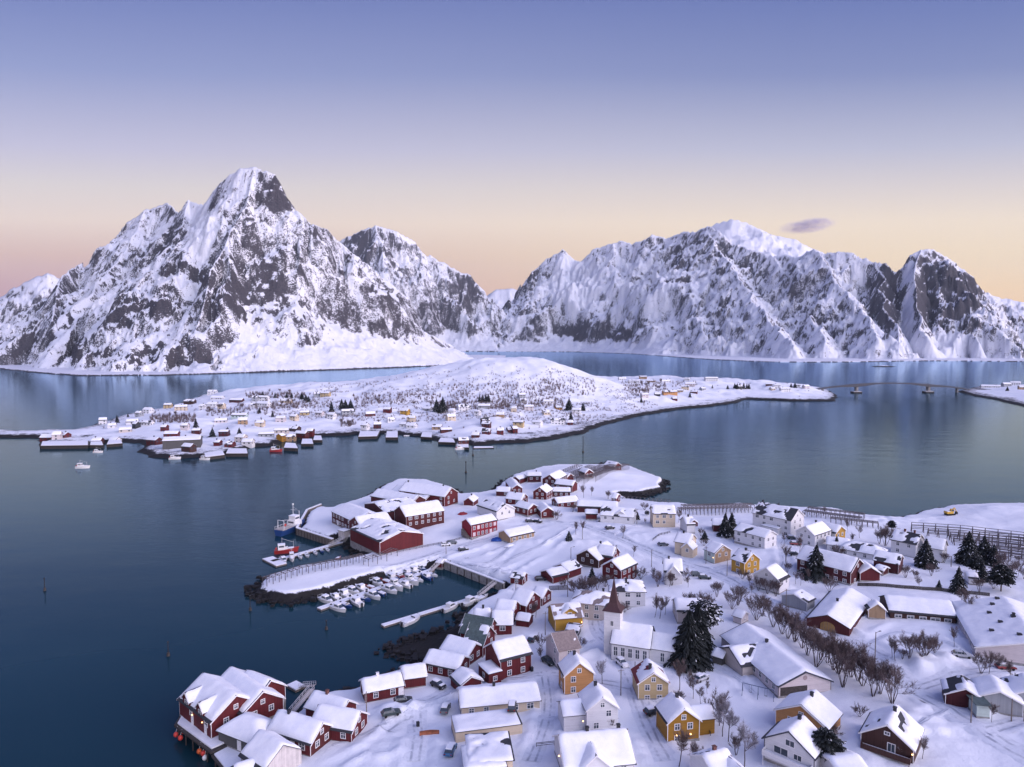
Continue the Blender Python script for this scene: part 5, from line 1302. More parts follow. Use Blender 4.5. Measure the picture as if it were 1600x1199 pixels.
for k, x, y, h, lab, lm in [('spruce', 1133, 838, 10.5, 'taller snow-flecked spruce of the twin pair by the long white house', 'the twin spruces'), ('spruce', 1143, 834, 9.5, 'shorter spruce of the twin pair by the long white house', None), ('spruce', 1275, 901, 12, 'big spruce standing before the front wall of the long dark red hall', 'the big spruce at the red hall'),
                        ('spruce', 1307, 861, 6, 'low broad spruce rising behind the long dark red hall roof', None), ('spruce', 1446, 886, 11, 'large spruce in front of the white villa with brick chimneys', 'the spruce by the villa'), ('spruce', 1513, 881, 12, 'tallest dark conifer of the grove below the long racks', 'the tall grove conifer'), ('spruce', 1537, 878, 10.5, 'dark conifer leaning against the tallest one in the grove', None),
                        ('spruce', 1497, 926, 9.5, 'snow-striped spruce by the dark garden fence below the grove', None), ('spruce', 1535, 908, 7, 'thin conifer in the middle of the dark grove', None), ('pine', 1564, 924, 9, 'round-headed pine at the end of the dark garden fence', None), ('spruce', 1467, 922, 3.8, 'small young spruce beside the dark garden fence', None),
                        ('spruce', 889, 845, 4.6, 'small spruce alone on the ploughed field edge', None), ('spruce', 925, 912, 6.5, 'slim spruce among the bare shrubs behind the spire', None), ('pine', 1290, 1197, 7.5, 'snow-laden pine between the balcony house and the garage at the foot', None), ('huge', 1076, 1040, 14.5, 'huge dark spruce beside the church chancel', 'the huge church spruce'), ('huge', 1090, 1018, 13.5, 'second huge spruce, behind the one at the chancel', None), ('pine', 1100, 990, 10.5, 'bushy dark conifer topping the clump of huge church spruces', None),
                        ('pine', 1393, 829, 5, 'dark evergreen shrub behind the white villa roof', None), ('spruce', 1101, 843, 4, 'small dark spruce left of the pale green house', None), ('spruce', 996, 812, 4, 'small dark conifer beside the cream two-storey house pole', None), ('pine', 1011, 806, 2.6, 'round dark evergreen at the side of the cream two-storey house', None), ('spruce', 1552, 884, 8.5, 'dark conifer on the outer side of the grove below the racks', None), ('pine', 1525, 898, 7, 'bushy dark conifer beside the tiny shed in the grove', None)]:
    plant(k, x, y, h, lab, lm=lm, wide=1.25 if h > 12 else 1.2)
# ------------------------------------------------------------------ the island village across the sound
ISL = 'houses of the island village'
isl_rng = random.Random(5)
_far = {}
def far_house(px, py, wpx, col, lm=None, base=None, kind='gable', W=None, h=None, wall=None, rz=None, roof='dark', name='island_house', pale=True, z0=None, cat='house', label=None):
    """a small distant house: centre of its foot in pixels and its width in pixels"""
    p = hit(px, py)
    z = p[2] if z0 is None else z0
    if z0 is not None: p = at_z(px, py, z0)
    D = math.hypot(p[1], p[0] * 0.2)
    L = max(4.5, wpx * D / FPX * .92)
    W = W or isl_rng.uniform(5.6, 7.2); 
    wall = wall or isl_rng.choice([2.7, 3.0, 4.3, 4.5]); h = h or wall + isl_rng.uniform(1.7, 2.5)
    rz = isl_rng.uniform(-0.45, 0.45) if rz is None else rz
    nm = {'red': 'red', 'darkred': 'dark red', 'white': 'white', 'cream': 'cream', 'yellow': 'yellow', 'grey': 'grey', 'tan': 'tan', 'brown': 'brown', 'orange': 'orange', 'beige': 'beige', 'black': 'black', 'palegreen': 'dark teal', 'pinkgrey': 'pinkish', 'redbrown': 'red-brown', 'ochre': 'yellow', 'olive': 'grey', 'paleyellow': 'pale yellow', 'weathered': 'weathered'}[col]
    size = 'wide ' if L > 13 else ('small ' if L < 7 else '')
    form = ('two-storey ' if wall > 4.2 else 'low ')
    o = thing(name, (p[0], p[1] + W / 2 * 0.8, z - 0.2), rz, label, cat, ISL, lm, base or (form + size + nm + ' island ' + cat))
    rf, f2 = shell(o, L, W, wall, h, kind, col, roof, 0.4, 0.4, 0.0 if isl_rng.random() < .85 else .35, len(THINGS), None, 3.0, found=False)
    if isl_rng.random() < .6: chimney(rf, f2, isl_rng.uniform(-.3, .3) * L, 0, 'blackmetal', 0.8)
    if pale:
        n = max(1, int(L / 3.4)); rows = 2 if wall > 4.2 else 1
        for rr in range(rows):
            for q in range(n):
                if isl_rng.random() < .15: continue
                put_window(o, ((q + .5) / n - .5) * L * .92, -W / 2 - 0.02, wall - 1.2 - rr * 2.5, 0, 1.3, 1.2, 'plain', 'glass', True)
        s = 1 if (p[0] < 0) == (rz > -2) else -1
        for y in (-1.6, 1.6): put_window(o, s * (L / 2 + 0.02), y, wall - 1.2, math.pi / 2 * s, 1.1, 1.2, 'plain', 'glass', True)
    return o
I1 = [(635, 412, 45, 'white'), (690, 436, 48, 'white'), (820, 414, 72, 'white'), (915, 420, 82, 'white'), (775, 464, 75, 'beige'), (862, 366, 36, 'grey'), (920, 344, 58, 'white'), (1045, 314, 48, 'paleyellow'), (1125, 326, 78, 'cream'), (1182, 290, 74, 'brown'), (1325, 224, 56, 'white'), (1355, 258, 90, 'white'), (1475, 276, 92, 'redbrown'), (1260, 322, 34, 'white'), (1322, 308, 66, 'white'), (1380, 316, 40, 'cream'),
      (1375, 404, 78, 'pinkgrey'), (1512, 412, 60, 'tan'), (1578, 306, 40, 'white'), (1590, 268, 36, 'grey'), (1220, 472, 52, 'redbrown'), (1150, 450, 46, 'pinkgrey'), (1022, 456, 36, 'red'), (1395, 490, 60, 'darkred'), (1355, 548, 34, 'red'), (1430, 556, 52, 'red'), (1500, 524, 68, 'beige'), (1545, 552, 72, 'white'), (955, 542, 90, 'redbrown'), (1065, 500, 90, 'red'), (1172, 586, 84, 'brown'), (285, 512, 74, 'red'), (345, 508, 50, 'pinkgrey'), (398, 496, 52, 'red'), (600, 534, 62, 'redbrown'), (712, 528, 66, 'white'), (845, 440, 24, 'black')]
I2 = [(20, 428, 58, 'cream'), (150, 398, 60, 'pinkgrey'), (235, 390, 46, 'cream'), (300, 356, 62, 'paleyellow'), (395, 358, 52, 'pinkgrey'), (45, 308, 90, 'white'), (40, 268, 84, 'white'), (180, 280, 86, 'cream'), (382, 242, 50, 'grey'), (432, 240, 60, 'paleyellow'), (568, 356, 80, 'grey'), (710, 362, 62, 'red'), (820, 342, 50, 'red'), (930, 352, 58, 'yellow'), (1070, 330, 56, 'grey'), (1300, 326, 88, 'white'), (1425, 314, 82, 'grey'), (1215, 390, 58, 'cream'), (1225, 352, 38, 'white'), (840, 400, 46, 'white'), (755, 440, 50, 'darkred'), (970, 398, 54, 'cream'),
      (920, 430, 44, 'white'), (972, 438, 66, 'white'), (680, 448, 44, 'white'), (1130, 446, 64, 'tan'), (1185, 464, 74, 'redbrown'), (1440, 436, 56, 'darkred'), (1525, 366, 58, 'tan'), (1440, 474, 54, 'red'), (1372, 496, 52, 'redbrown'), (1525, 478, 44, 'red'), (1588, 462, 40, 'red'), (60, 492, 100, 'grey'), (155, 470, 96, 'beige'), (240, 458, 60, 'brown'), (215, 520, 60, 'tan'), (280, 500, 88, 'redbrown'), (332, 484, 50, 'red'), (1385, 360, 34, 'white'), (470, 380, 52, 'white')]
I3 = [(70, 280, 46, 'white'), (105, 326, 62, 'pinkgrey'), (215, 352, 44, 'cream'), (228, 284, 72, 'white'), (290, 322, 42, 'orange'), (405, 346, 58, 'white'), (12, 336, 34, 'cream'), (42, 430, 70, 'paleyellow'), (160, 418, 62, 'white'), (285, 412, 94, 'white'), (365, 416, 36, 'red'), (830, 246, 48, 'pinkgrey'), (910, 236, 38, 'black'), (1140, 220, 44, 'red'), (765, 156, 74, 'white'), (870, 150, 58, 'tan'), (960, 152, 66, 'white'), (820, 130, 50, 'tan'), (1115, 176, 66, 'pinkgrey'), (1098, 140, 34, 'white'), (1250, 140, 84, 'white'), (1420, 192, 38, 'olive'), (1050, 212, 44, 'tan'), (1018, 264, 32, 'red'), (690, 136, 50, 'white'), (1085, 196, 50, 'cream'), (1195, 200, 34, 'grey'), (60, 250, 46, 'grey'), (15, 468, 22, 'red')]
I4 = [(10, 172, 44, 'redbrown'), (60, 186, 40, 'white'), (186, 184, 40, 'white'), (110, 208, 70, 'white'), (240, 190, 46, 'pinkgrey'), (30, 200, 30, 'cream')]
for (ox, oy, L) in ((0, 560, I1), (400, 560, I2), (800, 560, I3), (1200, 560, I4)):
    for (x, y, w, c) in L: far_house(ox + x / 4, oy + y / 4, w / 4, c)
far_house(281, 700, 59, 'olive', 'the long grey island warehouse', W=13, h=8.5, wall=6.5, rz=0.32, name='warehouse', label='long grey warehouse with a snowy roof on the island quay', cat='warehouse', pale=False)
far_house(373, 654, 26, 'palegreen', 'the dark teal island barn', wall=3.4, rz=-0.1, label='dark teal long barn on the island beside bare trees', name='barn', cat='barn')
far_house(438, 689, 11, 'ochre', 'the yellow island boathouse', wall=4.5, rz=1.2, label='bright yellow boathouse with a gable at the island quay', name='boathouse', cat='boathouse')
far_house(1047, 617, 25, 'orange', 'the orange island house', wall=4.2, rz=0.2, label='wide orange house on the far end of the island', cat='house')
far_house(723, 694, 17, 'redbrown', 'the red island pier house', wall=3.5, z0=2.2, rz=0.3, label='red boathouse on a jetty at the island shore by a ramp', name='boathouse', cat='boathouse')
for (x, y, w, c, lab) in [(1549, 606, 28, 'white', 'long low white building on the islet beyond the bridge'), (1574, 604, 14, 'grey', 'grey gabled house in the middle of the islet beyond the bridge'), (1588, 602, 14, 'white', 'white house topmost on the islet beyond the bridge'), (1599, 609, 12, 'tan', 'tan house nearest the frame edge on the islet')]:
    far_house(x, y, w, c, label=lab, name='islet_house')
far_house(331, 617, 15, 'white', 'the topmost white island house', wall=5, rz=.1, label='white house standing highest on the left rise of the island', name='island_house')
far_house(758, 664, 14, 'darkred', 'the dark red island gable house', wall=5, rz=.4, label='dark red house behind the jetty in the middle of the island shore')
far_house(1112, 590 + 6, 22, 'white', 'the long white ridge house', wall=5, rz=.1, label='long white house on the low ridge at the far end of the island')
# the island's quays and piers
def pier(pts, z, label=None, base='dark timber pier with snow on its deck', group='timber piers of the island', deckmat='darkwood', name='timber_pier', zs=None, piles=True, lm=None, thick=0.45, step=4.0, closed=False):
    P = [at_z(p[0], p[1], z) for p in pts]
    c = sum(P) / len(P)
    o = thing(name, (c[0], c[1], 0), 0, label, 'pier', group, lm, base)
    Q = [(p[0] - c[0], p[1] - c[1]) for p in P]
    ar = sum(Q[i - 1][0] * Q[i][1] - Q[i][0] * Q[i - 1][1] for i in range(len(Q)))
    if ar < 0: Q.reverse()
    d = MB(); d.prism(Q, z - thick, z); d.build('deck', M[deckmat], o)
    cx = sum(q[0] for q in Q) / len(Q); cy_ = sum(q[1] for q in Q) / len(Q)
    I = [(cx + (q[0] - cx) * .93, cy_ + (q[1] - cy_) * .93) for q in Q]
    s = MB(); s.prism(I, z + 0.004, z + 0.32); s.build('deck_snow', M['roofsnow'], o)
    if closed:
        w = MB(); w.prism(I, -2.0, z - thick - 0.003); w.build('crib', M['darkwood'], o)
    if piles:
        k = 0
        for i in range(len(Q)):
            a, b = Q[i - 1], Q[i]
            n = max(1, int(math.hypot(b[0] - a[0], b[1] - a[1]) / step))
            for j in range(n):
                t = (j + .5) / n; x = a[0] + (b[0] - a[0]) * t; y = a[1] + (b[1] - a[1]) * t
                x = cx + (x - cx) * .97; y = cy_ + (y - cy_) * .97
                m = MB(); m.bar((x, y, -2.5), (x, y, z - 0.05), 0.17, n=6); m.build('pile', M['darkwood'], o)
                k += 1
    return o
for (q, z) in [([(61, 697), (140, 696), (140, 689), (64, 690)], 2.8), ([(140, 696), (162, 696), (158, 687), (142, 687)], 2.6), ([(166, 695), (192, 693), (188, 686), (170, 687)], 2.6), ([(352, 709), (388, 709), (386, 701), (356, 701)], 2.6), ([(443, 700), (466, 701), (462, 693), (446, 692)], 2.6), ([(470, 694), (490, 694), (488, 686), (472, 686)], 2.4), ([(489, 688), (504, 688), (502, 681), (491, 681)], 2.4), ([(559, 683), (590, 682), (594, 674), (562, 674)], 2.6), ([(602, 684), (622, 684), (622, 674), (604, 674)], 2.6), ([(657, 683), (675, 684), (676, 674), (660, 674)], 2.4), ([(712, 699), (733, 700), (732, 690), (714, 689)], 2.0), ([(684, 691), (712, 692), (708, 684), (688, 684)], 2.2), ([(320, 715), (352, 711), (348, 704), (318, 708)], 2.4)]:
    pier(q, z - .1, closed=True)
pier([(739, 700.5), (772, 700), (771, 698), (740, 698)], 0.6, 'thin white floating jetty off the island boathouse', name='floating_jetty', piles=False)
# conifers and bare groves of the island
for (x, y, h) in [(183, 661, 9), (306, 668, 10), (332, 683, 9), (356, 680, 8), (374, 681, 8), (518, 644, 13), (534, 640, 12), (540, 640, 12), (548, 640, 12), (551, 644, 9), (682, 643, 15), (688, 645, 12), (692, 643, 17), (426, 652, 7), (478, 626, 8), (472, 624, 9), (482, 628, 8), (430, 622, 8), (448, 622, 7), (456, 622, 7), (410, 620, 7), (749, 628, 9), (754, 628, 9), (759, 628, 10), (763, 628, 10), (889, 641, 15), (911, 642, 10), (892, 658, 11), (1078, 621, 8), (1113, 607, 6), (1148, 607, 9), (1152, 608, 10), (1156, 608, 11), (1162, 608, 11), (1167, 608, 10), (1170, 608, 9), (1137, 608, 7), (1236, 606, 8), (1242, 606, 9), (1002, 629, 8), (1574, 611, 8), (200, 652, 5), (405, 646, 6)]:
    plant('spruce', x, y, h, base='dark conifer of the island', group='conifers of the island village', lm={(692, 643): 'the tall island spruce trio', (1162, 608): 'the dark spruce clump by the far shore', (548, 640): 'the spruces behind the island cove'}.get((x, y)))
for k in range(70):
    cx_, cy_, rx, ry = isl_rng.choice([(270, 655, 32, 6), (430, 618, 40, 5), (445, 634, 22, 5), (740, 636, 45, 7), (820, 634, 40, 6), (620, 628, 60, 8), (1010, 606, 30, 5), (1030, 602, 50, 4), (545, 665, 12, 5), (345, 645, 22, 5), (395, 640, 30, 8), (1000, 614, 12, 5)])
    x = cx_ + isl_rng.uniform(-rx, rx); y = cy_ + isl_rng.uniform(-ry, ry)
    plant('vase' if isl_rng.random() < .6 else 'tree', x, y, isl_rng.uniform(5, 8), base='bare tree of the island', group='bare trees of the island village', wide=0.95)
def scrub():
    """low birch scrub on the hill: too much to count, one object"""
    r = random.Random(17); N = 7000
    xs = np.array([r.uniform(-260, 190) for _ in range(N)]); ys = np.array([r.uniform(690, 960) for _ in range(N)])
    den = 0.35 + 0.8 * fbm(xs / 45, ys / 45, 77, 3) + 0.5 * sstep(800, 700, ys)
    xs2 = np.array([r.uniform(-640, 560) for _ in range(2600)]); ys2 = np.array([r.uniform(560, 1220) for _ in range(2600)])
    den2 = 0.1 + 0.9 * fbm(xs2 / 40, ys2 / 40, 79, 3)
    X = np.concatenate([xs, xs2]); Y = np.concatenate([ys, ys2]); Dn = np.concatenate([den, den2])
    Z = h_island(X, Y); sd = poly_sd(X, Y, ISLAND); Dn = Dn - .45 * sstep(34, 58, Z)
    mb = MB()
    for x, y, z, dn, s in zip(X, Y, Z, Dn, sd):
        if s < 16 or r.random() > dn: continue
        h = r.uniform(1.2, 3.4)
        for _ in range(13):
            a = r.uniform(0, 6.28); sp = r.uniform(.05, .5) * h
            bx, by = x + r.gauss(0, .5), y + r.gauss(0, .5)
            w = 0.10
            tx, ty, tz = bx + math.cos(a) * sp, by + math.sin(a) * sp, z + h * r.uniform(.55, 1)
            mb.add([(bx - w * math.sin(a), by + w * math.cos(a), z - .2), (bx + w * math.sin(a), by - w * math.cos(a), z - .2), (tx, ty, tz)], [(0, 1, 2)])
    for (gx, gy, rx, ry, n) in [(270, 655, 36, 6, 190), (430, 619, 46, 4, 190), (445, 634, 24, 5, 70), (740, 634, 55, 6, 190), (830, 632, 50, 6, 170), (620, 624, 70, 8, 190), (1010, 607, 34, 5, 110), (1030, 601, 60, 4, 110), (545, 664, 12, 4, 30), (345, 646, 24, 5, 50), (395, 640, 34, 8, 70), (1000, 614, 14, 5, 50), (790, 614, 90, 12, 260), (880, 606, 50, 12, 150), (490, 632, 30, 6, 60)]:
        for _ in range(n):
            p = hit(gx + r.uniform(-rx, rx), gy + r.uniform(-ry, ry))
            h = r.uniform(2.5, 6.0)
            for _ in range(16):
                a = r.uniform(0, 6.28); sp = r.uniform(.0, .22) * h; w = .085
                bx, by = p[0] + r.gauss(0, .5), p[1] + r.gauss(0, .5)
                mb.add([(bx - w, by, p[2] - .3), (bx + w, by, p[2] - .3), (bx + math.cos(a) * sp, by + math.sin(a) * sp, p[2] + h * r.uniform(.5, 1))], [(0, 1, 2)])
    tag(mb.build('hillside_scrub', M['twig']), kind='stuff')
scrub()
# the long low bridge to the islet
def bridge():
    a = at_z(1268, 607, 8.0); b = at_z(1512, 607, 7.0)
    c = (a + b) / 2; L = math.hypot(b[0] - a[0], b[1] - a[1]); rz = math.atan2(b[1] - a[1], b[0] - a[0])
    o = thing('road_bridge', (c[0], c[1], 0), rz, 'long low concrete road bridge on two piers between island and islet', 'bridge', lm='the bridge')
    d = MB(); n = 40; W = 4.5
    zt = lambda t: 6.0 + 15.0 * (1 - (2 * t - 1) ** 2) * 0.72
    dep = lambda t: 1.6 + 2.6 * max(math.exp(-((t - 0.285) / .09) ** 2), math.exp(-((t - .745) / .09) ** 2))
    for i in range(n):
        t0, t1 = i / n, (i + 1) / n; x0, x1 = (t0 - .5) * L, (t1 - .5) * L
        vs = []
        for (x, t) in ((x0, t0), (x1, t1)):
            vs += [(x, -W, zt(t) - dep(t)), (x, W, zt(t) - dep(t)), (x, W, zt(t)), (x, -W, zt(t))]
        d.add(vs, [(0, 4, 5, 1), (3, 2, 6, 7), (0, 3, 7, 4), (1, 5, 6, 2)] + ([(0, 1, 2, 3)] if i == 0 else []) + ([(4, 7, 6, 5)] if i == n - 1 else []))
    d.build('deck', M['bridgestone'], o)
    for sy in (-1, 1):
        r = MB()
        for i in range(n):
            t0, t1 = i / n, (i + 1) / n
            r.bar(((t0 - .5) * L, sy * (W - .2), zt(t0) + 1.0), ((t1 - .5) * L, sy * (W - .2), zt(t1) + 1.0), .10)
            r.bar(((t0 - .5) * L, sy * (W - .2), zt(t0) - .02), ((t0 - .5) * L, sy * (W - .2), zt(t0) + 1.0), .08)
        r.build('railing', M['bridgestone'], o)
    for t in (0.285, .745):
        x = (t - .5) * L
        p = MB(); p.box(x - 1.6, -3.2, 2.5, x + 1.6, 3.2, zt(t) - dep(t) + .1); q = p.build('pier', M['concrete'], o)
        f = MB(); f.box(x - 7, -5.5, -3, x + 7, 5.5, 2.3); f.build('pier_footing', M['darkwood'], q)
        s = MB(); s.box(x - 6.7, -5.2, 2.304, x + 6.7, 5.2, 2.7); s.build('footing_snow', M['roofsnow'], q)
    for t in (0.07, 0.93):
        x = (t - .5) * L; p = MB(); p.box(x - 1, -2.6, -3, x + 1, 2.6, zt(t) - dep(t) + .1); p.build('abutment', M['concrete'], o)
M['bridgestone'] = plain('pale_bridge_concrete', (0.095, 0.095, 0.105), 0.85)
bridge()
# ------------------------------------------------------------------ harbour: docks, boats, racks, marks
M['hullwhite'] = plain('white_hull_paint', (0.74, 0.73, 0.72), 0.35, nz=0.04)
M['hullblue'] = plain('blue_hull_paint', (0.02, 0.06, 0.20), 0.35, nz=0.1)
M['hullred'] = plain('red_hull_paint', (0.30, 0.03, 0.03), 0.4, nz=0.1)
M['antifoul'] = plain('dark_bottom_paint', (0.05, 0.02, 0.025), 0.6)
M['buoyred'] = plain('red_buoy', (0.55, 0.05, 0.035), 0.45)
M['orange'] = plain('orange_paint', (0.62, 0.12, 0.03), 0.5)
M['tarpblue'] = plain('blue_tarpaulin', (0.02, 0.08, 0.34), 0.5)
M['deckpale'] = plain('pale_deck', (0.40, 0.36, 0.33), 0.7)
def hull_mesh(L, B, H, mat, stern=0.8, sheer=0.25, name='hull'):
    mb = MB(); n = 9; vs = []
    for i in range(n):
        t = i / (n - 1); x = (t - .5) * L
        w = B / 2 * (stern + (1 - stern) * min(1, t * 3)) * (1 - max(0, (t - .45) / .55) ** 2.2)
        w = max(w, 0.03)
        z = H * (1 + sheer * t * t)
        xx = x + (0.06 * L * max(0, t - .8) / .2 if t > .8 else 0)
        vs += [(x, 0, -0.35), (x, -w * .72, -0.1), (xx, -w, z), (xx, w, z), (x, w * .72, -0.1)]
    fs = []
    for i in range(n - 1):
        a, b = 5 * i, 5 * i + 5
        fs += [(a, a + 1, b + 1, b), (a + 1, a + 2, b + 2, b + 1), (a + 3, a + 4, b + 4, b + 3), (a + 4, a, b, b + 4), (a + 2, a + 3, b + 3, b + 2)]
    fs += [(0, 4, 3, 2, 1)]
    mb.add(vs, fs)
    return mb.mesh(name, mat)
def boat_proto(kind, hullmat):
    """parts of a boat as (name, mesh, parent index)"""
    if kind == 'cruiser':
        parts = [('hull', hull_mesh(6.6, 2.5, 1.0, M[hullmat]), None)]
        c = MB(); c.add([(-1.3, -.95, 1.02), (1.5, -.85, 1.02), (1.5, .85, 1.02), (-1.3, .95, 1.02), (-1.2, -.8, 1.95), (.5, -.72, 1.95), (.5, .72, 1.95), (-1.2, .8, 1.95)], [(0, 1, 5, 4), (1, 2, 6, 5), (2, 3, 7, 6), (3, 0, 4, 7), (4, 5, 6, 7)])
        parts.append(('cabin', c.mesh('cabin', M['hullwhite']), 0))
        w = MB(); w.add([(1.48, -.78, 1.2), (1.48, .78, 1.2), (.70, .70, 1.86), (.70, -.70, 1.86)], [(0, 1, 2, 3)]); w.add([(-1.0, -.95, 1.45), (1.0, -.90, 1.45), (.58, -.80, 1.86), (-1.0, -.84, 1.86)], [(0, 1, 2, 3)]); w.add([(-1.0, .95, 1.45), (1.0, .90, 1.45), (.58, .80, 1.86), (-1.0, .84, 1.86)], [(3, 2, 1, 0)])
        parts.append(('windscreen', w.mesh('windscreen', M['glass']), 0))
        s = MB(); s.box(-1.3, -.85, 1.954, .55, .85, 2.15); parts.append(('roof_snow', s.mesh('roof_snow', M['roofsnow']), 1)); s = MB(); s.add([(1.6, -.7, 1.08), (2.9, -.2, 1.22), (2.9, .2, 1.22), (1.6, .7, 1.08), (1.7, -.5, 1.3), (2.7, -.1, 1.4), (2.7, .1, 1.4), (1.7, .5, 1.3)], [(0, 1, 5, 4), (1, 2, 6, 5), (2, 3, 7, 6), (3, 0, 4, 7), (4, 5, 6, 7)]); 
        parts.append(('snow_cover', s.mesh('snow_cover', M['roofsnow']), 0))
        r = MB(); r.bar((-3.0, -1.0, 1.0), (-3.0, -1.0, 1.7), .03); r.bar((-3.0, 1.0, 1.0), (-3.0, 1.0, 1.7), .03); r.bar((-3.0, -1.0, 1.7), (-3.0, 1.0, 1.7), .03)
        parts.append(('stern_rail', r.mesh('stern_rail', M['trim']), 0))
        k = MB(); k.box(-3.75, -.25, .1, -3.25, .25, 1.25); parts.append(('outboard_motor', k.mesh('outboard_motor', M['blackmetal']), 0))
    elif kind == 'open':
        parts = [('hull', hull_mesh(5.4, 2.0, .7, M[hullmat]), None)]
        s = MB(); s.box(-2.3, -.75, .75, .8, .75, .98); parts.append(('snow_cover', s.mesh('snow_cover', M['roofsnow']), 0))
        w = MB(); w.add([(.85, -.72, .8), (.85, .72, .8), (.55, .66, 1.4), (.55, -.66, 1.4)], [(0, 1, 2, 3)]); parts.append(('windscreen', w.mesh('windscreen', M['glass']), 0))
        k = MB(); k.box(-3.05, -.2, .1, -2.65, .2, 1.05); parts.append(('outboard_motor', k.mesh('outboard_motor', M['blackmetal']), 0))
    else:   # small fishing boat
        parts = [('hull', hull_mesh(9.5, 3.3, 1.5, M[hullmat], .7, .5), None)]
        w = MB(); w.box(-3.2, -1.1, 1.55, -.4, 1.1, 3.7); w.box(-.4, -.95, 1.55, .8, .95, 2.5); parts.append(('wheelhouse', w.mesh('wheelhouse', M['hullwhite']), 0))
        g = MB(); g.box(-.41, -.9, 2.7, -.36, .9, 3.4); g.box(-2.8, -1.13, 2.7, -.8, -1.105, 3.4); g.box(-2.8, 1.105, 2.7, -.8, 1.13, 3.4); parts.append(('wheelhouse_window', g.mesh('wheelhouse_window', M['glass']), 1))
        s = MB(); s.box(-3.3, -1.2, 3.704, -.3, 1.2, 3.95); parts.append(('roof_snow', s.mesh('roof_snow', M['roofsnow']), 1)); s = MB(); s.box(.9, -.9, 1.9, 3.2, .9, 2.15); parts.append(('snow_cover', s.mesh('snow_cover', M['roofsnow']), 0))
        m = MB(); m.bar((-1.6, 0, 3.7), (-1.6, 0, 6.6), .06); m.bar((-1.6, -.7, 5.6), (-1.6, .7, 5.6), .04); m.bar((-1.6, 0, 6.2), (2.8, 0, 4.4), .04); m.bar((3.0, 0, 1.8), (3.0, 0, 4.8), .06); parts.append(('mast', m.mesh('mast', M['trim']), 0))
        b = MB(); b.ball((-3.9, .6, 2.2), .35); b.ball((-4.0, -.5, 2.15), .35); parts.append(('float_buoy', b.mesh('float_buoy', M['buoyred']), 0))
    return parts
BOATS = {}
BOAT_D = {'cruiser': 'cabin motorboat', 'open': 'open snow-filled motorboat', 'fisher': 'small fishing boat'}
HULL_D = {'hullwhite': 'white', 'hullblue': 'blue', 'hullred': 'red'}
boat_rng = random.Random(12)
def boat(kind, px, py, ang, hull='hullwhite', label=None, group=None, base=None, scale=1.0, lm=None):
    if (kind, hull) not in BOATS: BOATS[(kind, hull)] = boat_proto(kind, hull)
    p = at_z(px, py, 0.5)
    o = thing('motor_boat' if kind != 'fisher' else 'fishing_boat', (p[0], p[1], 0.0), ang, label, 'boat', group, lm, base or HULL_D[hull] + ' ' + BOAT_D[kind])
    o.scale = (scale,) * 3
    made = []
    for n, me, par in BOATS[(kind, hull)]:
        q = link(n, me, o if (par is None or par == 0) else made[par]); made.append(q)
    return o
def dock(a, b, W, label, lm=None, z=0.55, fingers=0, name='floating_dock'):
    A = at_z(a[0], a[1], z); B = at_z(b[0], b[1], z); c = (A + B) / 2
    L = math.hypot(B[0] - A[0], B[1] - A[1]); rz = math.atan2(B[1] - A[1], B[0] - A[0])
    o = thing(name, (c[0], c[1], 0), rz, label, 'dock', 'floating docks', lm)
    n = max(1, int(L / 12))
    for i in range(n):
        x0 = -L / 2 + L * i / n + .08; x1 = -L / 2 + L * (i + 1) / n - .08
        m = MB(); m.box(x0, -W / 2, -.3, x1, W / 2, z); q = m.build('pontoon', M['wood'], o)
        s = MB(); s.box(x0 + .05, -W / 2 + .08, z + .004, x1 - .05, W / 2 - .08, z + .28); s.build('pontoon_snow', M['roofsnow'], q)
    for i in range(fingers):
        for sd in (-1, 1):
            x = -L / 2 + L * (i + .5) / fingers
            m = MB(); m.box(x - .25, min(sd * W / 2, sd * (W / 2 + 4)), .1, x + .25, max(sd * W / 2, sd * (W / 2 + 4)), .45); m.build('mooring_arm', M['wood'], o)
    return o, rz, A, B
def gangway(a, b, za, zb, label, W=1.4):
    A = at_z(a[0], a[1], za); B = at_z(b[0], b[1], zb); c = (A + B) / 2
    o = thing('gangway', tuple(c), 0, label, 'gangway')
    d = Vector(B - A); s = Vector((-d.y, d.x, 0)).normalized() * W / 2
    a0, b0 = Vector(A - c), Vector(B - c)
    m = MB()
    vs = [a0 - s, a0 + s, b0 + s, b0 - s]; vs = vs + [v + Vector((0, 0, .12)) for v in vs]
    m.add(vs, [(0, 1, 2, 3), (4, 7, 6, 5), (0, 4, 5, 1), (1, 5, 6, 2), (2, 6, 7, 3), (3, 7, 4, 0)]); m.build('walkway', M['deckpale'], o)
    for k in (-1, 1):
        r = MB(); p0, p1 = a0 + s * k, b0 + s * k
        r.bar(p0 + Vector((0, 0, 1)), p1 + Vector((0, 0, 1)), .05); r.bar(p0 + Vector((0, 0, .55)), p1 + Vector((0, 0, .55)), .04)
        for q in range(7):
            t = p0.lerp(p1, q / 6); r.bar(t, t + Vector((0, 0, 1)), .04)
        r.build('handrail', M['trim'], o)
    return o
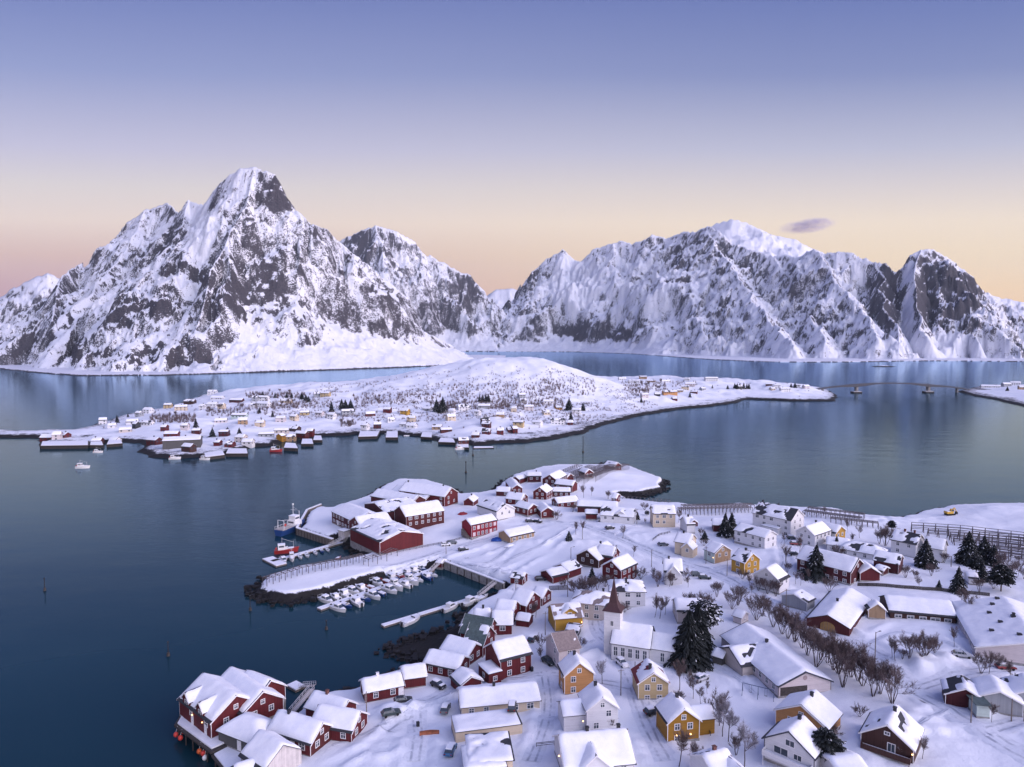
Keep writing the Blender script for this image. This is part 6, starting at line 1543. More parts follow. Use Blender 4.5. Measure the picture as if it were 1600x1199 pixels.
# marina
_, mz, mA, mB_ = dock((498, 952), (676, 890), 2.4, 'long floating dock crowded with snow-covered motorboats in the harbour', 'the crowded marina dock')
MAR = 'snow-covered boats moored in the marina'
dirv = (mB_ - mA)[:2]; ml = math.hypot(*dirv); dirv = dirv / ml; nrm = np.array((-dirv[1], dirv[0]))
def px_w(q): return px_of(q[0], q[1], 0.5)
seq = [('cruiser', 'hullwhite'), ('open', 'hullwhite'), ('cruiser', 'hullwhite'), ('cruiser', 'hullwhite'), ('open', 'hullred'), ('cruiser', 'hullwhite'), ('open', 'hullwhite'), ('fisher', 'hullwhite'), ('open', 'hullblue'), ('cruiser', 'hullblue'), ('cruiser', 'hullwhite')]
k = 0
for side in (1, -1):
    s = 6.0 if side == 1 else 4.5
    while s < ml - 1.5:
        kd, hc = seq[(k * 5 + (k // 3)) % len(seq)]
        if side == -1 and s > ml - 9 and s < ml - 5: kd, hc = 'cruiser', 'hullblue'
        q = mA[:2] + dirv * s + nrm * side * (4.6 if kd == 'cruiser' else 4.0)
        u, v = px_w(q)
        boat(kd, u, v, mz + side * math.pi / 2 * (1 if (k % 3) else -1) + boat_rng.uniform(-.12, .12), hc, group=MAR, base=('white' if hc == 'hullwhite' else HULL_D[hc]) + ' ' + BOAT_D[kd] + ' in the marina', scale=boat_rng.uniform(.95, 1.2) * (.72 if kd == 'fisher' else 1))
        s += 3.35 + boat_rng.uniform(-.1, .6); k += 1
dock((597, 978), (756, 930), 1.9, 'second floating dock with four boats moored lengthwise', 'the second floating dock')
for (kd, x, y, sc_) in [('open', 642, 971, 1.4), ('cruiser', 704, 950, 1.1), ('cruiser', 735, 941, 1.2), ('open', 753, 934, 1.1)]:
    boat(kd, x, y, mz + .05, 'hullwhite', group='boats along the second floating dock', base='white ' + BOAT_D[kd] + ' lying along the second dock', scale=sc_)
dock((424, 878), (536, 847), 2.4, 'floating dock with a broad square end before the factory quay', 'the factory dock')
dock((418, 872), (440, 883), 4.6, 'square snow-covered pontoon at the outer end of the factory dock', None)
for (kd, x, y, hc, a, sc_) in [('fisher', 447, 862, 'hullred', .35, 1.0), ('cruiser', 443, 876, 'hullwhite', -1.0, .95), ('fisher', 456, 873, 'hullwhite', -1.2, .7), ('open', 469, 870, 'hullwhite', -1.1, .9), ('open', 480, 868, 'hullwhite', -1.1, .9), ('open', 493, 864, 'hullwhite', -1.1, .8), ('open', 503, 861, 'hullblue', -1.1, .8), ('open', 512, 859, 'hullwhite', -1.1, .8), ('open', 529, 871, 'hullred', 1.3, .7)]:
    boat(kd, x, y, a, hc, group='boats at the factory dock', base=HULL_D[hc] + ' ' + BOAT_D[kd] + ' at the factory dock', scale=sc_)
gangway((672, 894), (690, 877), .7, 3.0, 'white-railed gangway from the quay hut down to the marina')
gangway((748, 932), (774, 911), .7, 3.0, 'white-railed gangway from the concrete quay down to the second dock')
gangway((514, 854), (538, 841), .7, 3.0, 'gangway from the factory quay down to its dock')
gangway((456, 1114), (487, 1077), 3.0, 3.0, 'narrow slipway gangway beside the red quay houses')
dock((455, 1068), (470, 1076), 3.0, 'small snow-covered float at the end of a short footbridge', None)
gangway((470, 1073), (490, 1072), .8, 2.6, 'short footbridge from the small float to the brick-chimney house')
# the blue trawler at the factory quay
def trawler():
    p = at_z(455, 829, 0.5); a = math.radians(66)
    o = thing('fishing_trawler', (p[0], p[1], 0), a, 'blue-hulled fishing trawler with white bridge and masts at the factory quay', 'fishing boat', lm='the blue trawler')
    L = 17.0
    h = link('hull', hull_mesh(L, 5.4, 2.7, M['hullblue'], .85, .35), o)
    s = MB(); s.box(-L * .48, -2.5, 2.55, -L * .02, 2.5, 2.95); s.build('aft_deck', M['deckpale'], o)
    g = MB(); g.box(-.2, -2.2, 2.7, 4.8, 2.2, 5.0); g.box(.6, -1.8, 5.0, 3.8, 1.8, 7.0); w = g.build('bridge_house', M['hullwhite'], o)
    q = MB(); q.box(3.8, -1.6, 5.7, 3.85, 1.6, 6.5); q.box(.9, -1.83, 5.7, 3.5, -1.805, 6.5); q.box(.9, 1.805, 5.7, 3.5, 1.83, 6.5); q.box(-.225, -1.6, 5.5 - 1.5, -.205, 1.6, 4.7); q.build('bridge_window', M['glass'], w)
    r = MB(); r.box(.5, -1.9, 7.004, 3.9, 1.9, 7.25); r.build('bridge_snow', M['roofsnow'], w)
    m = MB(); m.bar((1.5, 0, 7), (1.5, 0, 12.5), .14, .08, 6); m.bar((1.5, -1.4, 10), (1.5, 1.4, 10), .07); m.ball((1.5, 0, 12.6), .45); m.build('mast', M['hullwhite'], o)
    m = MB(); m.bar((-6.6, -1.8, 2.6), (-6.6, -1.8, 6.8), .13); m.bar((-6.6, 1.8, 2.6), (-6.6, 1.8, 6.8), .13); m.bar((-6.6, -1.8, 6.8), (-6.6, 1.8, 6.8), .13); m.bar((-6.6, 0, 6.8), (.2, 0, 5.6), .08); m.build('stern_gantry', M['hullwhite'], o)
    m = MB(); m.bar((5.6, 0, 3.0), (5.6, 0, 8.6), .1); m.bar((5.6, 0, 8.2), (1.5, 0, 11.5), .03); m.build('foremast', M['hullwhite'], o)
    m = MB()
    for k in range(9):
        for sy in (-1, 1): m.bar((-8 + k * .95, sy * 2.55, 2.9), (-8 + k * .95, sy * 2.55, 3.9), .05)
    for sy in (-1, 1): m.bar((-8, sy * 2.55, 3.9), (-.4, sy * 2.55, 3.9), .05)
    m.build('deck_rail', M['hullwhite'], o)
    m = MB(); m.ball((-2.0, 1.6, 3.5), .5); m.ball((-2.7, 1.2, 3.4), .45); m.build('float_buoy', M['buoyred'], o)
trawler()
boat('fisher', 129, 731, .15, 'hullwhite', 'pale fishing boat alone in the open water off the island', scale=.95)
boat('fisher', 153, 707, .1, 'hullwhite', 'small white boat moored close under the island pier', scale=.75)
boat('fisher', 431, 705, .1, 'hullred', 'red and white fishing boat at the yellow island boathouse', scale=1.0)
boat('fisher', 273, 717, .2, 'hullwhite', 'pink-lit fishing boat at the long grey warehouse quay', scale=.85)
boat('fisher', 320, 688 + 30, -.1, 'hullwhite', 'white boat by the pier right of the grey warehouse quay', scale=.8)
boat('fisher', 720, 702, .4, 'hullwhite', 'pale boat with red trim below the island boathouse ramp', scale=1.0)
boat('open', 635, 681, .4, 'hullwhite', 'tiny white dinghy between two island piers', scale=1.0)
boat('open', 605, 700 - 22, .7, 'hullwhite', 'white skiff pulled against the middle island pier', scale=1.0)
# sea marks
def sea_mark(px, py, h, label, thick=.22):
    p = at_z(px, py, 0)
    o = thing('sea_mark', (p[0], p[1], 0), 0, label, 'sea mark', 'dark beacon poles standing in the water')
    m = MB(); m.bar((0, 0, -2), (0, 0, h), thick, thick * .6, 6); m.build('pole', M['blackmetal'], o)
    m = MB(); m.bar((0, 0, -1.5), (0, 0, 1.0), thick * 3.6, thick * 1.8, 8); m.build('base', M['darkwood'], o)
    m = MB(); m.ball((0, 0, h + thick), thick * 1.5); m.build('topmark', M['blackmetal'], o)
for a in [(70, 923, 4.2, 'lone dark beacon pole far out in the dark water'), (263, 1025, 3.8, 'dark beacon pole nearest the two-dormer boathouse pier'), (391, 954, 4.8, 'thin beacon pole off the breakwater tip'), (510, 984, 2.6, 'faint thin pole in the harbour mouth below the marina dock'), (728, 739, 7, 'beacon pole standing in the sound nearer the sea house'), (739, 712, 8.5, 'beacon pole in the sound close to the island jetty'), (911, 707, 12, 'tall beacon pole off the dark rocky island shore')]:
    sea_mark(a[0], a[1], a[2], a[3], .2 if a[1] > 800 else .35)
# the pier of the two-dormer boathouse, its posts and buoys
pier([(272, 1133), (329, 1176), (358, 1163), (425, 1118), (398, 1080), (344, 1062), (310, 1068)], 3.0, 'high timber pier on posts carrying the two-dormer boathouse', group=None, step=3.0, lm='the boathouse pier')
pier([(330, 1180), (360, 1164), (420, 1136), (450, 1160), (455, 1230), (370, 1230)], 2.3, 'timber quay deck under the weathered barn', group=None, step=3.5)
for i, (x, y, c, lab) in enumerate([(275, 1148, 'buoyred', 'red round buoy at the far corner of the boathouse pier'), (282, 1153, 'buoyred', 'red buoy touching the far-corner one on the pier'), (286.5, 1144.5, 'buoyred', 'small red buoy set apart near the pier corner'), (311.5, 1174, 'orange', 'orange round buoy near the front pier corner'), (317.5, 1177, 'buoyred', 'red buoy beside the orange one at the pier front'), (320, 1184, 'hullwhite', 'white round buoy lowest at the pier front')]):
    z = 1.3 if i != 5 else .5
    p = at_z(x, y, z)
    o = thing('fender_buoy', tuple(p), 0, lab, 'buoy', 'round buoys hung on the boathouse pier')
    m = MB(); m.ball((0, 0, 0), .55 if i != 2 else .38, 12, 8, 1.1); m.build('float_ball', M[c], o)
    m = MB(); m.bar((0, 0, .55), (.25, .3, 1.8), .04); m.build('rope', M['trim'], o)
# concrete quay wall of the marina and the timber quay of the factory
def wall_line(pts, z0, z1, t, mat, label, name, cat='quay', posts=None, cap=None):
    P = [at_z(p[0], p[1], 0.0) for p in pts]; c = P[0]
    o = thing(name, (c[0], c[1], 0), 0, label, cat)
    m = MB()
    for i in range(len(P) - 1):
        a, b = P[i] - c, P[i + 1] - c
        d = Vector((b[0] - a[0], b[1] - a[1], 0)); s = Vector((-d.y, d.x, 0)).normalized() * t
        A, B = Vector((a[0], a[1], 0)), Vector((b[0], b[1], 0))
        vs = [A, A + s, B + s, B]
        m.add([(v.x, v.y, z0) for v in vs] + [(v.x, v.y, z1) for v in vs], [(0, 1, 2, 3), (7, 6, 5, 4), (0, 3, 7, 4), (1, 5, 6, 2), (0, 4, 5, 1), (3, 2, 6, 7)])
    m.build('wall_face', M[mat], o)
    m = MB()
    for i in range(len(P) - 1):
        a, b = P[i] - c, P[i + 1] - c; L = math.hypot(b[0] - a[0], b[1] - a[1]); n = max(2, int(L / (posts or 3)))
        d = Vector((b[0] - a[0], b[1] - a[1], 0)).normalized(); s = Vector((-d.y, d.x, 0))
        for k in range(n + 1):
            q = Vector((a[0], a[1], 0)) + d * (L * k / n) - s * .16
            r = MB(); r.bar((q.x, q.y, z0), (q.x, q.y, z1 - .25), .16, n=6); r.build('fender_post', M['darkwood'], o)
    m = MB()
    for i in range(len(P) - 1):
        a, b = P[i] - c, P[i + 1] - c; d = Vector((b[0] - a[0], b[1] - a[1], 0)); s = Vector((-d.y, d.x, 0)).normalized()
        A, B = Vector((a[0], a[1], 0)) - s * .1, Vector((b[0], b[1], 0)) - s * .1
        vs = [A, A + s * (t + .15), B + s * (t + .15), B]
        m.add([(v.x, v.y, z1 + .004) for v in vs] + [(v.x, v.y, z1 + .3) for v in vs], [(0, 1, 2, 3), (7, 6, 5, 4), (0, 3, 7, 4), (1, 5, 6, 2), (0, 4, 5, 1), (3, 2, 6, 7)])
    m.build('wall_snow', M['roofsnow'], o)
    return o
wall_line([(683, 885), (786, 925)], -3, 3.0, 1.0, 'concrete', 'long grey concrete quay wall of the marina basin', 'quay_wall', posts=4)
wall_line([(463, 836), (518, 854)], -3, 3.1, 1.2, 'wood', 'piled timber front of the factory quay', 'quay_wall', posts=2.2)
wall_line([(462, 835), (478, 806), (500, 797)], -3, 3.1, -1.2, 'wood', 'seaward timber side of the factory quay by the trawler', 'quay_wall', posts=3)
# boulders along the breakwater and the rocky shores: one mass
def boulders():
    r = random.Random(4); mb = MB()
    base = []
    for (a, b) in zip(REINE_PX[:-1], REINE_PX[1:]):
        if a[1] < 700 or a[0] > 1500 or a[1] > 1130: continue
        if 680 < a[0] < 792 and 880 < a[1] < 930: continue
        if 460 <= a[0] <= 522 and 795 < a[1] < 855: continue
        A, B = at_z(*a), at_z(*b); L = math.hypot(*(B - A)[:2]); base.append((A, B, L))
    for A, B, L in base:
        for k in range(int(L * 3.0)):
            t = r.random(); p = A + (B - A) * t
            x, y = p[0] + r.gauss(0, 1.5), p[1] + r.gauss(0, 1.5)
            z = float(h_reine(np.array([x]), np.array([y]))[0]) if k % 3 == 0 else None
            s = abs(r.gauss(.5, .28)) + .15
            zz = max(-.4, z if z is not None else r.uniform(-.2, .9))
            if zz > 2.2: continue
            vs = []
            for q in range(8):
                sx, sy, sz = (1 if q & 1 else -1), (1 if q & 2 else -1), (1 if q & 4 else -1)
                vs.append((x + s * sx * r.uniform(.5, 1), y + s * sy * r.uniform(.5, 1), zz + s * .7 * sz * r.uniform(.5, 1)))
            mb.add(vs, [(0, 2, 3, 1), (4, 5, 7, 6), (0, 1, 5, 4), (1, 3, 7, 5), (3, 2, 6, 7), (2, 0, 4, 6)])
    tag(mb.build('shore_boulders', M['boulder']), kind='stuff')
M['boulder'] = plain('wet_boulders', (0.011, 0.010, 0.011), 0.8, nz=0.5, ns=0.7)
boulders()
# fish drying racks
def rack(pts, W, h, label, lm=None, step=3.0, a_frame=False, z=None, rails=3, cross=True):
    """a timber drying rack along a line of ground points"""
    P = [hit(p[0], p[1]) if z is None else at_z(p[0], p[1], z) for p in pts]
    c = P[0]
    o = thing('drying_rack', tuple(c), 0, label, 'drying rack', 'timber fish drying racks', lm)
    Q = []
    for i in range(len(P) - 1):
        L = math.hypot(*(P[i + 1] - P[i])[:2]); n = max(1, int(L / step))
        for k in range(n): Q.append(P[i] + (P[i + 1] - P[i]) * k / n)
    Q.append(P[-1])
    Q = [Vector(q - c) for q in Q]
    tops = []
    for i, q in enumerate(Q):
        d = (Q[min(i + 1, len(Q) - 1)] - Q[max(i - 1, 0)]); d.z = 0; d.normalize(); s = Vector((-d.y, d.x, 0))
        m = MB()
        up = Vector((0, 0, h))
        if a_frame:
            m.bar(q - s * W / 2 - Vector((0, 0, .6)), q + up + s * .15, .19); m.bar(q + s * W / 2 - Vector((0, 0, .6)), q + up - s * .15, .19); m.bar(q - s * W * .28 + up * .45, q + s * W * .28 + up * .45, .14)
            tops.append((q + up, q + up, s))
        else:
            m.bar(q - s * W / 2 - Vector((0, 0, 1.2)), q - s * W / 2 + up, .13); m.bar(q + s * W / 2 - Vector((0, 0, 1.2)), q + s * W / 2 + up, .13); m.bar(q - s * (W / 2 + .5) + up, q + s * (W / 2 + .5) + up, .13)
            tops.append((q - s * W / 2 + up, q + s * W / 2 + up, s))
        m.build('rack_frame', M['rackwood'], o)
    for k in range(rails if not a_frame else 3):
        m = MB()
        for i in range(len(tops) - 1):
            a0, a1, s0 = tops[i]; b0, b1, s1 = tops[i + 1]
            if a_frame:
                dz = -h * .28 * k; w = W * .14 * k
                m.bar(a0 + Vector((0, 0, dz)) + s0 * w, b0 + Vector((0, 0, dz)) + s1 * w, .13); m.bar(a0 + Vector((0, 0, dz)) - s0 * w, b0 + Vector((0, 0, dz)) - s1 * w, .13) if k else None
            else:
                t = k / max(1, rails - 1); m.bar(a0.lerp(a1, t) + Vector((0, 0, .12)), b0.lerp(b1, t) + Vector((0, 0, .12)), .11)
        m.build('rail_pole', M['rackwood'], o)
    return o
M['rackwood'] = plain('snow_dusted_timber', (0.11, 0.095, 0.10), 0.9, nz=0.5, ns=1.5)
rack([(414, 915), (470, 897), (540, 883), (568, 877)], 2.6, 2.6, 'long ladder-like drying rack along the breakwater edge', 'the breakwater rack', 2.2)
rack([(572, 884), (600, 876), (616, 868)], 3.0, 2.8, 'short open drying rack beside the blank factory gable', None, 3.5)
for i, (a, b, lab) in enumerate([((874, 748), (905, 735), 'drying rack row on the point nearest the tall dark red house'), ((885, 752), (925, 736), 'second drying rack row on the point'), ((896, 755), (942, 735), 'third drying rack row on the point'), ((906, 756), (958, 734), 'fourth drying rack row on the point'), ((925, 752), (978, 733), 'outermost drying rack row on the point facing the knoll')]):
    rack([a, b], 4.5, 3.4, lab, 'the racks on the point' if i == 2 else None, 1.8, rails=4)
rack([(968, 783), (1000, 786), (1046, 790)], 5.0, 2.4, 'white-slatted rack over the cove beside the red cabin', None, 2.0, z=1.2, rails=2)
for (a, b, lab) in [((1062, 803), (1172, 800), 'long low rack behind the cream two-storey house at the shore'), ((1066, 798), (1176, 796), 'outer low rack behind the twin spruces at the shore'), ((1256, 806), (1345, 818), 'rack strip right behind the big white house with a black roof'), ((1262, 801), (1350, 812), 'outer rack strip at the water behind the big white house'), ((1298, 818), (1372, 826), 'rack strip behind the yellow gable end')]:
    rack([a, b], 4.0, 2.6, lab, None, 2.0, rails=5)
rack([(1424, 831), (1500, 836), (1600, 848), (1660, 857)], 4.6, 4.2, 'long row of tall A-frame drying racks on the snowfield edge', 'the long A-frame racks', 4.0, True)
rack([(1485, 846), (1550, 851), (1640, 862)], 4.4, 4.0, 'second row of A-frame racks behind the conifer grove', None, 4.0, True)
rack([(1535, 861), (1650, 874)], 4.4, 3.8, 'third row of A-frame racks nearest the brown trees', None, 4.0, True)
rack([(1552, 872), (1650, 885)], 4.4, 3.6, 'lowest row of A-frame racks behind the bare grove', None, 4.0, True)
rack([(1450, 839), (1530, 845), (1640, 855)], 3.6, 3.8, 'A-frame rack row between the long row and the second row', None, 3.2, True)
rack([(1545, 866), (1650, 879)], 3.6, 3.4, 'A-frame rack row just above the lowest row behind the grove', None, 3.2, True)
rack([(1490, 851), (1560, 857), (1640, 868)], 3.6, 3.4, 'A-frame rack row just below the second row', None, 3.2, True)
# ------------------------------------------------------------------ cars, poles, fences and the rest
def car_paint(name, col): return plain(name, col, 0.35, nz=0.05, spec=0.6)
CARP = {'black': car_paint('black_car_paint', (0.012, 0.013, 0.016)), 'darkgreen': car_paint('dark_green_car_paint', (0.03, 0.045, 0.045)), 'silver': car_paint('silver_car_paint', (0.42, 0.43, 0.45)), 'white': car_paint('white_car_paint', (0.72, 0.72, 0.73)), 'blue': car_paint('blue_car_paint', (0.02, 0.12, 0.26)), 'grey': car_paint('grey_car_paint', (0.12, 0.14, 0.15)), 'red': car_paint('red_car_paint', (0.22, 0.03, 0.03))}
M['tyre'] = plain('tyre_rubber', (0.012, 0.012, 0.013), 0.9)
M['lampglass'] = plain('headlight_glass', (0.5, 0.5, 0.5), 0.2)
M['taillight'] = plain('tail_light', (0.3, 0.01, 0.01), 0.3)
_cars = {}
def car_meshes(col, snowy):
    if (col, snowy) in _cars: return _cars[(col, snowy)]
    b = MB(); prof = [(-2.15, .42), (-2.2, .75), (-2.1, .98), (-1.2, 1.02), (.75, .98), (1.75, .88), (2.15, .68), (2.18, .40)]
    def loft(pr, w0, w1, zsplit):
        n = len(pr); vs = []
        for sgn in (-1, 1):
            for x, z in pr: vs.append((x, sgn * (w0 if z < zsplit else w1), z))
        fs = [(i, i + 1, n + i + 1, n + i) for i in range(n - 1)] + [tuple(range(n)), tuple(range(2 * n - 1, n - 1, -1)), (n - 1, 0, n, 2 * n - 1)]
        return vs, fs
    vs, fs = loft(prof, .88, .84, .8); b.add(vs, fs)
    cab = [(-1.95, 1.0), (-1.6, 1.44), (-1.3, 1.5), (.1, 1.48), (.85, .99)]
    n = len(cab); vs = []
    for sgn in (-1, 1):
        for x, z in cab: vs.append((x, sgn * (.84 - .17 * (z - .98) / .5), z))
    fs = [(2, 3, n + 3, n + 2), (1, 2, n + 2, n + 1)]
    b.add(vs, fs)
    for x in (-1.25, -.35, .45):     # roof posts
        for sgn in (-1, 1): b.bar((x, sgn * .845, .98), (x * .9 - .05, sgn * .69, 1.47), .045)
    body = b.mesh('car_body', CARP[col])
    g = MB(); g.add(vs, [(0, 1, n + 1, n), (3, 4, n + 4, n + 3), (0, 4, 3, 2, 1), (n, n + 1, n + 2, n + 3, n + 4)]); glass = g.mesh('car_window', M['glass'])
    w = MB(); w.bar((0, -.11, 0), (0, .11, 0), .33, n=12); wheel = w.mesh('wheel', M['tyre'])
    h = MB(); h.box(-.04, -.17, -.08, .04, .17, .08); head = h.mesh('headlight', M['lampglass']); tail = h.mesh('tail_light', M['taillight'])
    s = MB(); s.box(-1.55, -.66, 1.502, .08, .66, 1.502 + (.22 if snowy else .05)); s.box(.95, -.7, .985, 1.7, .7, 1.02 + (.15 if snowy else 0)); snow = s.mesh('car_snow', M['roofsnow'])
    _cars[(col, snowy)] = (body, glass, wheel, head, tail, snow)
    return _cars[(col, snowy)]
def car(px, py, ang, col, label, snowy=False, lift=0, scale=1.0, z=None, lm=None):
    p = hit(px, py) if z is None else at_z(px, py, z)
    o = thing('parked_car', (p[0], p[1], p[2] + .06 + lift), ang, label, 'car', 'cars parked in the village', lm)
    o.scale = (scale,) * 3
    body, glass, wheel, head, tail, snow = car_meshes(col, snowy)
    link('car_body', body, o); link('car_window', glass, o)
    for x in (-1.35, 1.35):
        for s in (-1, 1):
            w = link('wheel', wheel, o); w.location = (x, s * .80, .33)
    for s in (-1, 1):
        w = link('headlight', head, o); w.location = (2.17, s * .62, .68)
        w = link('tail_light', tail, o); w.location = (-2.2, s * .66, .80)
    if snowy: link('car_snow', snow, o)
    return o
for a in [(630, 1098, .28, 'black', 'black car with its door side to the shore, middle of the car park'), (611, 1118, .38, 'darkgreen', 'dark green car nearest the pole in the car park'), (685, 1074, -.7, 'black', 'black car parked by the small red garage', True), (696, 1111, 1.45, 'grey', 'grey car parked at the sun porch of the long cream house', True), (704, 1176, 1.4, 'blue', 'blue car alone near the lower picture edge', True),
          (832, 1001, 1.2, 'darkgreen', 'dark car squeezed behind the big red house', True), (857, 1037, -.95, 'darkgreen', 'dark green car in the lane above the pale orange house'), (972, 1040, -1.2, 'white', 'white car with a dark rear window below the church', True), (845, 907, .1, 'black', 'small black car by the low red garage row'), (724, 861, .2, 'black', 'black car half sunk in snow near the marina quay', True), (697, 853, .2, 'white', 'white car beside the roadside reeds near the factory', True), (706, 850, .2, 'grey', 'grey car just ahead of the white one near the factory'),
          (840, 817, -.3, 'black', 'black car on the ploughed field behind the low brown house', True), (828, 816, .2, 'black', 'second black car beside the one behind the low brown house', True), (941, 815, -.2, 'silver', 'silver car in front of the white house with a black dormer'), (953, 827, .3, 'black', 'black car out on the open snow below the silver one', True), (1036, 853, .25, 'grey', 'grey car at the garden of the cream house with a side wing', True), (1089, 900, -.1, 'grey', 'grey car in the lane below the white villa', False), (1101, 905, -.25, 'darkgreen', 'dark green car ahead of the grey one in the villa lane', True),
          (1232, 835, -.3, 'black', 'black car in the yard of the big white house, upper of the row', True), (1238, 843, -.3, 'darkgreen', 'dark car, lower of the row in the big white house yard', True), (1245, 829, .2, 'black', 'black car tucked against the plain white house'), (1243, 852, -.1, 'red', 'dull red car under bare trees by the long dark hall', True), (1242, 868, -.3, 'black', 'dark car at the end wall of the long dark red hall', True), (1021, 1116, .3, 'black', 'black car at the long wall of the ochre house', True), (1093, 1041, .4, 'white', 'white snow-covered car behind the huge church spruce', True), (1096, 1063, .6, 'silver', 'silver snow-heaped car by the bare garden tree', True),
          (1503, 1027, -.35, 'silver', 'silver car at the ploughed snow heap below the hall'), (1571, 1046, -.1, 'red', 'dull red car under bare trees beside the very large hall', True)]:
    car(*a)
# terrace garage with the black car on it, and the low terrace wall
tg = house('terrace_garage', (708, 1130, 811, 1117), 2.4, 6.5, 2.3, 'cream', 'flat-topped terrace garage with a black car parked on its snow', 'garage', kind='flat', win='', chim=0, snow=.3, ov=.05, lm='the terrace garage')
car(800, 1108, 1.5, 'black', 'black car parked on top of the terrace garage', True, z=tg.location.z + 2.75)
def pole(px, py, h, label=None, arm=True, lamp=False, base='wooden utility pole', rz=.3):
    p = hit(px, py)
    o = thing('utility_pole', tuple(p), rz, label, 'pole', 'poles of the village', None, base)
    m = MB(); m.bar((0, 0, -1), (0, 0, h), .14, .10, 6); m.build('post', M['wood'], o)
    if arm:
        m = MB(); m.bar((-.8, 0, h - .5), (.8, 0, h - .5), .06); m.build('crossarm', M['wood'], o)
        for x in (-.7, 0, .7):
            m = MB(); m.bar((x, 0, h - .44), (x, 0, h - .2), .05, n=6); m.build('insulator', M['trim'], o)
    if lamp:
        m = MB(); m.bar((0, 0, h - .2), (1.2, 0, h + .1), .05); m.box(1.0, -.12, h + .02, 1.6, .12, h + .16); m.build('lamp_arm', M['blackmetal'], o)
    return o
for (x, y, h, a, l) in [(573, 1128, 7, 1, 0), (852, 993, 7, 1, 0), (995, 819, 7, 1, 0), (1018, 886, 6.5, 1, 0), (1103, 881, 6.5, 1, 0), (887, 933, 6.5, 1, 0), (953, 906, 6, 0, 1), (970, 1087, 6.5, 1, 0), (992, 1062, 4.5, 0, 0), (1136, 900, 6, 1, 0), (1228, 953, 6.5, 1, 0), (1367, 1033, 7.5, 0, 1), (1517, 1130, 6, 0, 0), (1219, 1085, 4, 0, 0), (806, 923, 3, 0, 1), (892, 873, 4.5, 0, 1), (742, 1031, 5.5, 1, 0), (910, 843, 5, 0, 1), (1580, 1128, 5, 0, 0), (1600, 1128, 5, 0, 0), (1228, 880, 6, 1, 0), (697, 866, 5, 0, 1), (482, 1119, 4.5, 0, 0), (1486, 886, 4, 0, 0)]:
    pole(x, y, h, None, bool(a), bool(l), 'utility pole with a crossarm' if a else ('street lamp pole' if l else 'plain wooden pole'))
def fence(pts, h, label, mat='darkwood', step=2.4, solid=False):
    P = [hit(*p) for p in pts]; c = P[0]
    o = thing('fence', tuple(c), 0, label, 'fence', 'low fences of the village')
    Q = []
    for i in range(len(P) - 1):
        L = math.hypot(*(P[i + 1] - P[i])[:2]); n = max(1, int(L / step))
        for k in range(n):
            q = P[i] + (P[i + 1] - P[i]) * k / n; q = np.array((q[0], q[1], gz(q[0], q[1]))); Q.append(Vector(q - c))
    Q.append(Vector(P[-1] - c))
    for q in Q[:90]:
        m = MB(); m.bar(q - Vector((0, 0, .6)), q + Vector((0, 0, h)), .07); m.build('fence_post', M[mat], o)
    for f in ((.35, .7, .95) if not solid else (.15, .35, .55, .75, .95)):
        m = MB()
        for a, b in zip(Q[:-1], Q[1:]): m.bar(a + Vector((0, 0, h * f)), b + Vector((0, 0, h * f)), .06 if not solid else .11)
        m.build('fence_rail', M[mat], o)
fence([(1340, 916), (1400, 919), (1470, 924), (1546, 932)], 1.1, 'long dark garden fence above the long low brown house', solid=True)
fence([(858, 923), (887, 922)], 1.6, 'dark board fence beside the low end cabin', solid=True)
fence([(838, 1168), (866, 1165)], 1.0, 'thin garden fence left of the wide white house')
fence([(1097, 1135), (1110, 1150)], .9, 'short leaning fence right of the ochre house')
fence([(1119, 1027), (1145, 1046)], .9, 'dark rail at the open porch of the kindergarten')
fence([(1204, 1061), (1219, 1075), (1268, 1076)], 1.0, 'railing around the covered terrace of the kindergarten')
fence([(620, 864), (660, 856), (742, 836)], .9, 'low roadside fence with reeds in front of the bright red inn')
fence([(1020, 845), (1047, 833)], .9, 'snowy hedge-like garden fence near the cream house with a side wing')
# playground swing frame
def swings():
    a, b = hit(1160, 1082), hit(1209, 1094); c = (a + b) / 2
    o = thing('swing_frame', tuple(c), 0, 'blue-grey playground swing frame on the snowy kindergarten yard', 'swing frame')
    A, B = Vector(a - c), Vector(b - c); d = (B - A).normalized(); s = Vector((-d.y, d.x, 0)); up = Vector((0, 0, 2.3))
    m = MB(); m.bar(A + up, B + up, .09); m.build('top_beam', M['swing'], o)
    for t in (0, .5, 1):
        q = A.lerp(B, t)
        for k in (-1, 1):
            m = MB(); m.bar(q + up, q + s * k * 1.1 - Vector((0, 0, .3)), .08); m.build('leg', M['swing'], o)
    for t in (.25, .75):
        q = A.lerp(B, t); m = MB()
        for k in (-.25, .25): m.bar(q + up + d * k, q + Vector((0, 0, .5)) + d * k, .025)
        m.bar(q + Vector((0, 0, .5)) - d * .3, q + Vector((0, 0, .5)) + d * .3, .06); m.build('swing_seat', M['blackmetal'], o)
M['swing'] = plain('blue_grey_paint', (0.10, 0.13, 0.20), 0.5)
swings()
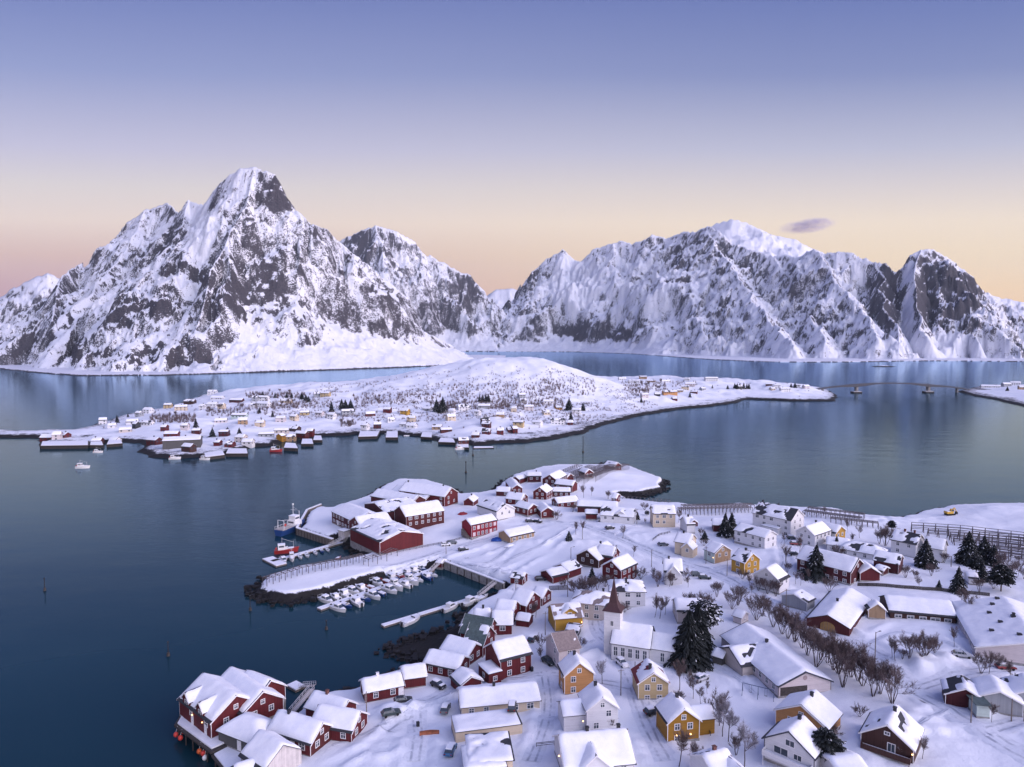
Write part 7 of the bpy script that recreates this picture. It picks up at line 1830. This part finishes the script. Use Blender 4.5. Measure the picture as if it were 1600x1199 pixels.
# yellow excavator on the snowfield
def digger():
    p = hit(1484, 805)
    o = thing('excavator', tuple(p), .1, 'yellow tracked excavator on the snowfield above the water', 'excavator')
    for s in (-1, 1):
        m = MB(); m.box(-2.0, s * 1.0 - .3, 0, 2.0, s * 1.0 + .3, .85); m.build('track', M['tyre'], o)
    m = MB(); m.box(-2.2, -1.25, .9, 1.0, 1.25, 1.9); m.build('engine_body', M['yellowpaint'], o)
    m = MB(); m.box(-.2, -1.2, 1.905, 1.3, -.1, 3.1); q = m.build('cab', M['yellowpaint'], o)
    g = MB(); g.box(1.303, -1.1, 2.0, 1.32, -.2, 3.0); g.box(0, -1.22, 2.1, 1.1, -1.203, 2.95); g.build('cab_window', M['glass'], q)
    m = MB(); m.bar((1.0, .4, 1.8), (2.6, .4, 3.4), .25); m.bar((2.6, .4, 3.4), (3.7, .4, 1.6), .2); m.build('boom', M['yellowpaint'], o)
    m = MB(); m.box(3.3, -.1, .4, 4.1, .9, 1.5); m.build('bucket', M['blackmetal'], o)
    m = MB(); m.box(-2.1, -1.1, 1.904, -.3, 1.1, 2.1); m.build('snow_cover', M['roofsnow'], o)
M['yellowpaint'] = plain('machine_yellow', (0.55, 0.33, 0.04), 0.5)
digger()
# heaps and small things
def lump(px, py, r_, h, mat, name, label, cat, seed=1):
    p = hit(px, py); o = thing(name, tuple(p), 0, label, cat)
    n = 14; X, Y = np.meshgrid(np.linspace(-r_, r_, n), np.linspace(-r_ * .7, r_ * .7, n))
    Z = h * np.maximum(0, 1 - (X / r_) ** 2 - (Y / (r_ * .7)) ** 2) ** .5 * (1 + .5 * pnoise(X * 1.3 + seed, Y * 1.3, seed)) - .15
    link('cover', grid_mesh('cover', X, Y, Z, M[mat]), o)
    m = MB(); m.box(-r_ * .7, -r_ * .4, -.3, r_ * .7, r_ * .4, h * .35); m.build('pallet', M['wood'], o)
lump(777, 844, 2.6, 1.2, 'tarpblue', 'covered_pile', 'blue tarpaulin over a pile beside the low brown house', 'tarpaulin')
lump(797, 853, 2.4, 1.0, 'roofsnow', 'covered_trailer', 'snow-covered trailer on the field below the blue tarpaulin', 'trailer', 3)
lump(723, 804, 2.6, 1.1, 'hullred', 'upturned_boat', 'rusty red upturned boat in the snow behind the bright red inn', 'boat', 5)
def dumpster():
    p = hit(671, 1149); o = thing('plough_blade', tuple(p), .12, 'rusty orange snowplough blade lying in the car park', 'plough blade')
    m = MB(); vs = []
    for i in range(7):
        t = i / 6; x = (t - .5) * 4.2
        for z, y in ((0, 0), (.45, .28), (.95, .1)): vs.append((x, y + .3 * math.sin(t * 3), z))
    fs = []
    for i in range(6):
        for j in range(2): a = 3 * i + j; fs += [(a, a + 3, a + 4, a + 1)]
    m.add(vs, fs); vs2 = [(x, y - .09, z) for x, y, z in vs]; m.add(vs2, [tuple(reversed(f)) for f in fs]); m.build('blade', M['rust'], o)
    m = MB(); m.bar((-.6, .3, .4), (-.2, 1.4, .3), .08); m.bar((.6, .3, .4), (.2, 1.4, .3), .08); m.build('push_frame', M['rust'], o)
M['rust'] = plain('rusty_orange', (0.26, 0.085, 0.04), 0.8, nz=0.3)
dumpster()
def bin_(px, py, label, mat='blackmetal'):
    p = hit(px, py); o = thing('waste_bin', tuple(p), .4, label, 'bin')
    m = MB(); m.box(-.3, -.35, 0, .3, .35, 1.0); m.build('bin_body', M[mat], o)
    m = MB(); m.box(-.34, -.4, 1.003, .34, .4, 1.1); m.build('bin_lid', M[mat], o)
bin_(831, 1049, 'black wheeled bin by the lane in front of the big red house')
bin_(653, 1136, 'black bin standing alone on the ploughed car park track')
bin_(1341, 1170 + 26, 'dark post box at the picture foot by the snowy garage')
# the tiny quay hut and the bus shelter
H((684, 872.5, 695, 874), 2.9, 3.6, 2.2, 'red', 'tiny red hut at the head of the marina gangway', 'quay_hut', win='', chim=0, lm='the tiny red quay hut')
H((1519, 1092, 1542, 1094), 2.8, 3.6, 2.3, 'palegreen', 'flat grey-green shelter with a snowless roof by the bend', 'bus_shelter', kind='flat', snow=0, roof='green', win='', chim=0)
H((532, 826, 543, 829), 3.0, 3.0, 2.6, 'weathered', 'pale windowless hut on the factory quay corner', 'quay_hut', kind='flat', win='', chim=0)
# roads of packed snow
def road(name, pts, W):
    P = [hit(*p)[:2] for p in pts]; Q = []
    for i in range(len(P) - 1):
        L = math.hypot(*(P[i + 1] - P[i])); n = max(1, int(L / 2.0))
        for k in range(n): Q.append(P[i] + (P[i + 1] - P[i]) * k / n)
    Q.append(P[-1]); Q = np.array(Q)
    for _ in range(6): Q[1:-1] = (Q[:-2] + Q[2:] + 2 * Q[1:-1]) / 4
    d = np.gradient(Q, axis=0); d /= np.maximum(np.hypot(d[:, 0], d[:, 1])[:, None], 1e-6); nr = np.stack([-d[:, 1], d[:, 0]], 1)
    offs = np.linspace(-W / 2, W / 2, 9)
    A = np.broadcast_to(offs / (W / 2), (len(Q), 9)); WN = 1 + 0.22 * pnoise(Q[:, 0] / 4.0, Q[:, 1] / 4.0, 61)[:, None]; offs = offs * WN
    X = Q[:, 0][:, None] + nr[:, 0][:, None] * offs; Y = Q[:, 1][:, None] + nr[:, 1][:, None] * offs
    Z = h_reine(X, Y) + 0.10 - 0.10 * (np.abs(offs) / (W / 2)) ** 3
    tag(link(name, grid_mesh(name, X, Y, Z, M['road'], {'across': np.ascontiguousarray(A)})), kind='structure')
for n, (p, w) in enumerate(ROADS): road('village_road' if w > 3.5 else 'snow_path', p, w)
# a small cloud beyond the massif
def cloud():
    c = at_depth(1262, 353, 14000)
    m = bpy.data.materials.new('cloud_vapour'); m.use_nodes = True; t = m.node_tree; t.nodes.clear()
    out = t.nodes.new('ShaderNodeOutputMaterial'); v = t.nodes.new('ShaderNodeVolumePrincipled'); v.inputs['Color'].default_value = (.62, .60, .78, 1); v.inputs['Anisotropy'].default_value = 0.0
    tc = t.nodes.new('ShaderNodeTexCoord'); no = t.nodes.new('ShaderNodeTexNoise'); no.inputs['Scale'].default_value = 2.3; no.inputs['Detail'].default_value = 5
    mp = t.nodes.new('ShaderNodeMapping'); mp.inputs['Scale'].default_value = (1, 1, .6); mp.inputs['Rotation'].default_value = (0, .5, 0)
    t.links.new(tc.outputs['Object'], mp.inputs['Vector']); t.links.new(mp.outputs[0], no.inputs['Vector'])
    ln = t.nodes.new('ShaderNodeVectorMath'); ln.operation = 'LENGTH'; t.links.new(tc.outputs['Object'], ln.inputs[0])
    fa = t.nodes.new('ShaderNodeMapRange'); fa.interpolation_type = 'SMOOTHSTEP'; fa.inputs['From Min'].default_value = 1.0; fa.inputs['From Max'].default_value = .25; t.links.new(ln.outputs['Value'], fa.inputs['Value'])
    mr = t.nodes.new('ShaderNodeMapRange'); mr.inputs['From Min'].default_value = .40; mr.inputs['From Max'].default_value = .68; t.links.new(no.outputs['Fac'], mr.inputs['Value'])
    mu = t.nodes.new('ShaderNodeMath'); mu.operation = 'MULTIPLY'; t.links.new(fa.outputs[0], mu.inputs[0]); t.links.new(mr.outputs[0], mu.inputs[1])
    m2 = t.nodes.new('ShaderNodeMath'); m2.operation = 'MULTIPLY'; m2.inputs[1].default_value = 0.014; t.links.new(mu.outputs[0], m2.inputs[0]); t.links.new(m2.outputs[0], v.inputs['Density'])
    t.links.new(v.outputs[0], out.inputs['Volume'])
    b = MB(); b.ball((0, 0, 0), 1.0, 24, 14)
    o = b.build('small_cloud', m); o.location = tuple(c); o.scale = (650, 400, 165); o.rotation_euler = (0, -.10, 0)
    tag(o, kind='structure')
cloud()

# ------------------------------------------------------------------ a label for every thing that has none yet: its look, and the named neighbour it is closest to
def relation(p, q):
    dx, dy = p[0] - q[0], p[1] - q[1]
    if abs(dx) > 1.3 * abs(dy): return 'left of' if dx < 0 else 'right of'
    return 'behind' if dy < 0 else 'in front of'
def name_all():
    todo = [t for t in THINGS if not t[0].get('label')]
    used = {t[0]['label'] for t in THINGS if t[0].get('label')}
    byb = {}
    for t in todo: byb.setdefault(t[1], []).append(t)
    for base, L in byb.items():
        table = []
        for lm, lo, lp in LM:
            for rel in ('left of', 'right of', 'behind', 'in front of'):
                c = sorted((math.hypot(t[2][0] - lp[0], t[2][1] - lp[1]), i) for i, t in enumerate(L) if t[0] is not lo and relation(t[2], lp) == rel)
                for rank, (d, i) in enumerate(c[:9]): table.append((rank * 45 + d * (1 if d < 140 else 2), i, '%s %sclosest %s %s' % (base, ('', 'second ', 'third ', 'fourth ', 'fifth ', 'sixth ', 'seventh ', 'eighth ', 'ninth ')[rank], rel, lm)))
        done = set()
        for s, i, lab in sorted(table):
            if i in done or lab in used or len(lab.split()) > 16: continue
            L[i][0]['label'] = lab; used.add(lab); done.add(i)
        for i, t in enumerate(L):
            if i not in done: print('UNNAMED', base, t[2])
    from collections import Counter
    for k, v in Counter(t[0]['label'] for t in THINGS if t[0].get('label')).items():
        if v > 1 or not 4 <= len(k.split()) <= 16: print('LABEL', v, k)
name_all()
print('THINGS', len(THINGS))
